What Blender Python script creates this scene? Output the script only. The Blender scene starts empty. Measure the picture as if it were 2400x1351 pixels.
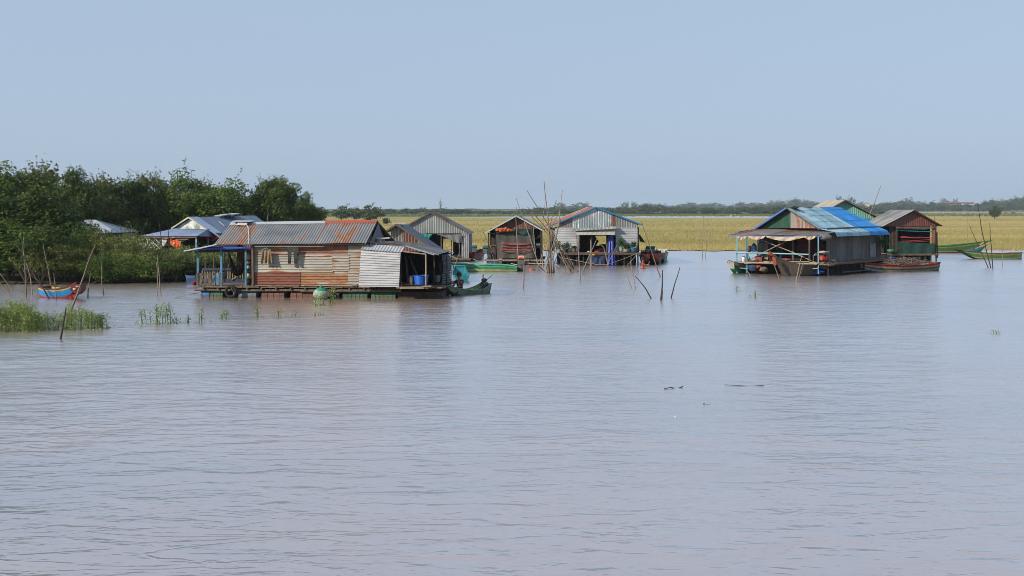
import bpy, math, random
import numpy as np
from mathutils import Vector
R = math.radians
scene = bpy.context.scene
col = scene.collection

# ---------------------------------------------------------------- camera
F, H, HZ, CX = 2700.0, 3.8, 488.0, 1200.0      # focal length in photo pixels, eye height, horizon row
K = F * H
cam_data = bpy.data.cameras.new('camera')
cam = bpy.data.objects.new('camera', cam_data)
col.objects.link(cam)
cam.location = (0, 0, H)
cam.rotation_euler = (R(90), 0, 0)
cam_data.sensor_width = 36
cam_data.lens = 36 * F / 2400
cam_data.shift_y = -(675.5 - HZ) / 2400
cam_data.clip_end = 12000
cam_data.clip_start = 0.3
scene.camera = cam

# ---------------------------------------------------------------- sky, sun, exposure
SUN = Vector((-0.78, -0.50, 0.50)).normalized()
world = bpy.data.worlds.new('World'); scene.world = world
world.use_nodes = True
nt = world.node_tree; nt.nodes.clear()
sky = nt.nodes.new('ShaderNodeTexSky'); sky.sky_type = 'NISHITA'; sky.sun_disc = False
sky.sun_elevation = math.asin(SUN.z); sky.sun_rotation = math.atan2(SUN.x, SUN.y)
sky.air_density = 1.0; sky.dust_density = 2.2; sky.ozone_density = 2.0; sky.altitude = 10
# thin high haze: the clear sky veiled by an even pale blue
mixw = nt.nodes.new('ShaderNodeMix'); mixw.data_type = 'RGBA'; mixw.inputs[0].default_value = 0.78
mixw.inputs[7].default_value = (3.95, 5.05, 6.65, 1)
bgn = nt.nodes.new('ShaderNodeBackground'); bgn.inputs[1].default_value = 0.10
wo = nt.nodes.new('ShaderNodeOutputWorld')
nt.links.new(sky.outputs[0], mixw.inputs[6]); nt.links.new(mixw.outputs[2], bgn.inputs[0]); nt.links.new(bgn.outputs[0], wo.inputs[0])
sl = bpy.data.lights.new('sun', 'SUN'); sl.energy = 4.9; sl.angle = R(0.6); sl.color = (1.0, 0.90, 0.76)
so = bpy.data.objects.new('sun', sl); col.objects.link(so)
so.rotation_euler = SUN.to_track_quat('Z', 'Y').to_euler(); so.location = (-60, -40, 60)
scene.view_settings.view_transform = 'Standard'; scene.view_settings.look = 'None'
scene.view_settings.exposure = 0.20; scene.view_settings.gamma = 1.0
scene.cycles.max_bounces = 5; scene.cycles.diffuse_bounces = 2; scene.cycles.glossy_bounces = 2
scene.cycles.transparent_max_bounces = 4; scene.cycles.volume_bounces = 0
scene.cycles.use_denoising = True; scene.cycles.denoising_prefilter = 'ACCURATE'
scene.cycles.pixel_filter_type = 'BLACKMAN_HARRIS'; scene.cycles.filter_width = 0.85
scene.cycles.sample_clamp_indirect = 3.0
scene.cycles.caustics_reflective = False; scene.cycles.caustics_refractive = False

# ---------------------------------------------------------------- pixel helpers (photo pixel + depth -> place in the world)
def P(px, py, Y): return Vector(((px - CX) / F * Y, Y, H - (py - HZ) / F * Y))
def W(px, py, z=0.0):
    Y = F * (H - z) / (py - HZ)
    return P(px, py, Y)

class Fr:
    """A house's own frame: r runs along its front, b away from the viewer."""
    def __init__(s, px, py, deg=0.0, o=None):
        a = R(deg); s.o = o if o is not None else W(px, py)
        s.r = Vector((math.cos(a), math.sin(a), 0)); s.b = Vector((-math.sin(a), math.cos(a), 0))
    def on(s, px, py, d=0.0):
        q = s.o + s.b * d; dr = P(px, py, 1.0) - Vector((0, 0, H))
        t = (q - Vector((0, 0, H))).dot(s.b) / dr.dot(s.b)
        return Vector((0, 0, H)) + dr * t
    def side(s, px, py, x):
        q = s.o + s.r * x; dr = P(px, py, 1.0) - Vector((0, 0, H))
        t = (q - Vector((0, 0, H))).dot(s.r) / dr.dot(s.r)
        return Vector((0, 0, H)) + dr * t
    def p(s, x, d, z): return s.o + s.r * x + s.b * d + Vector((0, 0, z))
    def x(s, px, d=0.0, py=600): return (s.on(px, py, d) - s.o).dot(s.r)
    def z(s, px, py, d=0.0): return s.on(px, py, d).z
    def turned(s, x):                       # frame of the end wall at x
        f = Fr(0, 0, 0, o=s.o + s.r * x); f.r = s.b.copy(); f.b = -s.r; return f

# ---------------------------------------------------------------- mesh builder
class MB:
    def __init__(s): s.v = []; s.f = []; s.m = []; s.uv = []
    def face(s, pts, m=0, uv=None):
        n = len(s.v); s.v += [Vector(p) for p in pts]; s.f.append(tuple(range(n, n + len(pts)))); s.m.append(m)
        s.uv.append(uv if uv else [(0, 0)] * len(pts)); return s
    def prism(s, pts, vec, m=0):
        vec = Vector(vec); a = [Vector(p) for p in pts]; b = [p + vec for p in a]; n = len(a)
        s.face(a[::-1], m); s.face(b, m)
        for i in range(n): s.face([a[i], a[(i + 1) % n], b[(i + 1) % n], b[i]], m)
        return s
    def beam(s, p, q, w=.06, h=None, m=0, up=Vector((0, 0, 1))):
        p = Vector(p); q = Vector(q); h = h or w; d = (q - p).normalized()
        x = d.cross(up)
        if x.length < 1e-3: x = d.cross(Vector((0, 1, 0)))
        x.normalize(); y = x.cross(d).normalized()
        c = [p - x * w / 2 - y * h / 2, p + x * w / 2 - y * h / 2, p + x * w / 2 + y * h / 2, p - x * w / 2 + y * h / 2]
        return s.prism(c, q - p, m)
    def fbox(s, fr, x0, x1, d0, d1, z0, z1, m=0):
        return s.prism([fr.p(x0, d0, z0), fr.p(x1, d0, z0), fr.p(x1, d1, z0), fr.p(x0, d1, z0)], (0, 0, z1 - z0), m)
    def tube(s, pts, r, n=6, m=0, flat=None):
        pts = [Vector(p) for p in pts]; rr = r if isinstance(r, (list, tuple)) else [r] * len(pts)
        base = len(s.v); ref = Vector((0.13, 1, 0.07))
        for i, p in enumerate(pts):
            d = (pts[min(i + 1, len(pts) - 1)] - pts[max(i - 1, 0)]).normalized()
            x = d.cross(ref)
            if x.length < .05: x = d.cross(Vector((1, 0, 0)))
            x.normalize(); y = x.cross(d).normalized()
            for k in range(n):
                a = 2 * math.pi * k / n
                s.v.append(p + x * math.cos(a) * rr[i] + y * math.sin(a) * rr[i] * (flat or 1))
        for i in range(len(pts) - 1):
            for k in range(n):
                a = base + i * n + k; b = base + i * n + (k + 1) % n
                s.f.append((a, b, b + n, a + n)); s.m.append(m); s.uv.append([(0, 0)] * 4)
        s.f.append(tuple(range(base + n - 1, base - 1, -1))); s.m.append(m); s.uv.append([(0, 0)] * n)
        e = base + (len(pts) - 1) * n
        s.f.append(tuple(range(e, e + n))); s.m.append(m); s.uv.append([(0, 0)] * n)
        return s
    def lathe(s, c, prof, n=16, axis=(0, 0, 1), m=0, mfun=None):
        c = Vector(c); ax = Vector(axis).normalized()
        x = ax.cross(Vector((0, 1, 0.01))); x = x.normalized() if x.length > .05 else Vector((1, 0, 0)); y = ax.cross(x).normalized()
        base = len(s.v)
        for (r, z) in prof:
            for k in range(n):
                a = 2 * math.pi * k / n; s.v.append(c + ax * z + (x * math.cos(a) + y * math.sin(a)) * r)
        for i in range(len(prof) - 1):
            for k in range(n):
                a = base + i * n + k; b = base + i * n + (k + 1) % n
                s.f.append((a, b, b + n, a + n)); s.m.append(mfun(i) if mfun else m); s.uv.append([(0, 0)] * 4)
        s.f.append(tuple(range(base + n - 1, base - 1, -1))); s.m.append(mfun(0) if mfun else m); s.uv.append([(0, 0)] * n)
        e = base + (len(prof) - 1) * n
        s.f.append(tuple(range(e, e + n))); s.m.append(mfun(len(prof) - 2) if mfun else m); s.uv.append([(0, 0)] * n)
        return s
    def blob(s, c, rx, ry, rz, m=0, n=10, jit=.0, seed=1):
        rnd = random.Random(seed); c = Vector(c); base = len(s.v); rows = n // 2 + 1
        for i in range(rows):
            t = math.pi * (i + .02) / (rows - 1 + .04)
            for k in range(n):
                a = 2 * math.pi * k / n; j = 1 + rnd.uniform(-jit, jit)
                s.v.append(c + Vector((rx * math.sin(t) * math.cos(a) * j, ry * math.sin(t) * math.sin(a) * j, rz * math.cos(t) * j)))
        for i in range(rows - 1):
            for k in range(n):
                a = base + i * n + k; b = base + i * n + (k + 1) % n
                s.f.append((a, a + n, b + n, b)); s.m.append(m); s.uv.append([(0, 0)] * 4)
        return s
    def sheet(s, a, b, c, d, pitch=.076, amp=.012, m=0, seed=0, wav=.0, nv=1, u0=None, th=0.0):
        """corrugated sheet: a-b at the foot, d-c at the head, ribs running from a-b to d-c"""
        a, b, c, d = map(Vector, (a, b, c, d)); rnd = random.Random(seed)
        L = ((b - a).length + (c - d).length) / 2; V = ((d - a).length + (c - b).length) / 2
        nrm = (b - a).cross(d - a).normalized(); nu = max(2, int(L / pitch * 3)); ph = rnd.random() * 9
        ou, ov = (rnd.random() * 50, rnd.random() * 50) if u0 is None else u0
        base = len(s.v)
        for j in range(nv + 1):
            t = j / nv
            for i in range(nu + 1):
                q = i / nu; p = (a.lerp(b, q)).lerp(d.lerp(c, q), t)
                off = amp * math.sin(2 * math.pi * (i / 3.0)) + wav * math.sin(q * L * 2.1 + ph + 2.5 * t) * (1 if j else .6)
                s.v.append(p + nrm * off)
        for j in range(nv):
            for i in range(nu):
                k = base + j * (nu + 1) + i
                s.f.append((k, k + 1, k + nu + 2, k + nu + 1)); s.m.append(m)
                s.uv.append([(ou + i / nu * L, ov + j / nv * V), (ou + (i + 1) / nu * L, ov + j / nv * V), (ou + (i + 1) / nu * L, ov + (j + 1) / nv * V), (ou + i / nu * L, ov + (j + 1) / nv * V)])
        return s
    def wall(s, fr, d, x0, x1, zb, zt, pitch=.1, amp=.012, m=0, seed=0):
        """upright sheet with vertical ribs; zb and zt may be functions of x"""
        fb = zb if callable(zb) else (lambda x: zb); ft = zt if callable(zt) else (lambda x: zt)
        n = max(2, int((x1 - x0) / pitch * 3)); rnd = random.Random(seed); ou, ov = rnd.random() * 40, rnd.random() * 40
        base = len(s.v)
        for i in range(n + 1):
            x = x0 + (x1 - x0) * i / n; dd = d + amp * math.sin(2 * math.pi * i / 3.0)
            lo = fb(x); s.v += [fr.p(x, dd, lo), fr.p(x, dd, max(lo + .002, ft(x)))]
        for i in range(n):
            k = base + 2 * i; xa = x0 + (x1 - x0) * i / n; xb = x0 + (x1 - x0) * (i + 1) / n
            s.f.append((k, k + 2, k + 3, k + 1)); s.m.append(m)
            s.uv.append([(ou + xa, ov + s.v[k].z), (ou + xb, ov + s.v[k + 2].z), (ou + xb, ov + s.v[k + 3].z), (ou + xa, ov + s.v[k + 1].z)])
        return s
    def cloth(s, top, bot, n=14, nv=8, fold=.03, th=.012, m=0, seed=0, sag=0.0, side=Vector((0, -1, 0))):
        """hanging cloth with folds between a top and a bottom polyline (two points each)"""
        rnd = random.Random(seed); ph = rnd.random() * 6; fr_ = rnd.uniform(2.0, 3.2)
        for sgn in (0, 1):
            base = len(s.v)
            for j in range(nv + 1):
                t = j / nv
                for i in range(n + 1):
                    q = i / n; p = Vector(top[0]).lerp(top[1], q).lerp(Vector(bot[0]).lerp(bot[1], q), t)
                    o = fold * (0.25 + t) * math.sin(q * 6.28 * fr_ + ph + t * 1.3) + fold * .5 * math.sin(q * 17 + ph * 2 + t * 4)
                    p = p + side * (o + sgn * -th) + Vector((0, 0, -sag * math.sin(math.pi * q) * (.4 + .6 * t)))
                    s.v.append(p)
            for j in range(nv):
                for i in range(n):
                    k = base + j * (n + 1) + i
                    s.f.append((k, k + 1, k + n + 2, k + n + 1) if sgn else (k, k + n + 1, k + n + 2, k + 1)); s.m.append(m); s.uv.append([(0, 0)] * 4)
        return s
    def build(s, name, mats, parent=None, loc=None, smooth=False):
        mats = mats if isinstance(mats, (list, tuple)) else [mats]
        o0 = WL[parent.name] if parent is not None else Vector(loc if loc is not None else (0, 0, 0))
        me = bpy.data.meshes.new(name); me.from_pydata([tuple(v - o0) for v in s.v], [], s.f)
        for m in mats: me.materials.append(m)
        me.polygons.foreach_set('material_index', s.m)
        l = me.uv_layers.new(name='uv'); l.data.foreach_set('uv', [c for f in s.uv for q in f for c in q])
        if smooth: me.polygons.foreach_set('use_smooth', [True] * len(s.f))
        me.update()
        ob = bpy.data.objects.new(name, me); col.objects.link(ob)
        if parent is not None: ob.parent = parent
        else: ob.location = o0
        WL[ob.name] = o0
        return ob
WL = {}
def tag(o, label=None, cat=None, group=None, kind=None):
    if label: o['label'] = label
    if cat: o['category'] = cat
    if group: o['group'] = group
    if kind: o['kind'] = kind
    return o
def thing(name, label, cat, loc, group=None):
    o = bpy.data.objects.new(name, None); col.objects.link(o); o.location = loc; o.empty_display_size = .2
    WL[o.name] = Vector(loc); return tag(o, label, cat, group)
def part(name, mb, mat, parent, label=None, smooth=False):
    o = mb.build(name, mat, parent, smooth=smooth)
    if label: o['label'] = label
    return o
def solo(name, mb, mat, label, cat, loc=None, group=None, smooth=False):
    if loc is None:
        n = len(mb.v); c = sum(mb.v, Vector()) / n; loc = Vector((c.x, c.y, min(v.z for v in mb.v)))
    return tag(mb.build(name, mat, None, loc, smooth), label, cat, group)

# ---------------------------------------------------------------- materials
_mc = {}
def nodes(name):
    m = bpy.data.materials.new(name); m.use_nodes = True; t = m.node_tree; b = t.nodes['Principled BSDF']
    return m, t, b
def N(t, kind, **kw):
    n = t.nodes.new(kind)
    for k, v in kw.items():
        if k.startswith('i_'): n.inputs[int(k[2:])].default_value = v
        else: setattr(n, k, v)
    return n
def rgb(c): return (c[0], c[1], c[2], 1)
def mixc(t, fac, a, b, mode='MIX'):
    n = t.nodes.new('ShaderNodeMix'); n.data_type = 'RGBA'; n.blend_type = mode
    for s_, v in ((0, fac), (6, a), (7, b)):
        if hasattr(v, 'default_value'): t.links.new(v, n.inputs[s_])
        elif isinstance(v, (int, float)): n.inputs[s_].default_value = v
        else: n.inputs[s_].default_value = rgb(v)
    return n.outputs[2]
def ramp(t, fac, lo, hi):
    n = t.nodes.new('ShaderNodeMapRange'); t.links.new(fac, n.inputs[0]); n.inputs[1].default_value = lo; n.inputs[2].default_value = hi
    n.clamp = True; return n.outputs[0]
def noise(t, vec, scale, detail=3, dist=0.0):
    n = t.nodes.new('ShaderNodeTexNoise'); n.inputs['Scale'].default_value = scale; n.inputs['Detail'].default_value = detail
    n.inputs['Distortion'].default_value = dist
    if vec is not None: t.links.new(vec, n.inputs['Vector'])
    return n.outputs['Fac']
def mapped(t, src, sc):
    n = t.nodes.new('ShaderNodeMapping'); n.inputs['Scale'].default_value = sc; t.links.new(src, n.inputs[0]); return n.outputs[0]
def mat(name, c, rough=.75, metal=0.0, var=.35, sc=4.0, c2=None, st=(1, 1, 1), bump=.0, spec=.35, cover=.5):
    """painted or raw surface with dirt: colour c, patches towards c2"""
    if name in _mc: return _mc[name]
    m, t, b = nodes(name); tc = N(t, 'ShaderNodeTexCoord').outputs['Object']
    v = mapped(t, tc, st); n1 = noise(t, v, sc, 5, .4); n2 = noise(t, v, sc * 6, 3)
    c2 = c2 or tuple(x * (1 - var) for x in c)
    a = mixc(t, ramp(t, n1, cover - .12, cover + .12), c, c2)
    a = mixc(t, ramp(t, n2, .35, .75), a, mixc(t, .5, a, tuple(x * .45 for x in c)))
    t.links.new(a, b.inputs['Base Color']); b.inputs['Roughness'].default_value = rough; b.inputs['Metallic'].default_value = metal
    b.inputs['Specular IOR Level'].default_value = spec
    if bump:
        bn = N(t, 'ShaderNodeBump'); bn.inputs['Strength'].default_value = bump; bn.inputs['Distance'].default_value = .02
        t.links.new(n2, bn.inputs['Height']); t.links.new(bn.outputs[0], b.inputs['Normal'])
    _mc[name] = m; return m
def tin(name, c, rust=(.17, .055, .022), amt=.3, rough=.5, metal=.35, panel=.8, dirt=.35, rust2=(.30, .13, .05), across=6.0, along=.5):
    """weathered corrugated sheet: uv x runs across the ribs, uv y along them"""
    if name in _mc: return _mc[name]
    m, t, b = nodes(name); uv = N(t, 'ShaderNodeTexCoord').outputs['UV']
    sx = N(t, 'ShaderNodeSeparateXYZ'); t.links.new(uv, sx.inputs[0])
    fl = N(t, 'ShaderNodeMath', operation='DIVIDE', i_1=panel); t.links.new(sx.outputs[0], fl.inputs[0])
    f2 = N(t, 'ShaderNodeMath', operation='FLOOR'); t.links.new(fl.outputs[0], f2.inputs[0])
    wn = N(t, 'ShaderNodeTexWhiteNoise', noise_dimensions='1D'); t.links.new(f2.outputs[0], wn.inputs['W'])
    streak = noise(t, mapped(t, uv, (across, along, 1)), 1.0, 4, .2)
    patch = noise(t, mapped(t, uv, (1.1, .7, 1)), 1.0, 4, .6)
    fine = noise(t, mapped(t, uv, (22, 4, 1)), 1.0, 3)
    s1 = N(t, 'ShaderNodeMath', operation='MULTIPLY', i_1=.55); t.links.new(streak, s1.inputs[0])
    s2 = N(t, 'ShaderNodeMath', operation='MULTIPLY_ADD', i_1=.45); t.links.new(patch, s2.inputs[0]); t.links.new(s1.outputs[0], s2.inputs[2])
    s3 = N(t, 'ShaderNodeMath', operation='MULTIPLY_ADD', i_1=.16); t.links.new(wn.outputs[0], s3.inputs[0]); t.links.new(s2.outputs[0], s3.inputs[2])
    th = .72 - .42 * amt
    mask = ramp(t, s3.outputs[0], th, th + .07)
    val = N(t, 'ShaderNodeMapRange', i_3=1 - dirt * .6, i_4=1 + dirt * .25); t.links.new(wn.outputs[0], val.inputs[0])
    val2 = N(t, 'ShaderNodeMapRange', i_1=.3, i_2=.7, i_3=1 - dirt, i_4=1.08); t.links.new(patch, val2.inputs[0])
    mm = N(t, 'ShaderNodeMath', operation='MULTIPLY'); t.links.new(val.outputs[0], mm.inputs[0]); t.links.new(val2.outputs[0], mm.inputs[1])
    vm = N(t, 'ShaderNodeVectorMath', operation='SCALE'); vm.inputs[0].default_value = c; t.links.new(mm.outputs[0], vm.inputs['Scale'])
    rc = mixc(t, ramp(t, fine, .35, .65), rust, rust2)
    a = mixc(t, mask, vm.outputs[0], rc)
    a = mixc(t, ramp(t, fine, .55, .8), a, mixc(t, .45, a, (.05, .045, .04)))
    t.links.new(a, b.inputs['Base Color'])
    rr = N(t, 'ShaderNodeMapRange', i_3=rough, i_4=.9); t.links.new(mask, rr.inputs[0]); t.links.new(rr.outputs[0], b.inputs['Roughness'])
    me_ = N(t, 'ShaderNodeMapRange', i_3=metal, i_4=0.0); t.links.new(mask, me_.inputs[0]); t.links.new(me_.outputs[0], b.inputs['Metallic'])
    _mc[name] = m; return m
def leafmat(name, a, b_, c=None, rough=.55):
    if name in _mc: return _mc[name]
    m, t, b = nodes(name); at = N(t, 'ShaderNodeAttribute', attribute_name='tone').outputs['Fac']
    cc = mixc(t, ramp(t, at, 0, .75), a, b_)
    if c: cc = mixc(t, ramp(t, at, .86, 1.0), cc, c)
    t.links.new(cc, b.inputs['Base Color']); b.inputs['Roughness'].default_value = rough; b.inputs['Specular IOR Level'].default_value = .18
    tr = N(t, 'ShaderNodeBsdfTranslucent'); t.links.new(cc, tr.inputs[0])
    ms = N(t, 'ShaderNodeMixShader', i_0=.28); t.links.new(b.outputs[0], ms.inputs[1]); t.links.new(tr.outputs[0], ms.inputs[2])
    t.links.new(ms.outputs[0], t.nodes['Material Output'].inputs[0]); _mc[name] = m; return m
def npmesh(name, V, Fq, material, tone=None, extra=None):
    me = bpy.data.meshes.new(name); k = Fq.shape[1]; n = len(Fq)
    me.vertices.add(len(V)); me.vertices.foreach_set('co', V.astype(np.float32).ravel())
    me.loops.add(n * k); me.loops.foreach_set('vertex_index', Fq.astype(np.int32).ravel())
    me.polygons.add(n); me.polygons.foreach_set('loop_start', np.arange(0, n * k, k, dtype=np.int32))
    me.update(calc_edges=True)
    me.materials.append(material)
    if tone is not None:
        a = me.attributes.new('tone', 'FLOAT', 'FACE'); a.data.foreach_set('value', tone.astype(np.float32))
    return me
# ================================================================ setting: water, land
def water_mat():
    m, t, b = nodes('river_water'); tc = N(t, 'ShaderNodeTexCoord').outputs['Object']
    b.inputs['Roughness'].default_value = 1; b.inputs['Specular IOR Level'].default_value = 0
    silt = noise(t, mapped(t, tc, (.05, .13, 1)), 1, 5, .8)
    t.links.new(mixc(t, ramp(t, silt, .40, .62), (.40, .255, .165), (.30, .205, .145)), b.inputs['Base Color'])
    # three sets of ripples: slow swell, wind chop, fine cat's-paws
    def lay(sc, rot, st, det, dist):
        mp = N(t, 'ShaderNodeMapping'); mp.inputs['Rotation'].default_value = (0, 0, R(rot)); mp.inputs['Scale'].default_value = st
        t.links.new(tc, mp.inputs[0]); return noise(t, mp.outputs[0], sc, det, dist)
    w1 = lay(.55, 8, (.45, 1, 1), 2, .3); w2 = lay(2.1, -6, (.42, 1, 1), 3, .6); w3 = lay(7.0, 4, (.5, 1, 1), 2, .4)
    calm = ramp(t, noise(t, mapped(t, tc, (.035, .06, 1)), 1, 3, .3), .38, .66)
    def mul(a, k):
        n = N(t, 'ShaderNodeMath', operation='MULTIPLY', i_1=k); t.links.new(a, n.inputs[0]); return n.outputs[0]
    def add(a, c):
        n = N(t, 'ShaderNodeMath', operation='ADD'); t.links.new(a, n.inputs[0]); t.links.new(c, n.inputs[1]); return n.outputs[0]
    def mulv(a, c):
        n = N(t, 'ShaderNodeMath', operation='MULTIPLY'); t.links.new(a, n.inputs[0]); t.links.new(c, n.inputs[1]); return n.outputs[0]
    calm2 = N(t, 'ShaderNodeMapRange', i_3=.45, i_4=1.15); t.links.new(calm, calm2.inputs[0])
    # short steep crests: thin ridges where a stretched noise crosses its middle, in gusty patches only
    wr = lay(1.3, 3, (.32, 1, 1), 4, .5); ab = N(t, 'ShaderNodeMath', operation='SUBTRACT', i_1=.5); t.links.new(wr, ab.inputs[0])
    ab2 = N(t, 'ShaderNodeMath', operation='ABSOLUTE'); t.links.new(ab.outputs[0], ab2.inputs[0])
    crest = N(t, 'ShaderNodeMapRange', i_1=0, i_2=.022, i_3=1, i_4=0); t.links.new(ab2.outputs[0], crest.inputs[0])
    gust = ramp(t, noise(t, mapped(t, tc, (.09, .16, 1)), 1, 4, .6), .50, .64)
    cr = mulv(crest.outputs[0], gust)
    hgt = add(add(mul(w1, .062), mulv(add(mul(w2, .085), mul(w3, .02)), calm2.outputs[0])), mul(cr, .015))
    bn = N(t, 'ShaderNodeBump'); bn.inputs['Strength'].default_value = 1.0; bn.inputs['Distance'].default_value = 1.0
    t.links.new(hgt, bn.inputs['Height']); t.links.new(bn.outputs[0], b.inputs['Normal'])
    gl = N(t, 'ShaderNodeBsdfGlossy'); gl.inputs['Roughness'].default_value = .24; gl.inputs['Color'].default_value = (.97, .98, 1, 1); t.links.new(bn.outputs[0], gl.inputs['Normal'])
    fr = N(t, 'ShaderNodeFresnel'); fr.inputs['IOR'].default_value = 1.6; t.links.new(bn.outputs[0], fr.inputs['Normal'])
    fm_ = N(t, 'ShaderNodeMapRange', i_1=.05, i_2=.62, i_3=.54, i_4=.90); t.links.new(fr.outputs[0], fm_.inputs[0])
    ms = N(t, 'ShaderNodeMixShader'); t.links.new(fm_.outputs[0], ms.inputs[0]); t.links.new(b.outputs[0], ms.inputs[1]); t.links.new(gl.outputs[0], ms.inputs[2])
    t.links.new(ms.outputs[0], t.nodes['Material Output'].inputs[0])
    return m
mb = MB(); mb.face([(-3500, -40, 0), (3500, -40, 0), (3500, 4500, 0), (-3500, 4500, 0)])
tag(mb.build('river_water', water_mat()), kind='structure')

def land_mat(name, ca, cb, cc, sx=.012, sy=.05):
    m, t, b = nodes(name); tc = N(t, 'ShaderNodeTexCoord').outputs['Object']
    n1 = noise(t, mapped(t, tc, (sx, sy, 1)), 1, 4, .4); n2 = noise(t, mapped(t, tc, (.15, .5, 1)), 1, 4, .3)
    a = mixc(t, ramp(t, n1, .38, .62), ca, cb); a = mixc(t, ramp(t, n2, .5, .75), a, cc)
    t.links.new(a, b.inputs['Base Color']); b.inputs['Roughness'].default_value = 1; b.inputs['Specular IOR Level'].default_value = .05
    return m
rnd = random.Random(5)
def land(name, near, far, z, m):
    """strip of land between a near and a far shoreline, each a list of (photo column, distance)"""
    mb = MB(); n = 160
    def at(lst, px):
        for (a, ya), (b_, yb) in zip(lst, lst[1:]):
            if a <= px <= b_: return ya + (yb - ya) * (px - a) / (b_ - a)
        return lst[-1][1]
    p0, p1 = near[0][0], near[-1][0]; pts = []
    for i in range(n + 1):
        px = p0 + (p1 - p0) * i / n; yn = at(near, px) * (1 + rnd.uniform(-.012, .012)); yf = max(yn + .5, at(far, px) * (1 + rnd.uniform(-.01, .01)))
        pts.append((Vector(((px - CX) / F * yn, yn, z)), Vector(((px - CX) / F * yf, yf, z))))
    for i in range(n): mb.face([pts[i][0], pts[i + 1][0], pts[i + 1][1], pts[i][1]])
    return tag(mb.build(name, m), kind='structure')
m_field = land_mat('field_soil', (.37, .295, .12), (.20, .20, .075), (.43, .34, .15))
m_marsh = land_mat('marsh_soil', (.115, .135, .05), (.16, .165, .06), (.09, .11, .04), .004, .01)
m_mud = land_mat('mud_flat', (.40, .31, .24), (.33, .27, .21), (.42, .34, .26), .003, .01)
m_bank = land_mat('bank_soil', (.06, .05, .03), (.09, .07, .04), (.05, .05, .03), .1, .2)
land('grass_field', [(-800, 108), (800, 104), (1300, 103), (1500, 103), (1720, 101), (2100, 104), (2200, 108), (2300, 106), (2420, 109), (3600, 112)],
     [(-800, 700), (1000, 470), (1400, 445), (1800, 448), (2000, 560), (2420, 600), (3600, 640)], .05, m_field)
land('far_marsh', [(-800, 470), (1000, 478), (1100, 500), (1400, 540), (1820, 560), (2000, 1150), (3600, 1200)],
     [(-800, 4400), (3600, 4400)], .06, m_marsh)
land('mud_flat', [(1960, 660), (2100, 650), (2420, 660), (3600, 700)], [(1960, 1150), (2420, 1150), (3600, 1200)], .07, m_mud)
land('river_bank', [(-700, 57), (0, 57.5), (300, 58), (430, 60), (560, 64), (700, 75), (760, 84)], [(-700, 140), (0, 135), (760, 110)], .05, m_bank)

# ---------------------------------------------------------------- tall grass on the flooded field
def grass(name, n, px0, px1, y0, y1, hgt, wid, seed, material, blades=4, label=None, clip=None):
    rs = np.random.RandomState(seed)
    py = rs.uniform(y0, y1, n); Y = K / (py - HZ); px = rs.uniform(px0, px1, n); X = (px - CX) / F * Y
    n2 = n * blades; X = np.repeat(X, blades) + rs.normal(0, .25, n2); Y = np.repeat(Y, blades) + rs.normal(0, .3, n2)
    s = np.clip(Y / 150, .8, 2.2)
    h = rs.uniform(hgt * .5, hgt * 1.2, n2); w = rs.uniform(.5, 1.3, n2) * wid * s; lean = rs.normal(0, .2, n2)
    a = rs.uniform(0, math.pi, n2); ca, sa = np.cos(a) * w, np.sin(a) * w * .6
    V = np.zeros((n2 * 3, 3)); V[0::3] = np.c_[X - ca, Y - sa, np.zeros(n2)]; V[1::3] = np.c_[X + ca, Y + sa, np.zeros(n2)]
    V[2::3] = np.c_[X + lean * h * 2, Y + rs.normal(0, .1, n2), h]
    patch = .5 + .5 * np.sin(X * .05 + 3 * np.sin(Y * .045)) * np.sin(Y * .11 + 1.5 * np.sin(X * .03))
    band = .5 + .5 * np.sin(np.log(np.maximum(Y, 1)) * 19 + .9 * np.sin(X * .018)); tone = np.clip(rs.uniform(0, .40, n2) + patch * .30 + band * .32, 0, 1)
    me = npmesh(name, V, np.arange(n2 * 3).reshape(-1, 3), material, tone)
    o = bpy.data.objects.new(name, me); col.objects.link(o); tag(o, label, 'grass', kind='stuff'); return o
m_straw = leafmat('straw_grass', (.20, .195, .07), (.45, .36, .145), (.53, .44, .21), .8)
m_green = leafmat('marsh_grass', (.07, .11, .035), (.15, .19, .06), (.26, .24, .10), .8)
grass('field_grass', 42000, 700, 2460, 512, 588, .34, .028, 3, m_straw, 4, 'tall yellow grass growing over the flooded field behind the houses')
grass('marsh_grass', 7000, 730, 2460, 500, 508, .9, .10, 4, m_green, 3, 'green marsh grass beyond the far strip of water')
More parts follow.
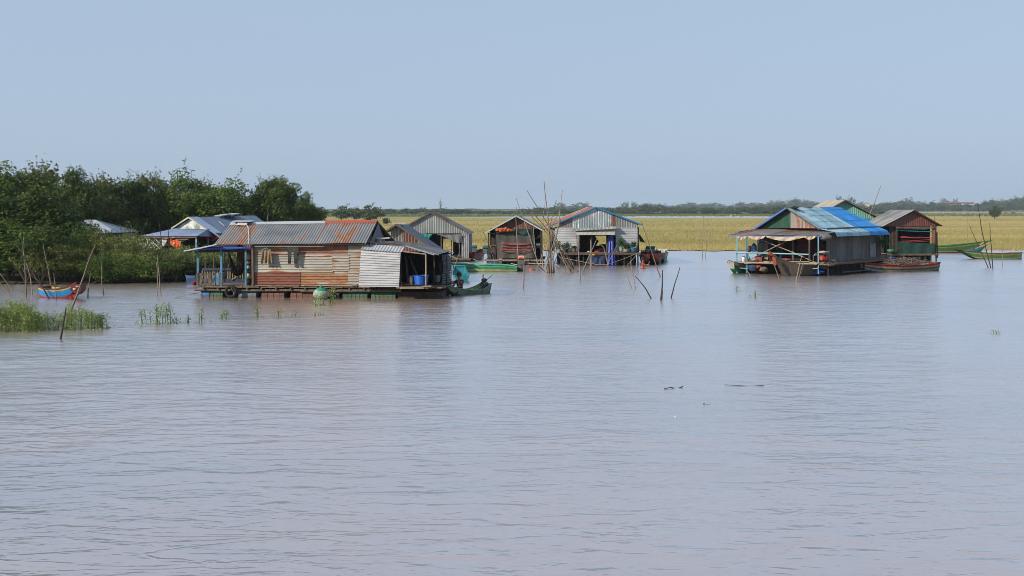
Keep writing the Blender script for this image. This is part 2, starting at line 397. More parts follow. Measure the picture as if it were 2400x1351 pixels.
# ================================================================ trees
def unit(rs, n):
    v = rs.normal(size=(n, 3)); return v / np.linalg.norm(v, axis=1, keepdims=True)
def leaves(rs, C, D, size, up=.35, wide=.5, rnd_=.8):
    """leaf quads: centres C, outward directions D"""
    n = len(C); nr = D * .7 + unit(rs, n) * rnd_ + np.array([0, 0, up]); nr /= np.linalg.norm(nr, axis=1, keepdims=True)
    t = np.cross(nr, unit(rs, n)); t /= np.linalg.norm(t, axis=1, keepdims=True); s = np.cross(nr, t)
    L = size * rs.uniform(.6, 1.45, n)[:, None]; Wd = L * wide
    V = np.empty((n * 4, 3)); V[0::4] = C - t * L; V[1::4] = C - s * Wd; V[2::4] = C + t * L; V[3::4] = C + s * Wd
    return V
def crown_mesh(name, w, h, base, seed, n_clump, per, leaf, material, squash=.8, clump=(.16, .30), top=1.0, spiky=0.0):
    """uneven crown: many leaf clumps spread over and through an egg-shaped volume, height h from z=base"""
    rs = np.random.RandomState(seed); V = []; tone = []
    cz = base + (h - base) * .52; rz = (h - base) * .5
    d = unit(rs, n_clump); rad = rs.uniform(.35, 1.0, n_clump) ** .6
    lop = 1 + .22 * np.sin(d[:, 0] * 3 + seed) + .18 * np.sin(d[:, 1] * 4 + seed * 2)
    cc = d * rad[:, None] * np.c_[w / 2 * lop * .82, w / 2 * lop * .82, rz * (.80 + .15 * rs.rand(n_clump))]; cc[:, 2] += cz
    cr = rs.uniform(clump[0], clump[1], n_clump) * w * .5 * 1.25
    for i in range(n_clump):
        k = int(per * rs.uniform(.6, 1.4)); dd = unit(rs, k); dd[:, 2] = dd[:, 2] * .85 + .1
        q = rs.uniform(.55, 1.08, k)[:, None]
        C = cc[i] + dd * q * cr[i] * np.array([1, 1, squash])
        C[:, 2] = np.maximum(C[:, 2], .1)
        V.append(leaves(rs, C, dd, leaf)); tone.append(np.clip(rs.uniform(0, .68) + rs.uniform(0, .42, k), 0, 1))  # random clump tone, spread widened to suggest clumps caught by the sun
    ns = int(n_clump * .45)          # twigs that stick out of the outline
    for i in range(ns):
        j = rs.randint(n_clump); dr = d[j] * np.array([1, 1, .6]) + np.array([0, 0, .55]) + rs.normal(0, .25, 3); dr /= np.linalg.norm(dr)
        k = 14; tt = np.linspace(.7, 1.3 + spiky * .7, k)[:, None]
        C = cc[j] + dr * tt * cr[j] + rs.normal(0, leaf * .9, (k, 3)); V.append(leaves(rs, C, unit(rs, k), leaf * .85)); tone.append(rs.uniform(.3, 1, k))
    V = np.vstack(V); tone = np.hstack(tone)
    return npmesh(name, V, np.arange(len(V)).reshape(-1, 4), material, tone)
def trunk_mb(w, h, base, seed, r=.12, limbs=6):
    rn = random.Random(seed); mb = MB()
    tx, ty = rn.uniform(-.1, .1) * w, rn.uniform(-.1, .1) * w
    mid = Vector((tx * .5, ty * .5, h * .35)); top = Vector((tx, ty, h * .75))
    mb.tube([(0, 0, -.3), mid, top], [r, r * .75, r * .3], 7)
    for i in range(limbs):
        a = i * 2.4 + rn.random(); z0 = h * rn.uniform(.15, .5); p = Vector((tx * z0 / h, ty * z0 / h, z0))
        q = p + Vector((math.cos(a) * w * .33, math.sin(a) * w * .33, h * rn.uniform(.2, .38)))
        mb.tube([p, p.lerp(q, .5) + Vector((0, 0, -.1)), q], [r * .5, r * .35, r * .12], 5)
    return mb
m_bark = mat('bark', (.10, .075, .05), .9, var=.4, sc=6, st=(1, 1, .3))
m_leafA = leafmat('leaf_dark', (.014, .034, .007), (.074, .118, .021), (.14, .15, .035))
m_leafB = leafmat('leaf_mid', (.022, .048, .009), (.100, .160, .028), (.19, .21, .045))
m_leafC = leafmat('leaf_olive', (.034, .052, .011), (.12, .145, .034), (.22, .20, .06))
m_leafD = leafmat('leaf_bush', (.050, .080, .020), (.17, .22, .055), (.30, .31, .11))
m_leafF = leafmat('leaf_far', (.022, .045, .012), (.070, .100, .028), (.15, .125, .05))
class Kind:
    def __init__(s, name, w, h, base, seed, nc, per, leaf, m, limbs=6, r=.12, **kw):
        s.w, s.h = w, h; s.crown = crown_mesh('crown', w, h, base, seed, nc, per, leaf, m, **kw)
        t = trunk_mb(w, h, base, seed, r, limbs); me = bpy.data.meshes.new('trunk'); me.from_pydata([tuple(v) for v in t.v], [], t.f); me.materials.append(m_bark); s.trunk = me
def plant_tree(kind, loc, w, h, rz, name, label, cat='tree', group=None):
    o = bpy.data.objects.new(name, None); col.objects.link(o); o.location = loc; o.rotation_euler = (0, 0, rz); o.scale = (w / kind.w, w / kind.w, h / kind.h)
    tag(o, label, cat, group)
    for nm, me in (('trunk', kind.trunk), ('crown', kind.crown)):
        c = bpy.data.objects.new(nm, me); col.objects.link(c); c.parent = o
    return o
NEAR = [Kind('a', 5, 6.5, .3, 11, 120, 130, .10, m_leafA), Kind('b', 5, 6.5, .3, 12, 120, 125, .10, m_leafB, spiky=.5),
        Kind('c', 5, 6.5, .4, 13, 115, 130, .095, m_leafA, spiky=.3), Kind('d', 5, 6.5, .3, 14, 120, 120, .10, m_leafC, spiky=.6)]
BIG = Kind('e', 5, 6.5, .5, 15, 140, 135, .095, m_leafA, clump=(.15, .26))
BUSH = [Kind('f', 4, 2.6, .0, 21, 75, 120, .06, m_leafD, spiky=.7, limbs=4, r=.05, squash=.7), Kind('g', 4, 2.6, .0, 22, 75, 120, .06, m_leafB, spiky=.7, limbs=4, r=.05),
        Kind('h', 4, 2.6, .0, 23, 70, 120, .065, m_leafC, spiky=.9, limbs=4, r=.05)]
rnd = random.Random(8)
def by_px(px, top, wpx, Y):      # foot, width and height of a tree from where it stands in view
    c = P(px, HZ, Y); return (c.x, Y, .05), wpx * Y / F, H + (HZ - top) / F * Y
# (column, top row, width, distance, kind, label)
TREES = [
    (-70, 392, 260, 66, 1, 'tall green tree cut by the edge of the picture on the bank'),
    (22, 390, 190, 66, 1, 'tall leafy tree at the far end of the bank behind a leaning stake'),
    (98, 384, 165, 68, 3, 'tallest ragged tree above the red and blue boat'),
    (172, 402, 120, 76, 0, 'round dark tree just above the half-hidden grey roof'),
    (236, 410, 110, 80, 3, 'narrow tree with pointed shoots next to the round dark tree'),
    (296, 408, 120, 82, 2, 'dark tree in the gap between the two bank house roofs'),
    (356, 406, 120, 84, 3, 'open-topped olive tree behind the bank house with the pale awning'),
    (424, 404, 125, 84, 1, 'green tree rising over the gable of the bank house'),
    (478, 424, 110, 86, 3, 'lower olive tree over the bank house ridge'),
    (532, 427, 160, 84, 1, 'wide bright green tree over the solar panels of the bank house'),
    (590, 448, 100, 90, 2, 'shaded tree between the wide green tree and the big round tree'),
    (710, 458, 84, 90, 0, 'dark tree at the end of the wood dropping to the field'),
    (70, 440, 200, 62, 2, 'shadowy tree overhanging the water behind the red and blue boat'),
    (20, 520, 170, 59.5, 1, 'low leafy tree at the waterline behind the forked stake'),
    (112, 535, 120, 59, 0, 'low dark tree at the waterline beside the red and blue boat'),
    (-60, 470, 220, 61, 0, 'shadowy tree at the edge of the picture overhanging the water'),
    (150, 500, 170, 63, 0, 'dark low tree covering one end of the half-hidden grey roof'),
    (280, 478, 210, 92, 2, 'dark tree filling the wood behind the half-hidden grey roof'),
    (400, 470, 230, 94, 0, 'dark tree filling the wood behind the pale awning'),
    (540, 478, 230, 94, 2, 'dark tree filling the wood behind the bank house ridge'),
    (660, 490, 160, 92, 0, 'dark undergrown tree below the big round tree'),
]
for px, top, w, Y, k, lab in TREES:
    loc, ww, hh = by_px(px, top, w, Y)
    plant_tree(NEAR[k], loc, ww * 1.12, hh, rnd.uniform(0, 6), 'bank_tree', lab, 'tree', 'trees of the wood on the bank')
loc, ww, hh = by_px(645, 400, 118, 86); plant_tree(BIG, loc, ww * 1.1, hh, 1.0, 'bank_tree', 'big dark round-crowned tree standing highest near the end of the wood', 'tree', 'trees of the wood on the bank')
BUSHES = [
    (150, 575, 120, 58.5, 2, 'olive bush hanging over the red and blue boat'),
    (185, 528, 130, 61, 1, 'dark bush under the half-hidden grey roof'),
    (262, 545, 130, 60.5, 2, 'olive bush in front of the slope of the half-hidden grey roof'),
    (318, 556, 110, 60, 0, 'sunlit bush between the two bank houses'),
    (255, 598, 130, 58.5, 1, 'low dark bush beside the short stakes'),
    (352, 578, 120, 60, 0, 'light green bush with pale flowers under the pale awning'),
    (420, 582, 120, 60.5, 0, 'light green bush under the orange cloth'),
    (375, 600, 130, 59, 1, 'low green bush behind the pair of stakes'),
    (480, 588, 120, 61.5, 0, 'light green bush behind the porch rail of the rusty house'),
    (545, 590, 110, 63, 0, 'light green bush behind the black hammock'),
    (455, 615, 110, 60.5, 2, 'low olive bush beside the outer porch post'),
    (600, 590, 110, 66, 1, 'green bush hidden behind the rusty wall'),
]
for px, top, w, Y, k, lab in BUSHES:
    loc, ww, hh = by_px(px, top, w, Y)
    plant_tree(BUSH[k], loc, ww * 1.2, hh, rnd.uniform(0, 6), 'bush', lab, 'bush', 'bushes along the bank')
# pale flowers on the bush under the awning
rs = np.random.RandomState(4); c = P(362, 570, 58.7); C = c[:] + rs.normal(0, 1, (260, 3)) * np.array([.42, .3, .17])
m_flw = mat('pale_flowers', (.62, .62, .52), .8, var=.2)
o = bpy.data.objects.new('flowers', npmesh('flowers', leaves(rs, C, unit(rs, 260), .035), np.arange(1040).reshape(-1, 4), m_flw, rs.rand(260)))
col.objects.link(o); tag(o, 'white flowers massed on the bush below the pale awning', 'flowers', kind='stuff')

# ---------------------------------------------------------------- far trees
FAR = [Kind('fa', 8, 7, .2, 31, 34, 30, .42, m_leafF, limbs=3, r=.2, clump=(.2, .36)), Kind('fb', 8, 7, .2, 32, 30, 30, .42, m_leafF, limbs=3, r=.2, clump=(.2, .36), spiky=.3),
       Kind('fc', 8, 7, 1.6, 33, 22, 30, .40, m_leafF, limbs=4, r=.22, clump=(.2, .34), spiky=.5)]
rnd = random.Random(77)
def far_tree(px, top, wpx, Y, k, lab, group, name='far_tree'):
    c = P(px, HZ, Y); h = H + (HZ - top) / F * Y
    if ('line' in group or 'wood' in group or 'scrub' in group) and 'above the far lines' not in group:
        for lim, wh in ((900, 'over the rusty house roof'), (1005, 'between the rusty roof and the tall grey gable'), (1140, 'between the tall grey and the brown gables'), (1300, 'above the brown gable and the bamboo poles'), (1500, 'above the blue-edged roof'),
                        (1620, 'just right of the blue-edged roof'), (1740, 'midway between the blue-edged and the blue-roofed houses'), (1860, 'left of the blue roof ridge'), (2050, 'above the blue and turquoise roofs'), (2210, 'above the maroon gable'), (2300, 'by the far red roofs'), (9999, 'near the right edge')):
            if px < lim: lab = lab.replace(' of the middle tree line', ' of the middle line').replace(' of the farthest tree line', ' of the farthest line') + ', ' + wh; break
        lab = ('tall ' if h > 9 else 'short ' if h < 4.5 else '') + lab
    return plant_tree(FAR[k], (c.x, Y, .05), wpx * 1.3 * Y / F, max(h, 1.5), rnd.uniform(0, 6), name, lab, 'tree', group)
for px, top, w, Y, lab in [(748, 486, 22, 300, 'small round tree touching the end of the wood'), (800, 483, 40, 330, 'round tree at the field edge left in the open'),
        (831, 488, 30, 330, 'small round tree between two bigger field edge trees'), (860, 481, 38, 330, 'tallest domed tree of the field edge group'),
        (884, 488, 30, 350, 'last domed tree of the field edge group'), (868, 496, 24, 300, 'low pale bush in front of the domed trees'),
        (906, 514, 18, 260, 'tiny dark bush in the yellow grass beyond the rusty roof')]:
    far_tree(px, top, w, Y, rnd.randrange(2), lab, 'trees by the field edge')
c = P(2331, HZ, 380); plant_tree(FAR[0], (c.x, 380, .05), 31 * 380 / F, H - (482 - HZ) / F * 380, .4, 'lone_tree', 'lone round tree standing on the yellow field near the mud flat', 'tree')
# silhouettes of the far tree line, left to right: (column, top row)
def line(lst, px):
    for (a, ya), (b_, yb) in zip(lst, lst[1:]):
        if a <= px <= b_: return ya + (yb - ya) * (px - a) / (b_ - a)
    return lst[-1][1]
MIDL = [(740, 500), (900, 492), (1000, 489), (1100, 491), (1200, 494), (1240, 488), (1330, 490), (1480, 486), (1520, 480), (1560, 484), (1700, 488), (1790, 482), (1900, 486), (2060, 486)]
px = 745
while px < 2060:
    w = rnd.uniform(16, 34); far_tree(px, line(MIDL, px) + rnd.uniform(-1.5, 4), w, rnd.uniform(760, 860), rnd.randrange(3), 'bushy tree of the middle tree line', 'middle tree line beyond the marsh'); px += w * .52
SHRUB = [(740, 497), (900, 497), (1100, 496), (1200, 497), (1500, 496), (1700, 495), (1900, 494), (2060, 494)]
px = 750
while px < 2060:
    w = rnd.uniform(22, 44); far_tree(px, line(SHRUB, px) + rnd.uniform(-3.5, 3.5), w, rnd.uniform(640, 700), rnd.randrange(2), 'scrub clump on the marsh', 'scrub on the marsh', 'shrub'); px += w * rnd.uniform(.5, 1.0)
BACKL = [(740, 496), (1100, 490), (1180, 492), (1240, 490), (1300, 484), (1400, 484), (1560, 486), (1580, 478), (1640, 476), (1665, 474), (1700, 480), (1740, 474), (1790, 476), (1830, 468), (1880, 468), (1930, 474), (2060, 478), (2100, 472), (2200, 478), (2400, 476)]
px = 750
while px < 2440:
    w = rnd.uniform(18, 36); far_tree(px, line(BACKL, px) + rnd.uniform(-1, 5), w, rnd.uniform(1750, 1950), rnd.randrange(3), 'hazy tree of the farthest tree line', 'farthest tree line'); px += w * .55
RIGHTL = [(2040, 482), (2075, 476), (2110, 473), (2150, 480), (2190, 474), (2225, 478), (2290, 478), (2320, 468), (2345, 470), (2400, 462), (2460, 460)]
px = 2046
while px < 2470:
    w = rnd.uniform(18, 34); far_tree(px, line(RIGHTL, px) + rnd.uniform(-1, 4), w, rnd.uniform(1200, 1270), rnd.randrange(2), 'green tree behind the mud flat', 'wood behind the mud flat')
    far_tree(px + 9, line(RIGHTL, px) + rnd.uniform(7, 11), w * .8, rnd.uniform(1165, 1190), rnd.randrange(2), 'front tree behind the mud flat', 'front of the wood behind the mud flat'); px += w * .55
for px, top, w, lab in [(1465, 476, 16, 'lone spreading tree rising above the tree line over the blue-edged roof'), (1487, 476, 14, 'lone square-crowned tree next to the spreading one above the tree line'),
        (1313, 477, 20, 'feathery tree rising above the tree line among the bamboo poles'), (1362, 477, 34, 'broad hazy tree just over the rust-red roof'),
        (2127, 468, 22, 'hazy tree standing above the wood over the maroon gable'), (2213, 468, 17, 'hazy flat-topped tree beside the far red roof'), (2238, 470, 14, 'hazy palm-like tree over the far red roof'),
        (1995, 465, 16, 'hazy tree peeping over the turquoise gable'), (1968, 464, 15, 'hazy tree over the ridge of the turquoise house'), (1516, 478, 26, 'pale-leaved tree in front of the far line'), (1538, 480, 30, 'leaning tree beside the pale-leaved tree')]:
    far_tree(px, top, w, 1500, 2, lab, 'trees standing above the far lines')
grass_m = m_green
# ================================================================ shared materials
t_grey = tin('tin_grey', (.30, .31, .31), amt=.30)
t_roof = tin('tin_main_roof', (.30, .31, .315), amt=.36, across=7.5, along=.10, dirt=.42, panel=.75, rust=(.17, .075, .04), rust2=(.27, .14, .08))
t_cream = tin('tin_cream', (.36, .345, .29), amt=.22, metal=.15, across=5, along=.7)
t_pink = tin('tin_rust_light', (.38, .35, .30), amt=.5, metal=.1, across=6, along=.5, rust=(.20, .085, .05), rust2=(.34, .19, .12))
t_band = tin('tin_rust_band', (.34, .30, .25), amt=.85, metal=.1, across=5, along=.35, rust=(.17, .07, .045), rust2=(.29, .16, .11))
t_red = tin('tin_rust_deep', (.26, .15, .10), amt=.85, metal=.05, across=6, along=.4, rust=(.13, .040, .025), rust2=(.21, .085, .055))
t_orange = tin('tin_rust_orange', (.40, .37, .31), amt=.42, metal=.1, across=5, along=.6, rust=(.21, .080, .035), rust2=(.34, .18, .09))
t_white = tin('tin_white', (.53, .54, .55), amt=.05, metal=.25, rough=.42, dirt=.30, across=1.2, along=2.2, rust=(.33, .32, .31), rust2=(.42, .41, .40))
t_blue = tin('tin_pale_blue', (.30, .38, .52), amt=.04, metal=.35, rough=.38, dirt=.15)
t_slate = tin('tin_slate', (.155, .175, .21), amt=.1, metal=.4, rough=.45, dirt=.3)
t_silver = tin('tin_silver', (.42, .46, .47), amt=.12, metal=.5, rough=.4, dirt=.3, rust=(.12, .13, .12), rust2=(.6, .62, .62))
t_old = tin('tin_old', (.20, .205, .195), amt=.35, metal=.1, rust=(.15, .10, .075), rust2=(.24, .19, .16))
t_brown = tin('tin_brown', (.15, .060, .038), amt=.4, metal=.05, rust=(.09, .035, .025), rust2=(.20, .10, .07), dirt=.3)
t_redcap = tin('tin_red_paint', (.36, .075, .035), amt=.15, metal=.05, rough=.5, dirt=.2)
t_whitecap = tin('tin_ridge', (.42, .47, .47), amt=.02, metal=.2, rough=.5, dirt=.15)
wood = mat('old_wood', (.17, .13, .095), .9, var=.5, sc=5, st=(1, 1, .4), bump=.3)
woodd = mat('dark_wood', (.055, .040, .030), .95, var=.5, sc=5)
woodp = mat('pale_wood', (.33, .26, .18), .85, var=.35, sc=6)
plank = mat('deck_plank', (.20, .16, .125), .9, var=.5, sc=3, st=(1, 6, 1), bump=.3)
black = mat('flat_black', (.012, .012, .014), .9, var=.4)  # plain black; also paints in the dark of interiors and under decks
p_blue = mat('paint_blue', (.10, .26, .38), .6, var=.35, sc=7)
p_lblue = mat('paint_light_blue', (.22, .45, .54), .6, var=.3, sc=7)
p_navy = mat('paint_navy', (.03, .05, .12), .6, var=.3)
tarpb = mat('tarp_blue', (.015, .085, .52), .45, var=.3, sc=9, bump=.3)
tarpg = mat('tarp_grey', (.20, .205, .20), .7, var=.3, sc=3, st=(1, 1, .3))
white = mat('white_plastic', (.62, .62, .60), .5, var=.15)
rubber = mat('rubber', (.018, .018, .018), .8, var=.5)
redp = mat('red_paint', (.32, .028, .018), .5, var=.3)
steel = mat('steel', (.22, .22, .22), .4, .7, var=.3)
ropem = mat('rope', (.33, .29, .22), .9, var=.3)
skin = mat('skin', (.30, .155, .095), .6, var=.1)
hairm = mat('hair', (.012, .010, .009), .5, var=.1)

def drum(parent, c, axis, r, L, m, rings=2, label=None, name='float_drum'):
    c = Vector(c); prof = [(r * .93, 0), (r, .02)]
    for k in range(1, rings + 1):
        z = L * k / (rings + 1); prof += [(r, z - .025), (r * 1.05, z - .012), (r * 1.05, z + .012), (r, z + .025)]
    prof += [(r, L - .02), (r * .93, L)]
    mb = MB().lathe(c, prof, 18, axis); return part(name, mb, m, parent, label, smooth=False)

def posts(nm, m, root, *bs):
    for b_ in bs: part(nm, MB().beam(*b_), m, root)
# ================================================================ the rusty house in front
A = Fr(470, 697.5, -4)
root = thing('floating_house', 'long low floating house with rust-streaked corrugated wall and blue porch posts, on oil drums', 'floating house', A.p(0, 0, 0), 'floating houses')
zt = A.z(600, 671.5); xl = A.x(455); xr = A.x(938); DD = 4.3
mb = MB()
n = 30
for i in range(n):      # boards laid front to back, a little uneven
    x0 = xl + (xr + 1.9 - xl) * i / n; x1 = xl + (xr + 1.9 - xl) * (i + 1) / n - .015
    j = rnd.uniform(-.06, .05)
    mb.fbox(A, x0, x1, -.12 + j + (.1 if x0 > xr - .2 else 0), DD, zt - .05, zt + rnd.uniform(-.008, .006))
part('deck', mb, plank, root)
mb = MB()
zb = zt - .16
mb.tube([A.p(xl + .05, -.06, zb), A.p(xl + 2.2, -.07, zb - .02), A.p(xl + 4.9, -.06, zb + .01)], .05, 7)
mb.tube([A.p(xl + 4.6, -.1, zb - .02), A.p(xr - .4, -.09, zb), A.p(xr + .05, -.08, zb + .01)], .062, 7)
for d in (1.2, 2.6, 4.1): mb.tube([A.p(xl, d, zb), A.p(xr + 1.6, d, zb)], .06, 6)
part('deck_beam', mb, wood, root)
for i in range(14):
    x = xl + .45 + i * (xr - xl - .7) / 13
    part('cross_joist', MB().tube([A.p(x, -.19, zt - .085), A.p(x, DD, zt - .085)], .036, 7), wood, root)
def drum_mat(name, c, c2=None):
    m = mat(name, c, .6, var=.5, sc=3, c2=c2); t = m.node_tree; b = t.nodes['Principled BSDF']
    src = b.inputs['Base Color'].links[0].from_socket; g = N(t, 'ShaderNodeNewGeometry'); sp_ = N(t, 'ShaderNodeSeparateXYZ'); t.links.new(g.outputs['Position'], sp_.inputs[0])
    wob = noise(t, g.outputs['Position'], 5, 3); ad = N(t, 'ShaderNodeMath', operation='MULTIPLY_ADD', i_1=-.10); t.links.new(wob, ad.inputs[0]); t.links.new(sp_.outputs[2], ad.inputs[2])
    t.links.new(mixc(t, ramp(t, ad.outputs[0], .045, -.02), src, (.12, .085, .055)), b.inputs['Base Color']); return m   # dried silt along the waterline
dm = {'blue': drum_mat('drum_blue', (.03, .15, .42)), 'green': drum_mat('drum_green', (.035, .15, .08)), 'grey': drum_mat('drum_grey', (.14, .20, .26)),
      'red': drum_mat('drum_red', (.17, .055, .042), (.09, .045, .036)), 'maroon': drum_mat('drum_maroon', (.12, .04, .045)), 'dark': mat('drum_dark', (.03, .03, .028), .8, var=.5)}
for a, b_, c_, lab in [(470, 492, 'blue', 'bright blue plastic drum'), (493, 523, 'green', 'dull green drum'), (558, 601, 'grey', 'grey blue drum'), (613, 667, 'red', 'rusty red ribbed drum'), (681, 735, 'red', 'rusty red ribbed drum'),
                       (737, 772, 'red', 'rusty red ribbed drum'), (774, 795, 'maroon', 'maroon drum'), (803, 862, 'green', 'green drum'), (870, 928, 'green', 'green drum')]:
    x0, x1 = A.x(a), A.x(b_)
    drum(root, A.p(x0, .26, .06), A.r, .30, x1 - x0, dm[c_], 0 if c_ == 'blue' else (5 if a > 800 else 3), lab)
for d in (1.5, 2.9): 
    for k in range(8): drum(root, A.p(.1 + k * 1.18, d, .08), A.r, .32, 1.1, dm['dark'], 2)  # back rows of dark drums added to darken the space under the deck
part('pontoon', MB().fbox(A, A.x(931), A.x(1036), .05, 2.6, -.15, zt - .2), woodd, root)
# walls: front wall patched from many sheets
ze = A.z(700, 573)
def patch(nm, a, b_, y0, y1, m, d=0.0, label=None, pitch=.11):
    p = [A.on(a, y1, d), A.on(a, y0, d), A.on(b_, y0, d), A.on(b_, y1, d)]
    part(nm, MB().sheet(*p, pitch=pitch, amp=.014, seed=a + y0), m, root, label)
patch('wall_panel', 594, 702, 574, 600, t_pink, 0, 'dull pink rusty sheet under the eave')
patch('wall_panel', 594, 703, 598, 642, t_cream, -.012, 'pale grey sheet behind the hanging clothes')
patch('wall_panel', 596, 704, 639, 670, t_red, -.028, 'deep red rusty sheet low on the wall')
patch('wall_panel', 699, 820, 574, 601, t_band, .006, 'rust-striped sheet high on the wall')
patch('wall_panel', 701, 780, 597, 642, t_cream, -.02, 'pale cream sheet with nail rows')
patch('wall_panel', 778, 818, 597, 635, t_cream, -.042, 'square pale patch like a closed hatch')
patch('wall_panel', 702, 818, 633, 671, t_orange, -.006, 'orange-rusted sheet low on the wall')
patch('wall_panel', 816, 850, 572, 670, t_orange, -.03, 'tall sheet with alternating rust beside the white metal')
WD = 3.4
part('end_wall', MB().wall(A.turned(A.x(592)), 0, 0, WD, zt, ze + .0, .1).wall(A.turned(A.x(866)), 0, 0, WD, zt, ze + .0, .1, seed=4), t_old, root)
part('back_wall', MB().wall(A, WD, A.x(592), A.x(880), zt, ze, .1), t_old, root)
part('wall_post', MB().beam(A.on(593, 672, -.08), A.on(592, 574, -.08), .11, .08), wood, root)
# roof
e0, e1, r1, r0 = A.on(502, 573.5, -.32), A.on(858, 570, -.32), A.on(884, 517.5, 1.7), A.on(541, 523, 1.7)
b1, b0 = A.on(928, 567, 3.75), A.on(575, 572, 3.75)
roof = part('roof', MB().sheet(e0, e1, r1, r0, pitch=.115, amp=.014, seed=3, wav=.012, nv=3), t_roof, root)
part('roof', MB().sheet(b1, b0, r0, r1, pitch=.085, amp=.014, seed=9), t_roof, root, 'far slope of the roof')
def ridge_cap(f, pa, pb, drop, hw, m, parent, up=.03):
    mb = MB(); n_ = f.b * hw
    mb.face([pa - n_ + Vector((0, 0, up - drop)), pb - n_ + Vector((0, 0, up - drop)), pb + Vector((0, 0, up)), pa + Vector((0, 0, up))])
    mb.face([pa + Vector((0, 0, up)), pb + Vector((0, 0, up)), pb + n_ + Vector((0, 0, up - drop)), pa + n_ + Vector((0, 0, up - drop))])
    return part('ridge_cap', mb, m, parent)
sp = r0.lerp(r1, .655)
ridge_cap(A, r0, sp, .11, .22, t_whitecap, root); ridge_cap(A, sp - A.r * .03 + Vector((0, 0, .012)), r1, .115, .22, t_redcap, root)
# dark gable at the right end, with rafters
gx = A.x(868, -.1)
half = [A.p(gx, -.2, ze), A.side(883, 524, gx), A.p(gx, 3.6, ze)]
fe = A.turned(gx); tz = r1.z - .1
part('gable', MB().wall(fe, 0, -.15, 3.55, ze - .25, lambda x: ze + (tz - ze) * (1 - abs(x - 1.7) / 1.9) if abs(x - 1.7) < 1.9 else ze, .1), t_slate, root)
part('rafter', MB().beam(r1 - Vector((0, 0, .07)) - A.r * .02, b1 - Vector((0, 0, .07)) - A.r * .02, .05, .10), woodd, root)
part('rafter', MB().beam(r1 - Vector((0, 0, .08)) - A.r * .03, e1 - Vector((0, 0, .06)) - A.r * .03, .05, .09), wood, root)
part('eave_beam', MB().beam(A.on(595, 575.5, -.1), A.on(856, 573, -.1), .05, .06).beam(A.on(596, 578.5, -.2), A.on(760, 578, -.2), .03), woodp, root)
# porch
pc = lambda px, d, y1, y0, w, m, nm='porch_post': part(nm, MB().beam(A.on(px, y1, d), A.on(px, y0, d), w), m, root)
pc(464, 0, 671, 585, .085, p_blue); pc(519, 0, 671, 587, .095, p_blue); pc(576, 0, 670, 586, .075, p_blue)
for px in (481, 501, 527, 535, 557): pc(px, 2.4 if px != 527 else .1, 662, 586, .04, wood)
part('porch_beam', MB().beam(A.on(457, 590, .02), A.on(590, 588, .02), .05, .09).beam(A.on(470, 588, 2.4), A.on(592, 586, 2.4), .05, .08).beam(A.on(466, 660, 2.4), A.on(592, 657, 2.4), .05, .05), woodd, root)
part('porch_brace', MB().tube([A.on(539, 588, 2.4), A.on(566, 622, 2.35)], .02).tube([A.on(543, 657, 2.3), A.on(556, 648, 2.3)], .02), woodp, root)
pf = [A.on(431, 589, -.45), A.on(508, 573.5, -.42)]; pbk = [pf[1] + A.b * 2.9, pf[0] + A.b * 2.9]
part('porch_roof', MB().sheet(pf[0], pf[0] + A.b * 2.9, pf[1] + A.b * 2.9, pf[1], pitch=.1, amp=.014), t_white, root)
part('porch_roof_edge', MB().tube([pf[0], pf[0].lerp(pf[1], .5) - Vector((0, 0, .02)), pf[1]], .03, 6), t_white, root)
mb = MB(); ph = MB()
for px, w, bl, tilt in [(462.5, 5, 0, 0), (471, 6, 0, 0), (481, 6, 0, 0), (491, 6, 0, 0), (502, 5, 1, 4), (510, 6, 1, 0), (516, 4, 0, 0)]:
    (ph if bl else mb).beam(A.on(px + tilt * .6, 668, -.05), A.on(px - tilt * .6, 640, -.05), w / 55, .02)
mb.beam(A.on(460, 644, -.02), A.on(521, 643, -.02), .03, .06).beam(A.on(460, 665, -.02), A.on(521, 666, -.02), .03, .05)
part('railing', mb, wood, root); part('railing_slat', ph, p_blue, root, 'blue railing slats')
mb = MB()
for i in range(22):
    x = A.x(474, 2.4) + i * .115
    mb.beam(A.p(x, 2.4, zt), A.p(x, 2.4, zt + .55), .045, .02)
part('railing', mb, woodp, root, 'pale slatted railing at the back of the porch')
part('rail', MB().beam(A.p(A.x(474, 2.4), 2.36, zt + .58), A.p(A.x(590, 2.4), 2.36, zt + .6), .05, .10).beam(A.p(A.x(474, 2.4), 2.36, zt + .08), A.p(A.x(590, 2.4), 2.36, zt + .08), .05, .14), p_navy, root)
# rolled blue tarp under the porch roof
pts = [A.on(452, 583.5, -.15), A.on(470, 583.8, -.15), A.on(500, 582.4, -.15), A.on(540, 582.8, -.15), A.on(570, 581.5, -.15), A.on(589, 582.5, -.15)]
solo('rolled_tarp', MB().tube(pts, [.03, .07, .068, .062, .05, .02], 9), tarpb, 'bright blue tarpaulin rolled up along the porch eave of the rusty house', 'tarpaulin')
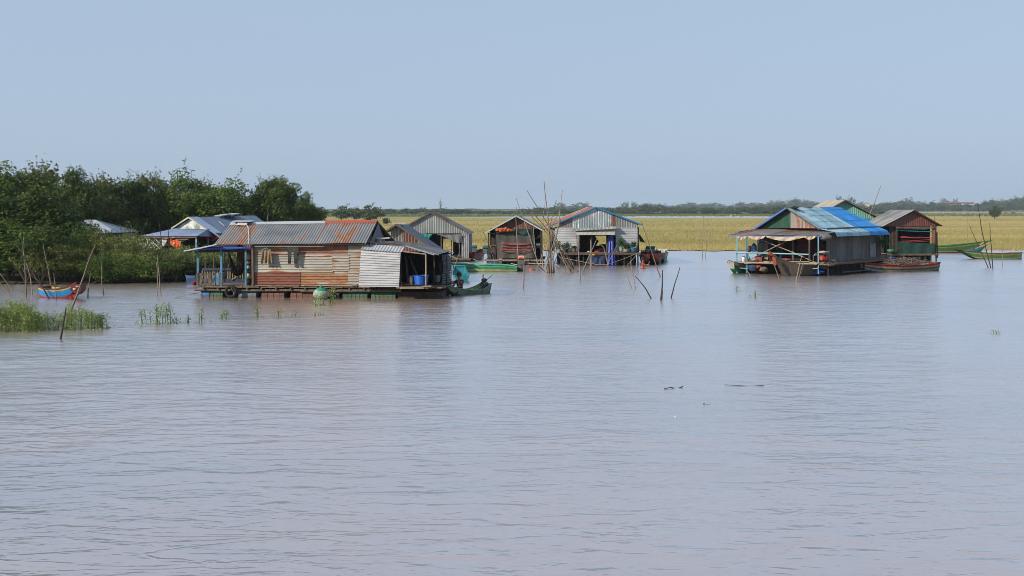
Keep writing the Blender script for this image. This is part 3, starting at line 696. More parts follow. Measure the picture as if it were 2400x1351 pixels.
# lean-to of white metal
SD = -.45
wl = [A.on(840.5, 672, SD), A.on(846, 586, SD), A.on(939, 592, SD), A.on(935, 673, SD)]
part('shed_wall', MB().sheet(*wl, pitch=.10, amp=.014, seed=5, nv=3, wav=.008), t_white, root, 'white corrugated sheet closing the lean-to')
fl = [A.on(845, 585, SD - .06), A.on(941, 592, SD - .06), A.on(949, 577, .15), A.on(853, 572.5, .15)]
part('shed_roof', MB().sheet(*fl, pitch=.13, amp=.013, seed=6, nv=2), t_white, root, 'shiny silver strip folded over the lean-to wall')
mb = MB(); mb.sheet(A.on(855, 569, .18), A.on(952, 577, .05), A.on(1000, 573, 2.9), A.on(925, 565.5, 2.9), pitch=.09, amp=.013, seed=7)
part('shed_roof', mb, t_orange, root, 'flat rusty sheet roof beside the gable')
aw = [A.on(953, 577.5, -.45), A.on(1025, 597, -.45), A.on(1057, 589, 2.7), A.on(994, 575, 2.7)]
part('shed_roof', MB().sheet(aw[0], aw[3], aw[2], aw[1], pitch=.09, amp=.012, seed=8), t_slate, root, 'slate grey awning roof sloping to the open end')
part('shed_fascia', MB().prism([A.on(951, 576, -.5), A.on(1019, 597, -.5), A.on(1017, 599, -.5), A.on(951, 578.5, -.5)], A.b * .02), t_blue, root)
part('awning_pole', MB().tube([A.on(944, 590, -.5), A.on(998, 596.5, -.5)], .03).tube([A.on(955, 578, -.47), A.on(1029, 598, -.47)], .022), woodp, root)
part('shed_post', MB().tube([A.on(998, 672, -.5), A.on(998.5, 630, -.51), A.on(998, 596, -.5)], .037, 8), woodp, root, 'round pale post at the open front')
part('shed_post', MB().beam(A.on(940, 672, -.35), A.on(938, 594, -.35), .07).beam(A.on(1018, 672, .7), A.on(1018, 600, .7), .07), woodd, root)
part('shed_brace', MB().beam(A.on(958, 600, 1.5), A.on(982, 655, 1.5), .08).beam(A.on(951, 600, 1.2), A.on(957, 665, 1.2), .07), wood, root)
part('shed_wall', MB().wall(A, 2.6, A.x(905, 2.6), A.x(1052, 2.6), zt, A.z(1000, 590, 2.6), .1).wall(A.turned(A.x(1054, 2.0)), 0, .9, 2.6, zt - .1, A.z(1050, 594, 1.5), .1), black, root, 'back wall of the open lean-to, coloured black for its dark inside')  # black colour stands in for the unlit inside of the lean-to
part('shed_wall', MB().sheet(A.on(1036, 667, 1.0), A.on(1036, 598, 1.0), A.on(1057, 594, 1.0), A.on(1056, 664, 1.0), pitch=.1, amp=.014, seed=12), t_slate, root, 'narrow dark sheet closing the far end')
part('shed_floor', MB().prism([A.p(A.x(934), -.6, zt - .02), A.p(A.x(1008), -.6, zt - .02), A.p(A.x(1045), 1.2, zt - .02), A.p(A.x(934), 1.2, zt - .02)], (0, 0, .05)), plank, root)
part('shed_floor_board', MB().beam(A.on(937, 675, -.62), A.on(994, 674.5, -.62), .03, .09).beam(A.on(988, 672, -.64), A.on(1011, 671, -.64), .03, .05), woodp, root)
part('hanging_cloth', MB().cloth([A.on(1030, 612, .95), A.on(1038, 612, .95)], [A.on(1031, 640, .95), A.on(1039, 641, .95)], 6, 5), black, root)
# things on and about the rusty house
def tub(nm, lab, cat, px, y0, y1, d, rt, rb, m, f=A, rim=.02, n_=20):
    c = f.on(px, y1, d); h = (y1 - y0) / ((c - Vector((0, 0, H))).length) * 0 + (f.z(px, y0, d) - f.z(px, y1, d))
    prof = [(rb * .96, 0), (rb, .01), (rt, h - .02), (rt + rim, h - .015), (rt + rim, h), (rt - .01, h), (rb * .9, .05)]
    return solo(nm, MB().lathe(c, prof, n_), m, lab, cat, c)
m_tub = mat('tub_blue', (.012, .10, .46), .35, var=.15, sc=2)
tub('wash_tub', 'large bright blue plastic tub standing in the open lean-to', 'tub', 987, 645.5, 668, -.15, .31, .26, m_tub)
m_bask = mat('basket_beige', (.30, .24, .19), .8, var=.35, sc=14)
bk = thing('basket', 'small beige plastic basket beside the blue tub', 'basket', A.on(964, 668, -.05))
mb = MB(); c = A.on(964, 668, -.05)
mb.lathe(c, [(.075, 0), (.08, .01), (.105, .3), (.115, .31), (.1, .3), (.07, .03)], 12); part('basket_body', mb, m_bask, bk)
mb = MB()
for k in range(4): mb.tube([c + Vector((.03 * k - .05, 0, .05)), c + Vector((.035 * k - .06, .01, .36 + .02 * (k % 2)))], .012, 5)
part('bottle', mb, white, bk)
solo('red_bowl', MB().lathe(A.on(947, 668, 0), [(.05, 0), (.13, .06), (.15, .09), (.13, .085), (.04, .02)], 12), redp, 'small red bowl on the floor at the dark corner of the lean-to', 'bowl', A.on(947, 668, 0))
tub('bucket', 'grey paint bucket deep inside the open lean-to', 'bucket', 1026, 646, 662, .9, .12, .10, tarpg)
c = A.on(541.5, 697, -.27) + Vector((0, 0, .24))
mb = MB(); nn = 26; ns = 8; base = 0
for i in range(nn):
    a = 2 * math.pi * i / nn
    for k in range(ns):
        q = 2 * math.pi * k / ns; rr = .215 + .06 * math.cos(q)
        mb.v.append(c + A.r * math.cos(a) * rr + Vector((0, 0, math.sin(a) * rr)) + A.b * (.085 * math.sin(q)))
for i in range(nn):
    for k in range(ns):
        mb.f.append((i * ns + k, i * ns + (k + 1) % ns, ((i + 1) % nn) * ns + (k + 1) % ns, ((i + 1) % nn) * ns + k)); mb.m.append(0); mb.uv.append([(0, 0)] * 4)
ty = thing('tyre', 'old black tyre hung as a fender at the foot of the porch', 'tyre', c - Vector((0, 0, .27)))
part('tyre_ring', mb, rubber, ty, smooth=True); part('rope_tie', MB().tube([A.on(542, 670, -.2), A.on(542, 677, -.37), A.on(546, 682, -.3), A.on(548, 690, -.3)], .016), ropem, ty)
# net bag
c = A.on(752, 698, -.5); m_net = mat('net_white', (.40, .46, .40), .9, var=.5, sc=16, c2=(.16, .20, .15)); m_netg = mat('net_green', (.02, .24, .15), .8, var=.4, sc=14)
nb = thing('net_sack', 'bulging sack of white net tied with green mesh, hung over the drums', 'sack', c)
part('sack_body', MB().blob(c + Vector((0, 0, .12)), .35, .30, .27, jit=.07, n=16, seed=4), m_net, nb, smooth=True)
part('sack_top', MB().blob(c + Vector((.03, .02, .27)), .27, .24, .17, jit=.08, n=14, seed=5).blob(c + Vector((.02, 0, .42)), .08, .08, .09, jit=.15, n=10, seed=6), m_netg, nb, smooth=True)
# clothes on the line
m_sh = mat('cloth_tan', (.27, .19, .11), .95, var=.35, sc=8); m_tr = mat('cloth_charcoal', (.055, .058, .06), .95, var=.3, sc=8)
sh = thing('hanging_shorts', 'wrinkled tan shorts on a hanger in front of the rusty wall', 'shorts', A.on(624, 618, -.22))
part('cloth', MB().cloth([A.on(613, 587, -.22), A.on(635, 587, -.22)], [A.on(611, 618.5, -.22), A.on(637.5, 617.5, -.22)], 16, 8, .025, .02, seed=2), m_sh, sh, smooth=True)
part('hanger', MB().tube([A.on(613, 586.5, -.22), A.on(624, 582, -.22), A.on(635, 586.5, -.22), A.on(613, 586.5, -.22)], .010, 5).tube([A.on(624, 582, -.22), A.on(624.5, 577, -.22)], .008, 5), p_lblue, sh)
tr = thing('hanging_trousers', 'dark grey trousers hung upside by the waist from the clothes pole', 'trousers', A.on(686, 618, -.22))
tr['label'] = 'dark grey trousers hanging from the clothes pole in front of the rusty wall'
part('waist', MB().cloth([A.on(672, 580.5, -.22), A.on(698, 580.5, -.22)], [A.on(674, 592, -.22), A.on(697, 592, -.22)], 10, 4, .02, .02, seed=3), m_tr, tr, smooth=True)
part('trouser_leg', MB().cloth([A.on(674, 590, -.23), A.on(684, 590, -.23)], [A.on(675.5, 618.5, -.22), A.on(681.5, 618.5, -.22)], 6, 6, .02, .03, seed=4), m_tr, tr, smooth=True)
part('trouser_leg', MB().cloth([A.on(687.5, 590, -.23), A.on(697, 590, -.23)], [A.on(689, 618.5, -.22), A.on(694, 618.5, -.22)], 6, 6, .02, .03, seed=5), m_tr, tr, smooth=True)
# hammock
m_ham = mat('hammock_black', (.016, .013, .013), .95, var=.4)
hp = [A.on(537, 592, 1.0), A.on(540, 606, 1.0), A.on(545, 624, .98), A.on(550, 637, .95), A.on(556, 643, .93), A.on(562, 640, .95), A.on(568, 630, .98), A.on(573, 612, 1.0), A.on(576, 590, 1.0)]
solo('hammock', MB().tube(hp, [.012, .05, .10, .13, .11, .12, .10, .05, .012], 9), m_ham, 'black cloth hammock slung between the porch posts of the rusty house', 'hammock', smooth=True)
m_lp = mat('loose_plank', (.30, .22, .15), .9, var=.4)
for a_, b2_, y_, d_, lab_ in [(598, 640, 669.5, -.10, 'loose pale plank lying on the deck edge under the hanging shorts'), (644, 700, 670.5, -.12, 'long loose plank lying on the deck edge under the hanging trousers'), (712, 745, 670, -.10, 'short plank lying on the deck edge near the net sack'), (770, 832, 670.5, -.11, 'thin plank lying on the deck edge beside the white lean-to')]:
    solo('loose_plank', MB().beam(A.on(a_, y_, d_), A.on(b2_, y_ + .6, d_ + .04), .10, .03), m_lp, lab_, 'plank')
solo('rope_coil', MB().tube([A.p(A.x(830) + .13 * math.cos(k * .7), -.12 + .1 * math.sin(k * .7), zt + .02 + k * .004) for k in range(22)], .016, 5), ropem, 'coil of rope on the deck edge at the foot of the white lean-to', 'rope')
# small things stacked at the inner end of the porch
m_cr = mat('cloth_cream', (.50, .43, .30), .9, var=.3, sc=7)
solo('pillow', MB().blob(A.on(583, 602, .5) , .10, .12, .13, jit=.08, seed=3), m_cr, 'cream bundle hung highest at the inner end of the porch', 'bundle', smooth=True)
solo('cloth_bundle', MB().blob(A.on(580, 616, .45), .11, .12, .08, jit=.1, seed=5), m_cr, 'cream bundle below the highest one at the inner end of the porch', 'bundle', smooth=True)
solo('red_cloth', MB().blob(A.on(576, 604, .62), .06, .08, .14, jit=.1, seed=6), redp, 'red cloth tucked beside the cream bundles on the porch', 'cloth', smooth=True)
solo('blue_bag', MB().blob(A.on(582, 627, .4), .09, .1, .08, jit=.1, seed=7), p_lblue, 'light blue bag hanging under the cream bundles on the porch', 'bag', smooth=True)
solo('rice_sack', MB().blob(A.on(581, 648, .4), .13, .14, .12, jit=.08, seed=8), m_cr, 'beige sack resting low at the inner end of the porch', 'sack', smooth=True)
solo('water_jar', MB().lathe(A.on(583, 668, .5), [(.08, 0), (.13, .08), (.13, .18), (.07, .27), (.09, .3)], 12), black, 'black jar standing on the porch deck by the wall post', 'jar', smooth=True)
part('porch_side_sheet', MB().wall(A, 2.5, A.x(556, 2.5), A.x(600, 2.5), zt + .6, ze, .1), t_brown, root, 'rusty sheet at the back of the porch')
# solar panel on its stand, cable
m_pan = mat('panel_glass', (.42, .44, .44), .25, .2, var=.1)
def solar(f, a, b_, y, d, lab, foot=None, depth=.6, stand=True, tilt=.02):
    p0, p1 = f.on(a, y, d), f.on(b_, y, d); c = (p0 + p1) / 2
    s_ = thing('solar_panel', lab, 'solar panel', c - Vector((0, 0, .1)), 'solar panels on the roofs')
    part('panel', MB().prism([p0, p1, p1 + f.b * depth + Vector((0, 0, tilt)), p0 + f.b * depth + Vector((0, 0, tilt))], (0, 0, .045)), m_pan, s_)
    if stand:
        q = foot or .14
        part('stand', MB().beam(c + f.b * .1 - Vector((0, 0, q)), c + f.b * .1, .06).beam(c + f.r * .12 + f.b * .3 - Vector((0, 0, q)), c + f.r * .12 + f.b * .3, .05), white, s_)
    return s_
s_ = solar(A, 543, 588, 520.8, 1.35, 'white-framed solar panel standing on the ridge of the rusty house', .16)
part('stand', MB().prism([A.on(552, 527.5, 1.3), A.on(574, 529, 1.3), A.on(580, 523, 1.3), A.on(558, 522.5, 1.3)], A.b * .3), white, s_)
solar(A, 872, 911, 560.5, .9, 'white panel on a stand above the rusty lean-to roof', .2, .5)
part('cable', MB().tube([A.on(576, 523, 1.2), A.on(582, 535, 1.05), A.on(583, 553, .35), A.on(583, 572, -.36)], .014, 5), white, root)
solo('mooring_rope', MB().tube([A.on(466, 687, -.1), P(445, 690, 48.5), P(425, 694.5, 48.6), P(402, 700, 48.5)], .014, 5), ropem, 'thin rope slanting from the porch corner of the rusty house into the water', 'rope')
solo('bucket', MB().lathe(A.on(454, 668, .3), [(.08, 0), (.1, .02), (.12, .12), (.1, .13)], 10), redp, 'small red pot with a plant on the outer corner of the porch', 'pot')
# ================================================================ generic gable-fronted floating house
def raft(f, root, x0, x1, d1, z, under=black, beam=wood, n=9, d0=-.3, m=None):
    part('deck', MB().fbox(f, x0, x1, d0, d1, z - .06, z), m or plank, root)
    part('deck_beam', MB().beam(f.p(x0, d0 - .03, z - .07), f.p(x1, d0 - .03, z - .07), .05, .09), beam, root)
    for i in range(n):
        x = x0 + .15 + (x1 - x0 - .3) * i / (n - 1); part('pile', MB().beam(f.p(x, d0 + .1, -.3), f.p(x, d0 + .1, z - .06), .09), woodd, root)
    for k in range(max(2, int((x1 - x0) / 1.0))):
        drum(root, f.p(x0 + .1 + k * .98, d0 + .75, .14), f.r, .30, .9, dm['dark'], 2)
    part('underdeck_fill', MB().fbox(f, x0 + .1, x1 - .1, 1.0, d1 - .1, -.2, z - .08), under, root)  # black filler box, painting in the shade under the deck
def gable_roof(f, root, ap, eL, eR, dep, mL, mR, capm=None, over=.25, th=.0, names=('roof', 'roof'), pitch=.14):
    """ap, eL, eR: apex and eave corners of the front edge (world points); the roof runs back by dep along f.b"""
    v = f.b * dep
    part(names[0], MB().sheet(eL, eL + v, ap + v, ap, pitch=pitch, amp=.013, seed=int(abs(eL.x) * 10)), mL, root)
    part(names[1], MB().sheet(eR + v, eR, ap, ap + v, pitch=pitch, amp=.013, seed=int(abs(eR.x) * 11)), mR, root)
    if capm: 
        part('barge_board', MB().beam(eL - f.b * .02, ap - f.b * .02, .04, .09).beam(ap - f.b * .02, eR - f.b * .02, .04, .09), capm, root)
def gwall(f, d, ap, eL, eR, zb, m, root, inset=.0, label=None, x0=None, x1=None, pitch=.165, drop=.05):
    la, ll, lr = [((p - f.o).dot(f.r), p.z) for p in (ap, eL, eR)]
    def zt_(x):
        if x < la[0]: q = (x - ll[0]) / (la[0] - ll[0]); return ll[1] + (la[1] - ll[1]) * q - drop
        q = (lr[0] - x) / (lr[0] - la[0]); return lr[1] + (la[1] - lr[1]) * q - drop
    a = ll[0] + inset if x0 is None else x0; b_ = lr[0] - inset if x1 is None else x1
    return part('gable', MB().wall(f, d, a, b_, zb, zt_, pitch, seed=int(a * 7 + 90)), m, root, label)
def box_walls(f, root, x0, x1, d0, d1, z0, z1, m, back=True, left=True, right=True):
    if left: part('side_wall', MB().wall(f.turned(x0), 0, d0, d1, z0, z1, .1), m, root)
    if right: part('side_wall', MB().wall(f.turned(x1), 0, d0, d1, z0, z1, .1), m, root)
    if back: part('back_wall', MB().wall(f, d1, x0, x1, z0, z1, .1), m, root)

# ---------------------------------------------------------------- small gable behind the rusty house
B = Fr(905, 646, -2)
rb = thing('floating_house', 'small grey gabled house squeezed between the rusty house and the big grey gable', 'floating house', B.o, 'floating houses')
apB, eLB, eRB = B.on(928, 526, -.3), B.on(902, 545, -.3), B.on(1020, 589, -.3)
gable_roof(B, rb, apB, eLB, eRB, 4.2, t_grey, t_slate, wood)
gwall(B, 0, apB, eLB, eRB, .5, t_old, rb, .3, 'weathered grey upright boards', x1=B.x(947)); gwall(B, .01, apB, eLB, eRB, .5, t_brown, rb, label='brownish upright sheets', x0=B.x(946.5), x1=B.x(978))
t_mgreen = tin('tin_moss', (.12, .17, .13), amt=.3, metal=.05, rust=(.07, .09, .06), rust2=(.2, .24, .18))
gwall(B, .02, apB, eLB, eRB, .5, t_mgreen, rb, label='green-tinged sheets', x0=B.x(977), x1=B.x(1006))
box_walls(B, rb, B.x(904), B.x(1008), 0, 3.8, .4, 1.6, t_old); raft(B, rb, B.x(900), B.x(1012), 3.9, .5, d0=-.1)
solar(B, 919, 951, 526.5, .9, 'white-edged solar panel lying across the ridge of the small grey gable', .12)
solo('cooking_pots', MB().blob(P(1003, 597, 60), .18, .2, .12, jit=.3, seed=2).blob(P(1010, 600, 60), .12, .1, .1, jit=.3, seed=4), woodd, 'dark clutter under the low eave of the small grey gable', 'pots', smooth=False)

# ---------------------------------------------------------------- big grey gable
C_ = Fr(960, 613, -1)
rc_ = thing('floating_house', 'tall grey corrugated gable house with an open front behind the lean-to', 'floating house', C_.o, 'floating houses')
apC, eLC, eRC = C_.on(1009, 498, -.14), C_.on(944, 535, -.14), C_.on(1103, 549, -.14)
gable_roof(C_, rc_, apC, eLC, eRC, 5.5, t_grey, t_slate, wood)
part('roof_patch', MB().sheet(*[p + Vector((0, 0, .03)) + C_.b * .9 for p in (apC.lerp(eRC, .40) + C_.b * 2.4, apC.lerp(eRC, .40), apC.lerp(eRC, .02), apC.lerp(eRC, .02) + C_.b * 2.4)], pitch=.09), t_brown, rc_, 'brown rusted patch near the ridge')
t_gab = tin('tin_gable_grey', (.26, .285, .28), amt=.14, metal=.2, dirt=.3, rust=(.16, .17, .16), rust2=(.38, .39, .38))
zc = C_.z(1020, 547.5); gwall(C_, 0, apC, eLC, eRC, zc, t_gab, rc_, .25, x1=C_.x(1100))
zd = C_.z(1000, 606); xa, xb = C_.x(966), C_.x(1098)
box_walls(C_, rc_, xa, xb, 0, 4.8, zd, zc, tin('tin_crushed', (.30, .31, .33), amt=.12, metal=.5, dirt=.45, rust=(.1, .1, .1), rust2=(.5, .52, .55)), back=False)
part('front_wall', MB().wall(C_, 0, C_.x(1081), xb, zd - .15, zc, .14), _mc['tin_crushed'], rc_)
part('front_wall', MB().wall(C_, .02, xa, C_.x(998), zd, zc, .1), _mc['tin_crushed'], rc_)
bx = [C_.x(p, 4.8) for p in (950, 1039, 1062, 1100)]; zw0, zw1 = C_.z(1050, 601, 4.8), C_.z(1050, 560, 4.8)
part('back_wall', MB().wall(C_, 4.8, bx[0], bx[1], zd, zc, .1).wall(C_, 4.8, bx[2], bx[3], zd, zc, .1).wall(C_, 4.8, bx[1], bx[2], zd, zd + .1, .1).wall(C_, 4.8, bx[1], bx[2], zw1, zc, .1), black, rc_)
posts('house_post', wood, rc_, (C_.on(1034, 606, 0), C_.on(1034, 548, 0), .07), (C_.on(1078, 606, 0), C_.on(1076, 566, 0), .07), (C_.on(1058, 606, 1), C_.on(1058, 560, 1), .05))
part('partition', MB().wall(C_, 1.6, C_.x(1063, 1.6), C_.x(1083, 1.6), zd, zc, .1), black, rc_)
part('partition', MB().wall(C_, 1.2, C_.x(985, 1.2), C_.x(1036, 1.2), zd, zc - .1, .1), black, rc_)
part('railing', MB().tube([C_.on(1036, 588, .2), C_.on(1064, 592, .2)], .035).tube([C_.on(1040, 590, .3), C_.on(1062, 597, .3)], .025).tube([C_.on(1058, 601, -.2), C_.on(1080, 611, -.4)], .04), woodp, rc_)
raft(C_, rc_, xa - .3, xb + .2, 5, zd, d0=-.4)
m_gcl = mat('cloth_green', (.02, .28, .19), .8, var=.25)
solo('green_tarp', MB().cloth([C_.on(981, 549, -.12), C_.on(1014, 549, -.12)], [C_.on(996, 562, -.12), C_.on(1004, 565, -.12)], 10, 6, .05, .01), m_gcl, 'bright green cloth bunched under the big grey gable', 'tarpaulin', smooth=True)
solo('white_tarp', MB().cloth([C_.on(1022, 549, -.14), C_.on(1082, 549, -.14)], [C_.on(1052, 560, -.14), C_.on(1084, 570, -.14)], 12, 5, .05, .02, sag=.1), tarpg, 'pale grey sheet sagging across the open front of the big grey gable', 'tarpaulin', smooth=True)

# ---------------------------------------------------------------- brown gable with orange net
D = Fr(1145, 620, -3)
rd = thing('floating_house', 'small house with a brown gable and a dark net across its front', 'floating house', D.o, 'floating houses')
apD, eLD, eRD = D.on(1210, 506.5, -.35), D.on(1138, 546, -.35), D.on(1274, 542, -.35)
gable_roof(D, rd, apD, eLD, eRD, 5, t_whitecap, t_slate, t_whitecap)
zg = D.z(1200, 537); gwall(D, 0, apD, eLD, eRD, zg, t_brown, rd, .35)
zd = D.z(1200, 608); xa, xb = D.x(1146), D.x(1268)
box_walls(D, rd, xa, xb, 1.2, 4.6, zd, zg, woodd); raft(D, rd, xa - .25, xb + .2, 4.8, zd, beam=woodp, d0=-.35)
posts('house_post', woodd, rd, (D.on(1146, 608), D.on(1145, 546), .09), (D.on(1162, 608), D.on(1160, 540), .06), (D.on(1268, 608), D.on(1268, 542), .09), (D.on(1253, 608), D.on(1252, 545), .06), (D.on(1170, 608, -.05), D.on(1168, 552, -.05), .04))
part('cross_beam', MB().beam(D.on(1143, 548), D.on(1170, 548), .06).beam(D.on(1256, 561, .1), D.on(1268, 550, .1), .05).beam(D.on(1146, 575), D.on(1162, 576), .08), wood, rd)
m_dk = mat('net_dark', (.055, .058, .052), .95, var=.4, sc=4, st=(1, 1, .3), c2=(.10, .095, .08)); m_dg = mat('net_bottle_green', (.018, .055, .048), .9, var=.4, sc=6)
solo('net_curtain', MB().cloth([D.on(1162, 548, -.1), D.on(1252, 548, -.1)], [D.on(1165, 606, -.1), D.on(1256, 606, -.1)], 30, 6, .03, .015, seed=5), m_dk, 'large dusty grey curtain closing the front under the brown gable', 'curtain', smooth=True)
solo('green_net', MB().cloth([D.on(1157, 538, -.16), D.on(1250, 537, -.16)], [D.on(1160, 547, -.16), D.on(1248, 551, -.16)], 24, 4, .04, .03, seed=6), m_dg, 'bottle green net folded over the top of the dusty curtain', 'net', smooth=True)
m_on = mat('net_orange', (.52, .12, .05), .95, var=.4, sc=20)
mb = MB()
for i, (px, py, r) in enumerate([(1167, 538.5, .16), (1175, 539.5, .20), (1184, 538.5, .20), (1191, 540, .15), (1198, 540.5, .10), (1203, 541, .07)]): mb.blob(D.on(px, py, -.3), r, .14, r * .72, jit=.28, seed=i, n=14)
solo('orange_net', mb, m_on, 'orange fishing net bundled on the beam under the brown gable', 'net')
m_pk = mat('pink_rope', (.52, .08, .09), .7, var=.25)
for i, (y, s_, a, b_) in enumerate([(569, 3.0, 1174, 1246), (571.5, 2.6, 1176, 1247), (578, 2.2, 1175, 1248), (584.5, 1.5, 1172, 1246), (587.5, 3.6, 1171, 1247)]):
    solo('pink_rope', MB().tube([D.on(a + (b_ - a) * k / 6, y + s_ * math.sin(math.pi * k / 6) + (0 if i < 3 else .6 * math.sin(k * 2)), -.22) for k in range(7)], .019, 6), m_pk,
         ['uppermost pink rope slung across the dusty curtain', 'second pink rope from the top across the dusty curtain', 'middle pink rope across the dusty curtain', 'fourth pink rope from the top across the dusty curtain', 'lowest pink rope across the dusty curtain'][i], 'rope', group='ropes across the curtain')
solo('framed_notice', MB().prism([D.on(1257, 582, 1.1), D.on(1266, 582, 1.1), D.on(1266, 571, 1.1), D.on(1257, 571, 1.1)], D.b * .03), mat('notice', (.20, .26, .28), .6, var=.3, sc=12), 'small grey-blue board in the dark opening beside the curtain', 'board')
mb = MB()
for k in range(9): mb.tube([D.on(1150 + k * 1.6, 556 + (k % 3) * 3, .05), D.on(1151 + k * 1.7, 602 - (k % 4) * 6, .05)], .018, 4)
solo('pole_bundle', mb, wood, 'bundle of thin sticks and lines leaning in the open corner under the brown gable', 'poles')

# ---------------------------------------------------------------- blue-edged house
E = Fr(1296, 622, 1)
re_ = thing('floating_house', 'wide silver gabled house with blue roof edging and an awning over its doorway', 'floating house', E.o, 'floating houses')
apE, eLE, eRE = E.on(1397, 486.5, -.13), E.on(1286, 531.5, -.13), E.on(1505, 527.5, -.13)
m_bb = mat('barge_blue', (.03, .20, .42), .5, var=.15)
t_rr = tin('tin_rust_roof', (.28, .085, .045), amt=.5, metal=.05, rust=(.22, .06, .035), rust2=(.36, .14, .08), dirt=.25)
gable_roof(E, re_, apE, eLE, eRE, 6.5, t_rr, t_rr, m_bb)
part('roof_edge', MB().beam(eLE + E.b * 6.5 + Vector((0, 0, .03)), apE + E.b * 6.5 + Vector((0, 0, .03)), .06, .06).beam(apE.lerp(eLE, .25) + E.b * 3 + Vector((0, 0, .06)), apE.lerp(eLE, .44) + E.b * 3 + Vector((0, 0, .06)), .05, .05), t_whitecap, re_)
zg = E.z(1400, 536)
gwall(E, 0, apE, eLE, eRE, zg, tin('tin_mottled', (.40, .45, .46), amt=.3, metal=.45, rough=.38, dirt=.35, across=4, along=1.5, rust=(.16, .18, .18), rust2=(.72, .74, .74)), re_, label='mottled silver sheets', x0=E.x(1341), x1=E.x(1433))
gwall(E, -.01, apE, eLE, eRE, E.z(1400, 531), t_brown, re_, label='narrow maroon sheet', x0=E.x(1432), x1=E.x(1443))
gwall(E, .01, apE, eLE, eRE, zg, t_gab, re_, label='grey upright boards', x0=E.x(1442), x1=E.x(1495))
gwall(E, .012, apE, eLE, eRE, zg - .1, t_old, re_, label='dark boards at the low end', x0=E.x(1309), x1=E.x(1342))
zd = E.z(1400, 592); m_tarp = tin('tarp_white', (.46, .47, .49), amt=.05, metal=.1, rough=.5, dirt=.3, panel=3)
def hw(nm, a, b_, y0, y1, m, d=0.0, lab=None, f=E, root=re_, pitch=.16):
    part(nm, MB().sheet(f.on(a, y1, d), f.on(a, y0, d), f.on(b_, y0, d), f.on(b_, y1, d), pitch=pitch, amp=.010, seed=int(a), wav=.01), m, root, lab)
hw('front_wall', 1301, 1358, 534, 592, m_tarp, 0, 'pale sheeting left of the doorway'); hw('front_wall', 1443, 1495, 534, 591, m_tarp, 0, 'pale sheeting right of the doorway')
hw('front_wall', 1356, 1445, 534, 552, t_silver, .01, 'silver sheet above the doorway')
xa, xb = E.x(1301), E.x(1495)
bx = [E.x(p, 6) for p in (1300, 1396, 1421, 1494)]; zw0, zw1 = E.z(1400, 576, 6), E.z(1400, 553, 6)
box_walls(E, re_, xa, xb, 0, 6, zd, zg, t_old, back=False)
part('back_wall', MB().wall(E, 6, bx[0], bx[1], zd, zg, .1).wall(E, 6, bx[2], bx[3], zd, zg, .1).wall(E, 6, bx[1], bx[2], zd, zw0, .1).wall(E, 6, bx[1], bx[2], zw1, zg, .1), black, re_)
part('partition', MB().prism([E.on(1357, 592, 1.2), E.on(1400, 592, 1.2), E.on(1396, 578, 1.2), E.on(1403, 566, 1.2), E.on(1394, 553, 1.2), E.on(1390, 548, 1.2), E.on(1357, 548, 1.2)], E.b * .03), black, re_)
posts('door_post', wood, re_, (E.on(1357, 592, -.03), E.on(1357, 552, -.03), .07), (E.on(1423, 592, -.03), E.on(1422, 552, -.03), .08))
part('corner_post', MB().beam(E.on(1496, 592, -.05), E.on(1496, 533, -.05), .09), black, re_)
part('awning', MB().sheet(E.on(1350, 551, -.7), E.on(1440, 551, -.7), E.on(1442, 541, -.1), E.on(1352, 541, -.1), pitch=.3, amp=.006), mat('awning_beige', (.40, .38, .32), .8, var=.2, sc=2), re_, 'beige awning over the doorway')
part('awning_strip', MB().sheet(E.on(1341, 542, -.4), E.on(1449, 536, -.4), E.on(1448, 531, -.1), E.on(1342, 537, -.1), pitch=.09), t_silver, re_)
raft(E, re_, xa + .35, xb + .1, 6.2, zd, d0=-.5, n=12)
part('fascia', MB().beam(E.on(1328, 596, -.56), E.on(1492, 595, -.56), .04, .12), mat('fascia_brown', (.13, .085, .06), .8), re_)
part('blue_sheeting', MB().cloth([E.on(1380, 598, -.5), E.on(1420, 598, -.5)], [E.on(1378, 620, -.5), E.on(1418, 620, -.5)], 8, 4, .02), p_navy, re_, 'navy sheeting below the deck')
solo('blue_tarp', MB().cloth([E.on(1425, 551, -.2), E.on(1437, 552, -.2)], [E.on(1422, 622, -.75), E.on(1443, 622, -.75)], 14, 10, .05, .02, seed=9), mat('tarp_royal', (.010, .030, .24), .45, var=.3, sc=8, c2=(.06, .10, .36), cover=.60), 'royal blue tarpaulin hanging from the doorway of the blue-edged house down to the water', 'tarpaulin', smooth=True)
m_leafP = leafmat('leaf_pot', (.015, .05, .012), (.05, .13, .03))
def pot_plant(f, px, y0, y1, d, w, potm, lab, pr=.13, ph=.22, name='potted_plant'):
    c = f.on(px, y1, d); h = f.z(px, y0, d) - c.z
    o = thing(name, lab, 'potted plant', c)
    part('pot', MB().lathe(c, [(pr * .75, 0), (pr * .8, .01), (pr, ph), (pr * 1.05, ph + .01), (pr * .85, ph)], 12), potm, o)
    rs_ = np.random.RandomState(int(px)); n_ = 260; dd = unit(rs_, n_)
    Cc = dd * rs_.uniform(.3, 1, (n_, 1)) * np.array([w, w * .7, (h - ph) * .5]) + np.array([0, 0, ph + (h - ph) * .5])
    g = bpy.data.objects.new('foliage', npmesh('foliage', leaves(rs_, Cc, dd, .05), np.arange(n_ * 4).reshape(-1, 4), m_leafP, rs_.rand(n_))); col.objects.link(g); g.parent = o
    return o
potb = mat('pot_blue', (.04, .14, .30), .5); potg = mat('pot_grey', (.25, .30, .26), .7); pott = mat('pot_beige', (.36, .31, .22), .8)
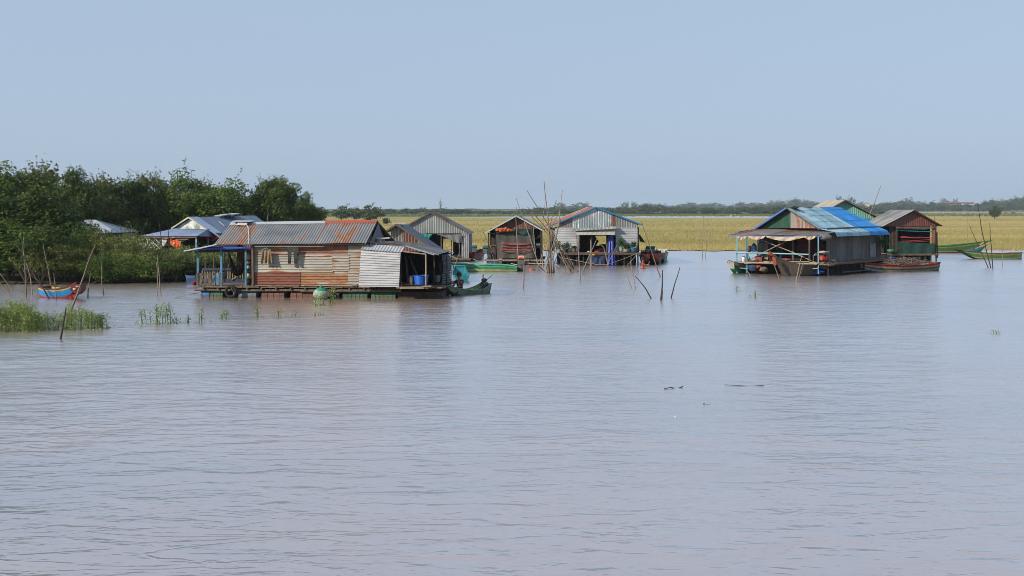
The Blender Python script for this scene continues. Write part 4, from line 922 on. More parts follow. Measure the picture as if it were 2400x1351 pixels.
pot_plant(E, 1310, 566, 594, -.35, .28, potg, 'leafy potted plant nearest the bamboo poles on the blue-edged house deck'); pot_plant(E, 1328, 568, 592, -.4, .34, black, 'bushy potted plant in a black pot left of the doorway')
pot_plant(E, 1346, 576, 591, -.4, .16, wood, 'sparse potted plant just left of the doorway of the blue-edged house')
pot_plant(E, 1456, 558, 590, -.35, .30, potg, 'tall potted plant in a pale green pot right of the blue tarpaulin', ph=.28); pot_plant(E, 1469, 572, 590, -.35, .24, pott, 'low potted plant in a wide beige tub on the deck', .26, .16)
pot_plant(E, 1485, 566, 590, -.35, .26, potb, 'potted plant in a blue box at the end of the deck', .24, .24)
solo('sack', MB().blob(E.on(1380, 590.5, -.1), .11, .1, .06, jit=.1), m_cr, 'small cream sack lying in the dark doorway', 'sack', smooth=True)
solo('red_mat', MB().blob(E.on(1401, 589.5, -.15), .24, .12, .05, jit=.08), mat('red_cloth', (.5, .03, .03), .8), 'bright red bundle lying in the doorway of the blue-edged house', 'bundle', smooth=True)
solo('yellow_basket', MB().lathe(E.on(1392, 598, -.6), [(.08, -.05), (.14, .02), (.13, .07), (.05, .05)], 10), mat('basket_yellow', (.5, .28, .04), .8), 'small yellow basket on the deck edge below the red bundle', 'basket')
solo('chair', MB().beam(E.on(1404, 584, .9), E.on(1420, 584, .9), .3, .05).beam(E.on(1406, 592, .9), E.on(1406, 574, .9), .05).beam(E.on(1418, 592, .9), E.on(1418, 574, .9), .05).beam(E.on(1405, 575, .95), E.on(1420, 575, .95), .05, .14), woodd, 'dark wooden chair in the lit end of the doorway', 'chair')
solo('black_cloth', MB().cloth([E.on(1497, 549, .1), E.on(1500, 551, .1)], [E.on(1499, 566, .3), E.on(1513, 570, .3)], 8, 7, .05, .01, seed=4), black, 'torn black cloth blowing off the corner of the blue-edged house', 'cloth')
def line_(nm, pts, r, m, lab, cat): return solo(nm, MB().tube(pts, r, 5), m, lab, cat)
line_('mooring_rope', [E.on(1494, 594, -.6), E.on(1460, 608, -1.2), E.on(1424, 620, -1.8), E.on(1400, 621, -1.8), E.on(1340, 609, -1.2), E.on(1312, 604, -.7)], .02, ropem, 'pale rope sagging along the underside of the blue-edged house', 'rope')
line_('mooring_rope', [E.on(1494, 595, -.6), E.on(1484, 607, -1.0), E.on(1470, 622, -1.6)], .018, ropem, 'short rope running from the deck corner of the blue-edged house into the water', 'rope')

m_nv0 = mat('bundle_navy', (.03, .06, .13), .8); m_brn0 = mat('bundle_rust', (.16, .08, .05), .9)
# ---------------------------------------------------------------- house with the blue roof
G = Fr(1724, 637, -33)
rf = thing('floating_house', 'floating house with a two-tone blue roof and an open railed porch', 'floating house', G.o, 'floating houses')
ap, eL, eR = G.on(1844, 488, 0), G.on(1766, 539, 0), G.on(1921, 538.5, 0)
rbk = G.on(1968, 485.5, 6.6); eRb = G.on(2080, 541, 7.0); eRf = G.on(1957, 545, .2)
t_b1 = tin('tin_faded_blue', (.25, .43, .54), amt=.16, metal=.1, rough=.6, dirt=.38, rust=(.25, .3, .32), rust2=(.4, .45, .46)); t_b2 = tin('tin_bright_blue', (.025, .23, .62), amt=.10, metal=.05, rough=.6, dirt=.34, rust=(.1, .25, .5), rust2=(.2, .35, .6))
mt, mt2 = ap.lerp(rbk, .58), eRf.lerp(eRb, .62)
kf, kb = eR + Vector((0, 0, .03)), rbk.lerp(eRb, .80) + Vector((0, 0, -.04)); km = kf.lerp(kb, .60)
part('roof', MB().sheet(kf, km, mt, ap, pitch=.16, amp=.018, seed=2, u0=(1, 1), wav=.025, nv=3).sheet(eRf, mt2, km, kf, pitch=.16, amp=.018, u0=(1, 4)), t_b1, rf, 'faded blue half of the roof slope')
part('roof', MB().sheet(km, kb, rbk, mt, pitch=.16, amp=.018, seed=3, wav=.02, nv=3).sheet(mt2, eRb, kb, km, pitch=.16, amp=.018), t_b2, rf, 'bright blue half of the roof slope')
dn = Vector((0, 0, -.24)) + G.r * .14
part('roof_lip', MB().sheet(eRf + dn, mt2 + dn, mt2, eRf, pitch=.13, amp=.025), t_b1, rf); part('roof_lip', MB().sheet(mt2 + dn, eRb + dn, eRb, mt2, pitch=.13, amp=.025), t_b2, rf)
for q in (.16, .42, .70, .95):      # rows of nails
    mb = MB()
    for k in range(64):
        u = k / 63; p = (ap.lerp(rbk, u).lerp(kf.lerp(kb, u), q) if q < .9 else kf.lerp(kb, u)) + Vector((0, 0, .035)); mb.blob(p, .022, .022, .016, n=4)
    part('rivet', mb, black, rf)
bkl = G.p((eL - G.o).dot(G.r), 6.6, eL.z)
part('roof', MB().sheet(eL, bkl, rbk, ap, pitch=.12, amp=.015, seed=4), t_slate, rf, 'far slope of the blue roof')
m_bl = mat('edge_blue', (.04, .12, .42), .5, var=.2)
part('barge_board', MB().beam(eL - G.b * .05, ap - G.b * .05 + Vector((0, 0, .02)), .05, .09).beam(G.on(1730, 545, -1.2), eL - G.b * .05, .05, .07), m_bl, rf, 'blue edge board')
part('barge_board', MB().beam(ap - G.b * .06, eR - G.b * .06, .04, .05), wood, rf, 'bare pale edge board')
zg = G.z(1850, 535, .3)
gwall(G, .3, ap, eL, eR, zg, mat('board_green', (.025, .085, .055), .8, var=.4, sc=3, st=(1, 1, .2)), rf, .3, 'dark green upright boards', x1=G.x(1853, .3), drop=.12)
gwall(G, .29, ap, eL, eR, zg, tin('tin_rustwhite', (.33, .30, .26), amt=.45, metal=.05, across=7, along=.8, rust=(.17, .07, .05), rust2=(.28, .15, .12)), rf, .3, 'rust-stained upright sheets', x0=G.x(1853, .3), drop=.12)
PR = [G.on(1708, 551.5, -1.9), G.on(1925, 553, -1.9), G.on(1956, 545, .2), G.on(1774, 535.5, .25)]
t_pr = tin('tin_porch', (.30, .28, .26), amt=.33, metal=.1, across=2.2, along=.3, rust=(.16, .055, .035), rust2=(.26, .13, .10))
part('porch_roof', MB().sheet(PR[0], PR[1], PR[2], PR[3], pitch=.12, amp=.02, seed=4, nv=2, wav=.02), t_pr, rf)
part('porch_fascia', MB().beam(PR[0] - Vector((0, 0, .05)), PR[1] - Vector((0, 0, .05)), .04, .06), m_bl, rf)
m_swag = mat('swag_beige', (.52, .42, .28), .9, var=.3, sc=3)
def qr(a, y, d=-1.96): return G.on(a, y, d)
for a, b_, sg in ((1727, 1750, 6), (1752, 1794, 5), (1796, 1884, 7.5), (1884, 1912, 5)):
    part('awning_cloth', MB().cloth([qr(a, 553), qr(b_, 553)], [qr(a + 1, 557), qr(b_ - 1, 557)], 12, 4, .03, .02, sag=sg * .026, seed=a), m_swag, rf)
zd = G.z(1850, 611, -1.5); zd = .68
xl_, xr_ = G.x(1722, -1.9), G.x(1912, -1.9)
part('deck', MB().fbox(G, xl_, xr_ + .7, -1.95, 6.7, zd - .06, zd), plank, rf)
part('deck_beam', MB().tube([G.p(xl_, -2.0, zd - .02), G.p(xr_ * .5, -2.0, zd - .03), G.p(xr_ + .1, -2.0, zd)], .05, 7).beam(G.p(xr_ + .72, -1.9, zd - .05), G.p(xr_ + .72, 6.6, zd - .05), .05, .10), woodp, rf)
for px, y1, y0, d, w, m in [(1727, 640, 553, -1.9, .075, p_lblue), (1750, 641, 553, -1.9, .085, p_blue), (1787, 611, 555, -.3, .06, p_blue), (1858, 611, 556, -.9, .085, wood), (1897, 641, 556, -1.9, .075, wood), (1918, 643, 556, -1.9, .06, p_lblue)]:
    part('porch_post', MB().beam(G.on(px, y1, d), G.on(px, y0, d), w), m, rf)
part('porch_rail', MB().tube([G.on(1724, 593, -1.95), G.on(1800, 594, -1.95), G.on(1896, 597, -1.95)], .04, 7).tube([G.on(1725, 628, -1.95), G.on(1752, 630, -1.95)], .025).tube([G.on(1893, 630, -1.95), G.on(1918, 630, -1.95)], .035), p_lblue, rf)
part('porch_rail', MB().tube([G.on(1745, 618, -2.0), G.on(1800, 615, -2.0)], .035).tube([G.on(1790, 613.5, -2.0), G.on(1896, 614, -2.0)], .035).tube([G.on(1896, 616, -2.0), G.on(1918, 618, -2.0)], .035), woodp, rf, 'bare poles lashed along the deck edge')
part('porch_brace', MB().tube([G.on(1772, 557, -1.4), G.on(1792, 566, -1.4), G.on(1858, 592, -1.4), G.on(1916, 618, -1.8)], .028).tube([G.on(1850, 562, -1.5), G.on(1800, 587, -1.5), G.on(1754, 611, -1.7)], .028), woodp, rf)
# inner walls
fx = G.x(1930, .2)
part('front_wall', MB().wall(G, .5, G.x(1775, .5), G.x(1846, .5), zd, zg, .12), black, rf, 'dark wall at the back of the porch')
part('front_wall', MB().wall(G, .5, G.x(1846, .5), fx, zd, zg, .12), mat('wall_maroon', (.06, .015, .012), .9, var=.3), rf, 'maroon wall at the back of the porch')
part('blue_panel', MB().prism([G.on(1774, 586, .4), G.on(1812, 586, .4), G.on(1812, 555, .4), G.on(1774, 555, .4)], G.b * .02), mat('panel_navy', (.02, .05, .11), .7), rf)
part('door', MB().prism([G.on(1776, 611, -.2), G.on(1799, 610, -.2), G.on(1799, 570, -.2), G.on(1776, 570, -.2)], G.b * .03).beam(G.on(1775.5, 588.5, -.22), G.on(1800, 588.5, -.22), .02, .03).beam(G.on(1787, 570, -.22), G.on(1787, 611, -.22), .02, .03), mat('door_cream', (.36, .30, .20), .8, var=.4, sc=5), rf)
sx_ = fx
def two_point(p, q):
    f_ = Fr(0, 0, 0, o=Vector((p.x, p.y, 0))); f_.r = Vector((q.x - p.x, q.y - p.y, 0)).normalized(); f_.b = Vector((-f_.r.y, f_.r.x, 0)); return f_
V_ = two_point(G.on(1937, 611, .4), G.on(2063, 600, 7.0)); VL = (G.on(2063, 600, 7.0) - G.on(1937, 611, .4)).length
part('side_wall', MB().wall(V_, 0, 0, VL, zd - .1, eR.z + .1, .2), mat('wall_tarp', (.20, .205, .20), .75, var=.3, sc=2, st=(1, 1, .2), c2=(.12, .11, .095)), rf, 'grey sheeting along the shaded side')
part('deck', MB().prism([V_.p(-1.2, -1.0, zd - .07), V_.p(VL + .4, -1.0, zd - .07), V_.p(VL + .4, .4, zd - .07), V_.p(-1.2, .4, zd - .07)], (0, 0, .06)), plank, rf, 'side walkway')
part('underdeck_fill', MB().fbox(V_, -.6, VL + .2, -.5, 2.5, -.2, zd - .14), black, rf)  # black filler for the shade below the side walkway
part('side_wall', MB().wall(G.turned(G.x(1775, .5)), 0, .5, 6.4, zd, zg, .14).wall(G, 6.4, G.x(1775, .5), fx, zd, zg, .14), t_old, rf)
fs = G.turned(sx_ + .16)
def sd(px, py): return G.side(px, py, sx_ + .16)
part('wall_patch', MB().prism([V_.on(2040, 604, -.04), V_.on(2054, 602, -.04), V_.on(2053, 571, -.04), V_.on(2039, 572, -.04)], V_.b * .02), mat('patch_white', (.34, .34, .34), .8, var=.4, sc=8), rf)
part('wall_patch', MB().prism([V_.on(2055, 602, -.05), V_.on(2065, 600, -.05), V_.on(2063, 555, -.05), V_.on(2054, 555, -.05)], V_.b * .02), mat('patch_brown', (.10, .07, .055), .8, var=.4), rf)
for i in range(16):
    d = -1.0 + i * (VL + 1.2) / 15; part('pile', MB().beam(V_.p(d, -.95, -.3), V_.p(d, -.95, zd - .05), .07), woodd, rf)
for i in range(7): part('pile', MB().beam(G.p(xl_ + .9 * i, -1.6, -.3), G.p(xl_ + .9 * i, -1.6, zd - .05), .06), woodd, rf)
part('underdeck_fill', MB().fbox(G, xl_ + .6, xr_ + .3, -.9, 6.4, -.2, zd - .12), black, rf)  # black filler for the shade below the porch and house floor
part('side_ledge', MB().tube([V_.p(.6, -1.05, zd + .16), V_.p(3.5, -1.1, zd + .14), V_.p(VL + .6, -1.05, zd + .26)], .035).tube([V_.p(-1.2, -1.08, zd - .04), V_.p(3.0, -1.08, zd - .05), V_.p(VL, -1.08, zd + .05)], .045).tube([V_.p(0, -1, .14), V_.p(VL - 1, -1, .14)], .035), wood, rf)
# things on the blue-roofed house
def lathe_thing(nm, lab, cat, base, prof, m, n_=14): return solo(nm, MB().lathe(base, prof, n_), m, lab, cat, base, smooth=True)
lathe_thing('water_bottle', 'big blue water bottle standing on the porch of the blue-roofed house', 'bottle', G.on(1767, 590, -.6), [(.13, 0), (.17, .02), (.17, .12), (.16, .14), (.17, .17), (.165, .24), (.17, .27), (.16, .34), (.12, .42), (.05, .46), (.05, .51)], mat('bottle_blue', (.05, .22, .42), .2, var=.1))
lathe_thing('brown_jar', 'dark red-brown jar beside the big blue water bottle', 'jar', G.on(1756, 591, -.8), [(.08, 0), (.10, .05), (.10, .30), (.08, .36)], mat('jar_brown', (.10, .03, .025), .4))
solo('shelf', MB().beam(G.on(1752, 592, -.7), G.on(1776, 592, -.5), .4, .05).beam(G.on(1753, 611, -.8), G.on(1753, 592, -.8), .05).beam(G.on(1775, 611, -.5), G.on(1775, 592, -.5), .05), woodd, 'dark shelf carrying the blue water bottle', 'shelf')
lathe_thing('white_jar', 'white plastic jerrycan on the porch corner of the blue-roofed house', 'jerrycan', G.on(1743, 615, -1.5), [(.10, 0), (.11, .02), (.11, .28), (.07, .34), (.05, .38)], white)
lathe_thing('green_pot', 'small teal pot next to the white jerrycan', 'pot', G.on(1755, 611, -1.1), [(.06, 0), (.07, .02), (.08, .22)], mat('teal', (.03, .28, .24), .5))
solo('red_paddle', MB().beam(G.on(1752, 611, -1.2), G.on(1768, 603, -1.0), .10, .03), redp, 'red board leaning on the porch floor behind the rail', 'board')
solo('clothes_heap', MB().blob(G.on(1843, 609, -1.0), .35, .2, .07, jit=.2, seed=4), mat('cloth_pinkred', (.42, .10, .11), .9, var=.5, sc=6), 'pinkish red blanket heaped on the porch floor', 'blanket')
solo('tarp_bundle', MB().blob(G.on(1934, 556, -1.6), .36, .22, .19, jit=.16, seed=9, n=14), mat('tarp_silver', (.15, .15, .145), .6, var=.35, sc=5), 'grey tarpaulin bundled and hung from the porch roof corner', 'tarpaulin', smooth=True)
rb_ = thing('goods_pile', 'pile of red sacks with a white cover on the corner of the blue-roofed house', 'goods', G.on(1932, 613, -1.2))
part('red_sack', MB().blob(G.on(1928, 606, -1.2), .20, .2, .19, jit=.15, seed=2).blob(G.on(1937, 608, -1.1), .14, .2, .15, jit=.15, seed=5), redp, rb_)
part('cover', MB().blob(G.on(1930, 592, -1.2), .36, .25, .09, jit=.12, seed=3).blob(G.on(1913, 597, -1.3), .12, .15, .06, jit=.15, seed=7), mat('cover_white', (.5, .48, .42), .8, var=.3, sc=6), rb_)
part('frame', MB().beam(G.on(1944, 613, -1.1), G.on(1944, 592, -1.1), .03).beam(G.on(1905, 600, -1.3), G.on(1944, 596, -1.1), .03).beam(G.on(1906, 613, -1.3), G.on(1906, 600, -1.3), .03), p_blue, rb_)
solo('rock_heap', MB().blob(G.on(1950, 612, -.6), .22, .2, .10, jit=.3, seed=8), woodp, 'small heap of rags beside the red sacks', 'rags')
solo('fish_trap', MB().blob(G.on(1931, 622, -1.3) - Vector((0, 0, .02)), .28, .2, .22, jit=.12, seed=11), mat('trap_grey', (.16, .15, .12), .9, var=.5, sc=16), 'grey netted fish trap hanging under the deck corner of the blue-roofed house', 'fish trap')
solo('blue_sheet', MB().blob(G.on(1915, 638, -1.5), .42, .2, .09, jit=.3, seed=12), tarpb, 'crumpled blue sheet floating under the corner of the blue-roofed house', 'sheet')
solo('roof_hat', MB().lathe(G.on(1862, 489, .7), [(.30, 0), (.28, .04), (.10, .12), (.02, .14)], 12), black, 'black cap-shaped lump on the ridge of the blue roof', 'basin')
m_tp = thing('hanging_plant', 'leafy green plant hanging at the far corner of the blue-roofed house', 'plant', G.on(2072, 590, 6.8))
rs_ = np.random.RandomState(2); dd = unit(rs_, 420); cpt = G.on(2073, 567, 6.8) - G.on(2072, 590, 6.8)
Cc = dd * rs_.uniform(.3, 1, (420, 1)) * np.array([.34, .3, .42]) + np.array(cpt[:])
g = bpy.data.objects.new('foliage', npmesh('foliage', leaves(rs_, Cc, dd, .05), np.arange(1680).reshape(-1, 4), m_leafP, rs_.rand(420))); col.objects.link(g); g.parent = m_tp
part('stem', MB().tube([G.on(2078, 611, 6.9), G.on(2077, 580, 6.8), G.on(2077, 553, 6.8)], .03), wood, m_tp)

for i, (px_, y_, r_, m_, lab_) in enumerate([(1765, 628, .24, m_nv0, 'dark blue bundle stowed under the porch floor near the white jerrycan'), (1790, 632, .20, wood, 'brown basket stowed under the porch floor of the blue-roofed house'), (1902, 630, .20, m_brn0, 'rusty tin hanging under the porch floor by the pale posts'), (1778, 625, .14, redp, 'dull red crate end showing under the porch floor')]):
    solo('stowed_bundle', MB().blob(G.on(px_, y_, -1.75), r_ * 1.3, .25, r_ * .8, jit=.18, seed=i + 30), m_, lab_, 'bundle', group='things stowed under the porch of the blue-roofed house')
lathe_thing('bucket', 'dark bucket on the porch floor of the blue-roofed house between the crossed braces', 'bucket', G.on(1812, 611, -1.1), [(.10, 0), (.13, .2), (.12, .2)], woodd)
lathe_thing('basin', 'grey basin on the porch floor beside the pink blanket', 'basin', G.on(1868, 611, -1.2), [(.12, 0), (.2, .09), (.18, .09)], tarpg)
solo('crate', MB().fbox(G, G.x(1770, -.6), G.x(1770, -.6) + .45, -.7, -.4, zd, zd + .25), mat('crate_red', (.25, .05, .04), .7), 'dark red crate on the porch floor under the blue water bottle', 'crate')
solo('hanging_clothes', MB().cloth([G.on(1868, 560, -.3), G.on(1893, 560, -.3)], [G.on(1869, 588, -.3), G.on(1892, 590, -.3)], 14, 6, .05, .02, seed=12), mat('clothes_dark', (.10, .03, .03), .9, var=.5, sc=4), 'dark red clothes hanging at the back of the blue-roofed porch', 'clothes', smooth=True)
# ---------------------------------------------------------------- turquoise gable
T = Fr(1955, 606, 4)
rt = thing('floating_house', 'turquoise boarded gable house rising behind the blue roof', 'floating house', T.o, 'floating houses')
apT, eLT, eRT = T.on(1982, 469.5, -.35), T.on(1948, 489, -.35), T.on(2079, 520, -.35)
eLT = T.on(1905, 512, -.35)
gable_roof(T, rt, apT, eLT, eRT, 4.6, tin('tin_tan', (.34, .31, .26), amt=.05, metal=.1, dirt=.2), t_slate, wood)
zg = T.z(2000, 513); gwall(T, 0, apT, eLT, eRT, zg, mat('board_turquoise', (.17, .42, .35), .75, var=.25, sc=3, st=(1.5, 1, .15)), rt, .5, x1=T.x(2053))
hw('front_wall', 1940, 2049, 513, 560, mat('board_blue', (.06, .20, .38), .8, var=.2), 0, 'blue boarded lower wall', T, rt)
box_walls(T, rt, T.x(1912), T.x(2049), .1, 4.2, .7, zg, t_old)
part('eave_bracket', MB().beam(T.on(2052, 521), T.on(2052, 545), .09).beam(T.on(2058, 520, .5), T.on(2080, 522, .5), .2, .1), woodd, rt); raft(T, rt, T.x(1910), T.x(2060), 4.4, .7, d0=-.1)

# ---------------------------------------------------------------- maroon gable, far right
J = Fr(2080, 612, 3)
rj = thing('floating_house', 'small house with a maroon gable and coloured ropes strung in its open front', 'floating house', J.o, 'floating houses')
apJ, eLJ, eRJ = J.on(2141, 492.5, -.35), J.on(2066, 531, -.35), J.on(2208, 530.5, -.35)
gable_roof(J, rj, apJ, eLJ, eRJ, 4.4, tin('tin_worn_grey', (.27, .28, .28), amt=.08, metal=.2, dirt=.5), t_brown, None)
part('barge_board', MB().beam(eLJ - J.b * .02, apJ - J.b * .02, .04, .07), t_whitecap, rj)
part('barge_board', MB().beam(apJ - J.b * .02, eRJ - J.b * .02, .04, .09), woodd, rj)
t_mar = tin('tin_maroon', (.125, .042, .030), amt=.25, metal=.05, dirt=.2, rust=(.08, .028, .022), rust2=(.16, .07, .055)); zg = J.z(2140, 531)
gwall(J, 0, apJ, eLJ, eRJ, zg, t_mar, rj, .1)
zd = J.z(2140, 595); xa, xb = J.x(2084), J.x(2193)
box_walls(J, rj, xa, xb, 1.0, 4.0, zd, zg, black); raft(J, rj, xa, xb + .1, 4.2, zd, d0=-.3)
part('front_wall', MB().wall(J, .05, xa, J.x(2102), zd, zg, .1), woodd, rj)
posts('house_post', woodd, rj, (J.on(2102, 595, -.05), J.on(2102, 531, -.05), .08), (J.on(2193, 600, -.05), J.on(2193, 528, -.05), .09), (J.on(2197, 605, .1), J.on(2196, 545, .1), .06))
part('cross_beam', MB().beam(J.on(2100, 533, -.08), J.on(2194, 533, -.08), .05, .07).beam(J.on(2104, 537, -.05), J.on(2186, 536, -.05), .04), wood, rj)
part('side_strip', MB().wall(J, .02, J.x(2184), J.x(2193), zd, zg, .08), t_mar, rj)
for i, (x0, y0, x1, y1, m, r, lab) in enumerate([(2104, 541, 2172, 538, p_lblue, .028, 'upper light blue pole across the open maroon house'), (2104, 541, 2186, 543.5, mat('pole_blue', (.05, .20, .38), .6), .038, 'lower blue pole across the open maroon house'),
        (2108, 554, 2160, 556, m_pk, .018, 'uppermost pink rope in the open maroon house'), (2110, 557, 2184, 557, m_pk, .022, 'second pink rope in the open maroon house'), (2110, 563, 2184, 562, m_pk, .018, 'middle pink rope in the open maroon house'), (2112, 567, 2184, 565, m_pk, .015, 'lowest free pink rope in the open maroon house'), (2110, 571, 2186, 572, m_pk, .018, 'pink rope just above the green net of the maroon house')]):
    solo('pole' if i < 2 else 'pink_rope', MB().tube([J.on(x0, y0, .1), J.on((x0 + x1) / 2, (y0 + y1) / 2 + (.2 if i < 2 else 1.5), .1), J.on(x1, y1, .1)], r, 6), m, lab, 'pole' if i < 2 else 'rope', group='poles and ropes in the maroon house')
solo('green_net', MB().cloth([J.on(2103, 566, -.15), J.on(2192, 571, -.15)], [J.on(2106, 594, -.15), J.on(2192, 594, -.15)], 24, 6, .03, .02, seed=8, sag=.08), mat('net_green_dark', (.014, .052, .040), .85, var=.35, sc=5), 'dark green net closing the lower front of the maroon house', 'net', smooth=True)
lathe_thing('blue_barrel', 'blue barrel floating between the blue-roofed and the maroon houses', 'barrel', W(2092, 612) - Vector((0, 0, .1)), [(.2, 0), (.24, .03), (.24, .38), (.2, .42)], tarpb)
lathe_thing('green_basin', 'green basin on a ledge beside the maroon house', 'basin', J.on(2088, 592, -.35), [(.2, 0), (.26, .12), (.24, .2), (.1, .24)], mat('basin_green', (.03, .18, .11), .6))

# ---------------------------------------------------------------- bank house with pale awning
Q = Fr(345, 641, -30)
rq = thing('floating_house', 'bank house with a pale blue awning and slate blue roof, half hidden by bushes', 'floating house', Q.o, 'floating houses')
apQ = Q.on(443, 510, 0); lQ = Q.on(386, 547, 0); rQ = Q.on(517, 560, 0); rbQ = Q.on(598, 505.5, 6.0); brQ = Q.on(655, 545, 6.2)
t_sb = tin('tin_slate_blue', (.16, .21, .30), amt=.03, metal=.4, rough=.4, dirt=.25, panel=1.6)
part('roof', MB().sheet(rQ, brQ, rbQ, apQ, pitch=.1, amp=.012, seed=2), t_sb, rq)
part('roof_edge', MB().sheet(rQ + Vector((0, 0, .03)), rQ.lerp(brQ, .12) + Vector((0, 0, .03)), apQ.lerp(rbQ, .13) + Vector((0, 0, .03)), apQ + Vector((0, 0, .03)), pitch=.1), t_blue, rq, 'pale blue strip along the front edge of the roof')
part('roof', MB().sheet(lQ, Q.p((lQ - Q.o).dot(Q.r), 6, lQ.z), rbQ, apQ, pitch=.1), t_sb, rq, 'far slope')
gwall(Q, .15, apQ, lQ, rQ, Q.z(440, 545, .15), tin('tin_patched', (.30, .36, .33), amt=.5, metal=.2, across=2.5, along=2, rust=(.7, .72, .7), rust2=(.45, .47, .4)), rq, .15, x1=Q.x(490, .15), x0=Q.x(404, .15))
part('barge_board', MB().beam(lQ.lerp(apQ, .3) - Q.b * .04, apQ - Q.b * .04, .04, .08).beam(apQ - Q.b * .04, rQ.lerp(apQ, .4) - Q.b * .04, .04, .08), mat('edge_cream', (.48, .44, .33), .7), rq)
aQ = [Q.on(326, 554, -1.6), Q.on(461, 554, -1.6), Q.on(487, 537.5, 0), Q.on(410, 536, 0)]
part('awning_roof', MB().sheet(*aQ, pitch=.1, amp=.01, seed=5), t_blue, rq); part('awning_roof', MB().sheet(aQ[1], Q.on(514, 556, .8), Q.on(490, 537.5, .1), aQ[2], pitch=.1, amp=.008), t_sb, rq, 'darker hip end of the awning')
part('awning_beam', MB().beam(aQ[0] - Vector((0, 0, .06)), aQ[1] - Vector((0, 0, .06)), .05, .06), mat('beam_rust', (.22, .09, .06), .8), rq)
zQ = .5; box_walls(Q, rq, Q.x(400), Q.x(510), .2, 5.8, zQ, Q.z(440, 545, .15), t_old)
part('front_wall', MB().wall(Q, .2, Q.x(400), Q.x(510), zQ, Q.z(440, 545, .15), .12), woodd, rq); raft(Q, rq, Q.x(345, -1.5), Q.x(512), 6, zQ, d0=-1.6)
part('porch_post', MB().beam(Q.p(Q.x(460, -1.5), -1.5, zQ), Q.on(460, 556, -1.5), .08), mat('paint_mint', (.22, .50, .44), .6), rq); part('porch_post', MB().beam(Q.p(Q.x(488, -.2), -.2, zQ), Q.on(488, 558, -.2), .07), p_blue, rq)
m_or = mat('cloth_orange', (.72, .13, .02), .85, var=.5, sc=4, c2=(.45, .02, .01))
solo('orange_cloth', MB().cloth([Q.on(398, 557, -1.4), Q.on(423, 567, -1.4)], [Q.on(399, 574, -1.4), Q.on(422, 586, -1.4)], 12, 6, .05, .02, seed=2), m_or, 'bright orange and red cloth drying beneath the pale awning', 'cloth', smooth=True)
solo('cream_cloth', MB().cloth([Q.on(401, 556, -1.3), Q.on(452, 557, -1.3)], [Q.on(418, 566, -1.3), Q.on(424, 568, -1.3)], 12, 5, .05, .02, seed=3), m_cr, 'cream sheet sagging under the pale awning', 'cloth', smooth=True)
solo('red_lanterns', MB().blob(Q.on(386, 559, -1.2), .16, .1, .12, jit=.1).blob(Q.on(413, 557, -1.1), .12, .1, .1, jit=.1), redp, 'red bundles hanging under the pale awning', 'bundle', smooth=True)
solo('white_sheet', MB().cloth([Q.on(378, 560, -1.4), Q.on(393, 558, -1.4)], [Q.on(380, 578, -1.4), Q.on(385, 578, -1.4)], 8, 5, .04, .02, seed=8), white, 'white sheet hanging at the open end of the pale awning', 'sheet', smooth=True)
solo('red_awning', MB().cloth([Q.on(470, 556, .1), Q.on(508, 557, .1)], [Q.on(472, 564, .1), Q.on(506, 565, .1)], 12, 4, .04, .02, seed=5), mat('cloth_crimson', (.40, .01, .03), .8), 'crimson cloth strung below the hip of the pale awning', 'cloth', smooth=True)
solar(Q, 502, 519, 507.5, 2.5, 'solar panel on the bank house ridge, next to its twin', .1, .8, tilt=.1)
solar(Q, 520, 541, 505.8, 3.2, 'tilted solar panel on the bank house ridge, nearer the rusty house', .1, .8, tilt=.1)
part('cable', MB().tube([Q.on(500, 511, 2.4), Q.on(512, 519, 2.0), Q.on(526, 530, 1.6)], .014, 5), white, rq)
# second bank house: only its roof shows
S = Fr(170, 630, 0)
rs2 = thing('floating_house', 'bank house of which only a plain grey-blue roof shows above the bushes', 'floating house', S.o, 'floating houses')
s0, s1, s2, s3 = S.on(140, 549, 0), S.on(275, 546, 0), S.on(223, 515.5, 2.2), S.on(168, 516, 2.2)
part('roof', MB().sheet(s0, s1, s2, s3, pitch=.1, amp=.012), tin('tin_greyblue', (.34, .39, .47), amt=.04, metal=.3, rough=.4, dirt=.15), rs2)
part('roof', MB().sheet(s1, s1 + S.b * 4.4, s2, s2, pitch=.1, amp=.01).sheet(s1 + S.b * 4.4, s0 + S.b * 4.4, s3, s2, pitch=.1), t_sb, rs2, 'end and far slopes')
box_walls(S, rs2, S.x(150), S.x(262), .2, 4.2, .5, s0.z - .05, t_old); part('front_wall', MB().wall(S, .2, S.x(150), S.x(262), .5, s0.z - .05, .1), t_old, rs2); raft(S, rs2, S.x(148), S.x(268), 4.4, .5, d0=-.1)

# ---------------------------------------------------------------- far buildings
def far_building(px0, px1, top, base_, Y, rm, wm, lab):
    f = Fr(0, 0, 0, o=P(px0, HZ, Y) - Vector((0, 0, H))); w = (px1 - px0) * Y / F; zt_ = H + (HZ - top) / F * Y; zb_ = H + (HZ - base_) / F * Y
    r = thing('far_building', lab, 'building', f.o, 'buildings beyond the wood')
    part('wall', MB().fbox(f, 0, w, 0, 14, 0, zb_), wm, r); part('roof', MB().prism([f.p(-1, -1, zb_), f.p(-1, 15, zb_), f.p(-1, 7, zt_)], f.r * (w + 2)), rm, r)
mrr = mat('roof_red_far', (.24, .09, .075), .8, var=.2, sc=.1); mdl = mat('wall_dull_far', (.16, .16, .13), .9); mwf = mat('wall_white_far', (.55, .52, .46), .8, var=.1, sc=.1)
far_building(2206, 2226, 474.5, 477, 1420, mrr, mdl, 'small dark red roof beyond the wood on the right of the maroon gable'); far_building(2228, 2262, 474, 477, 1450, mrr, mdl, 'long red roof beyond the wood')
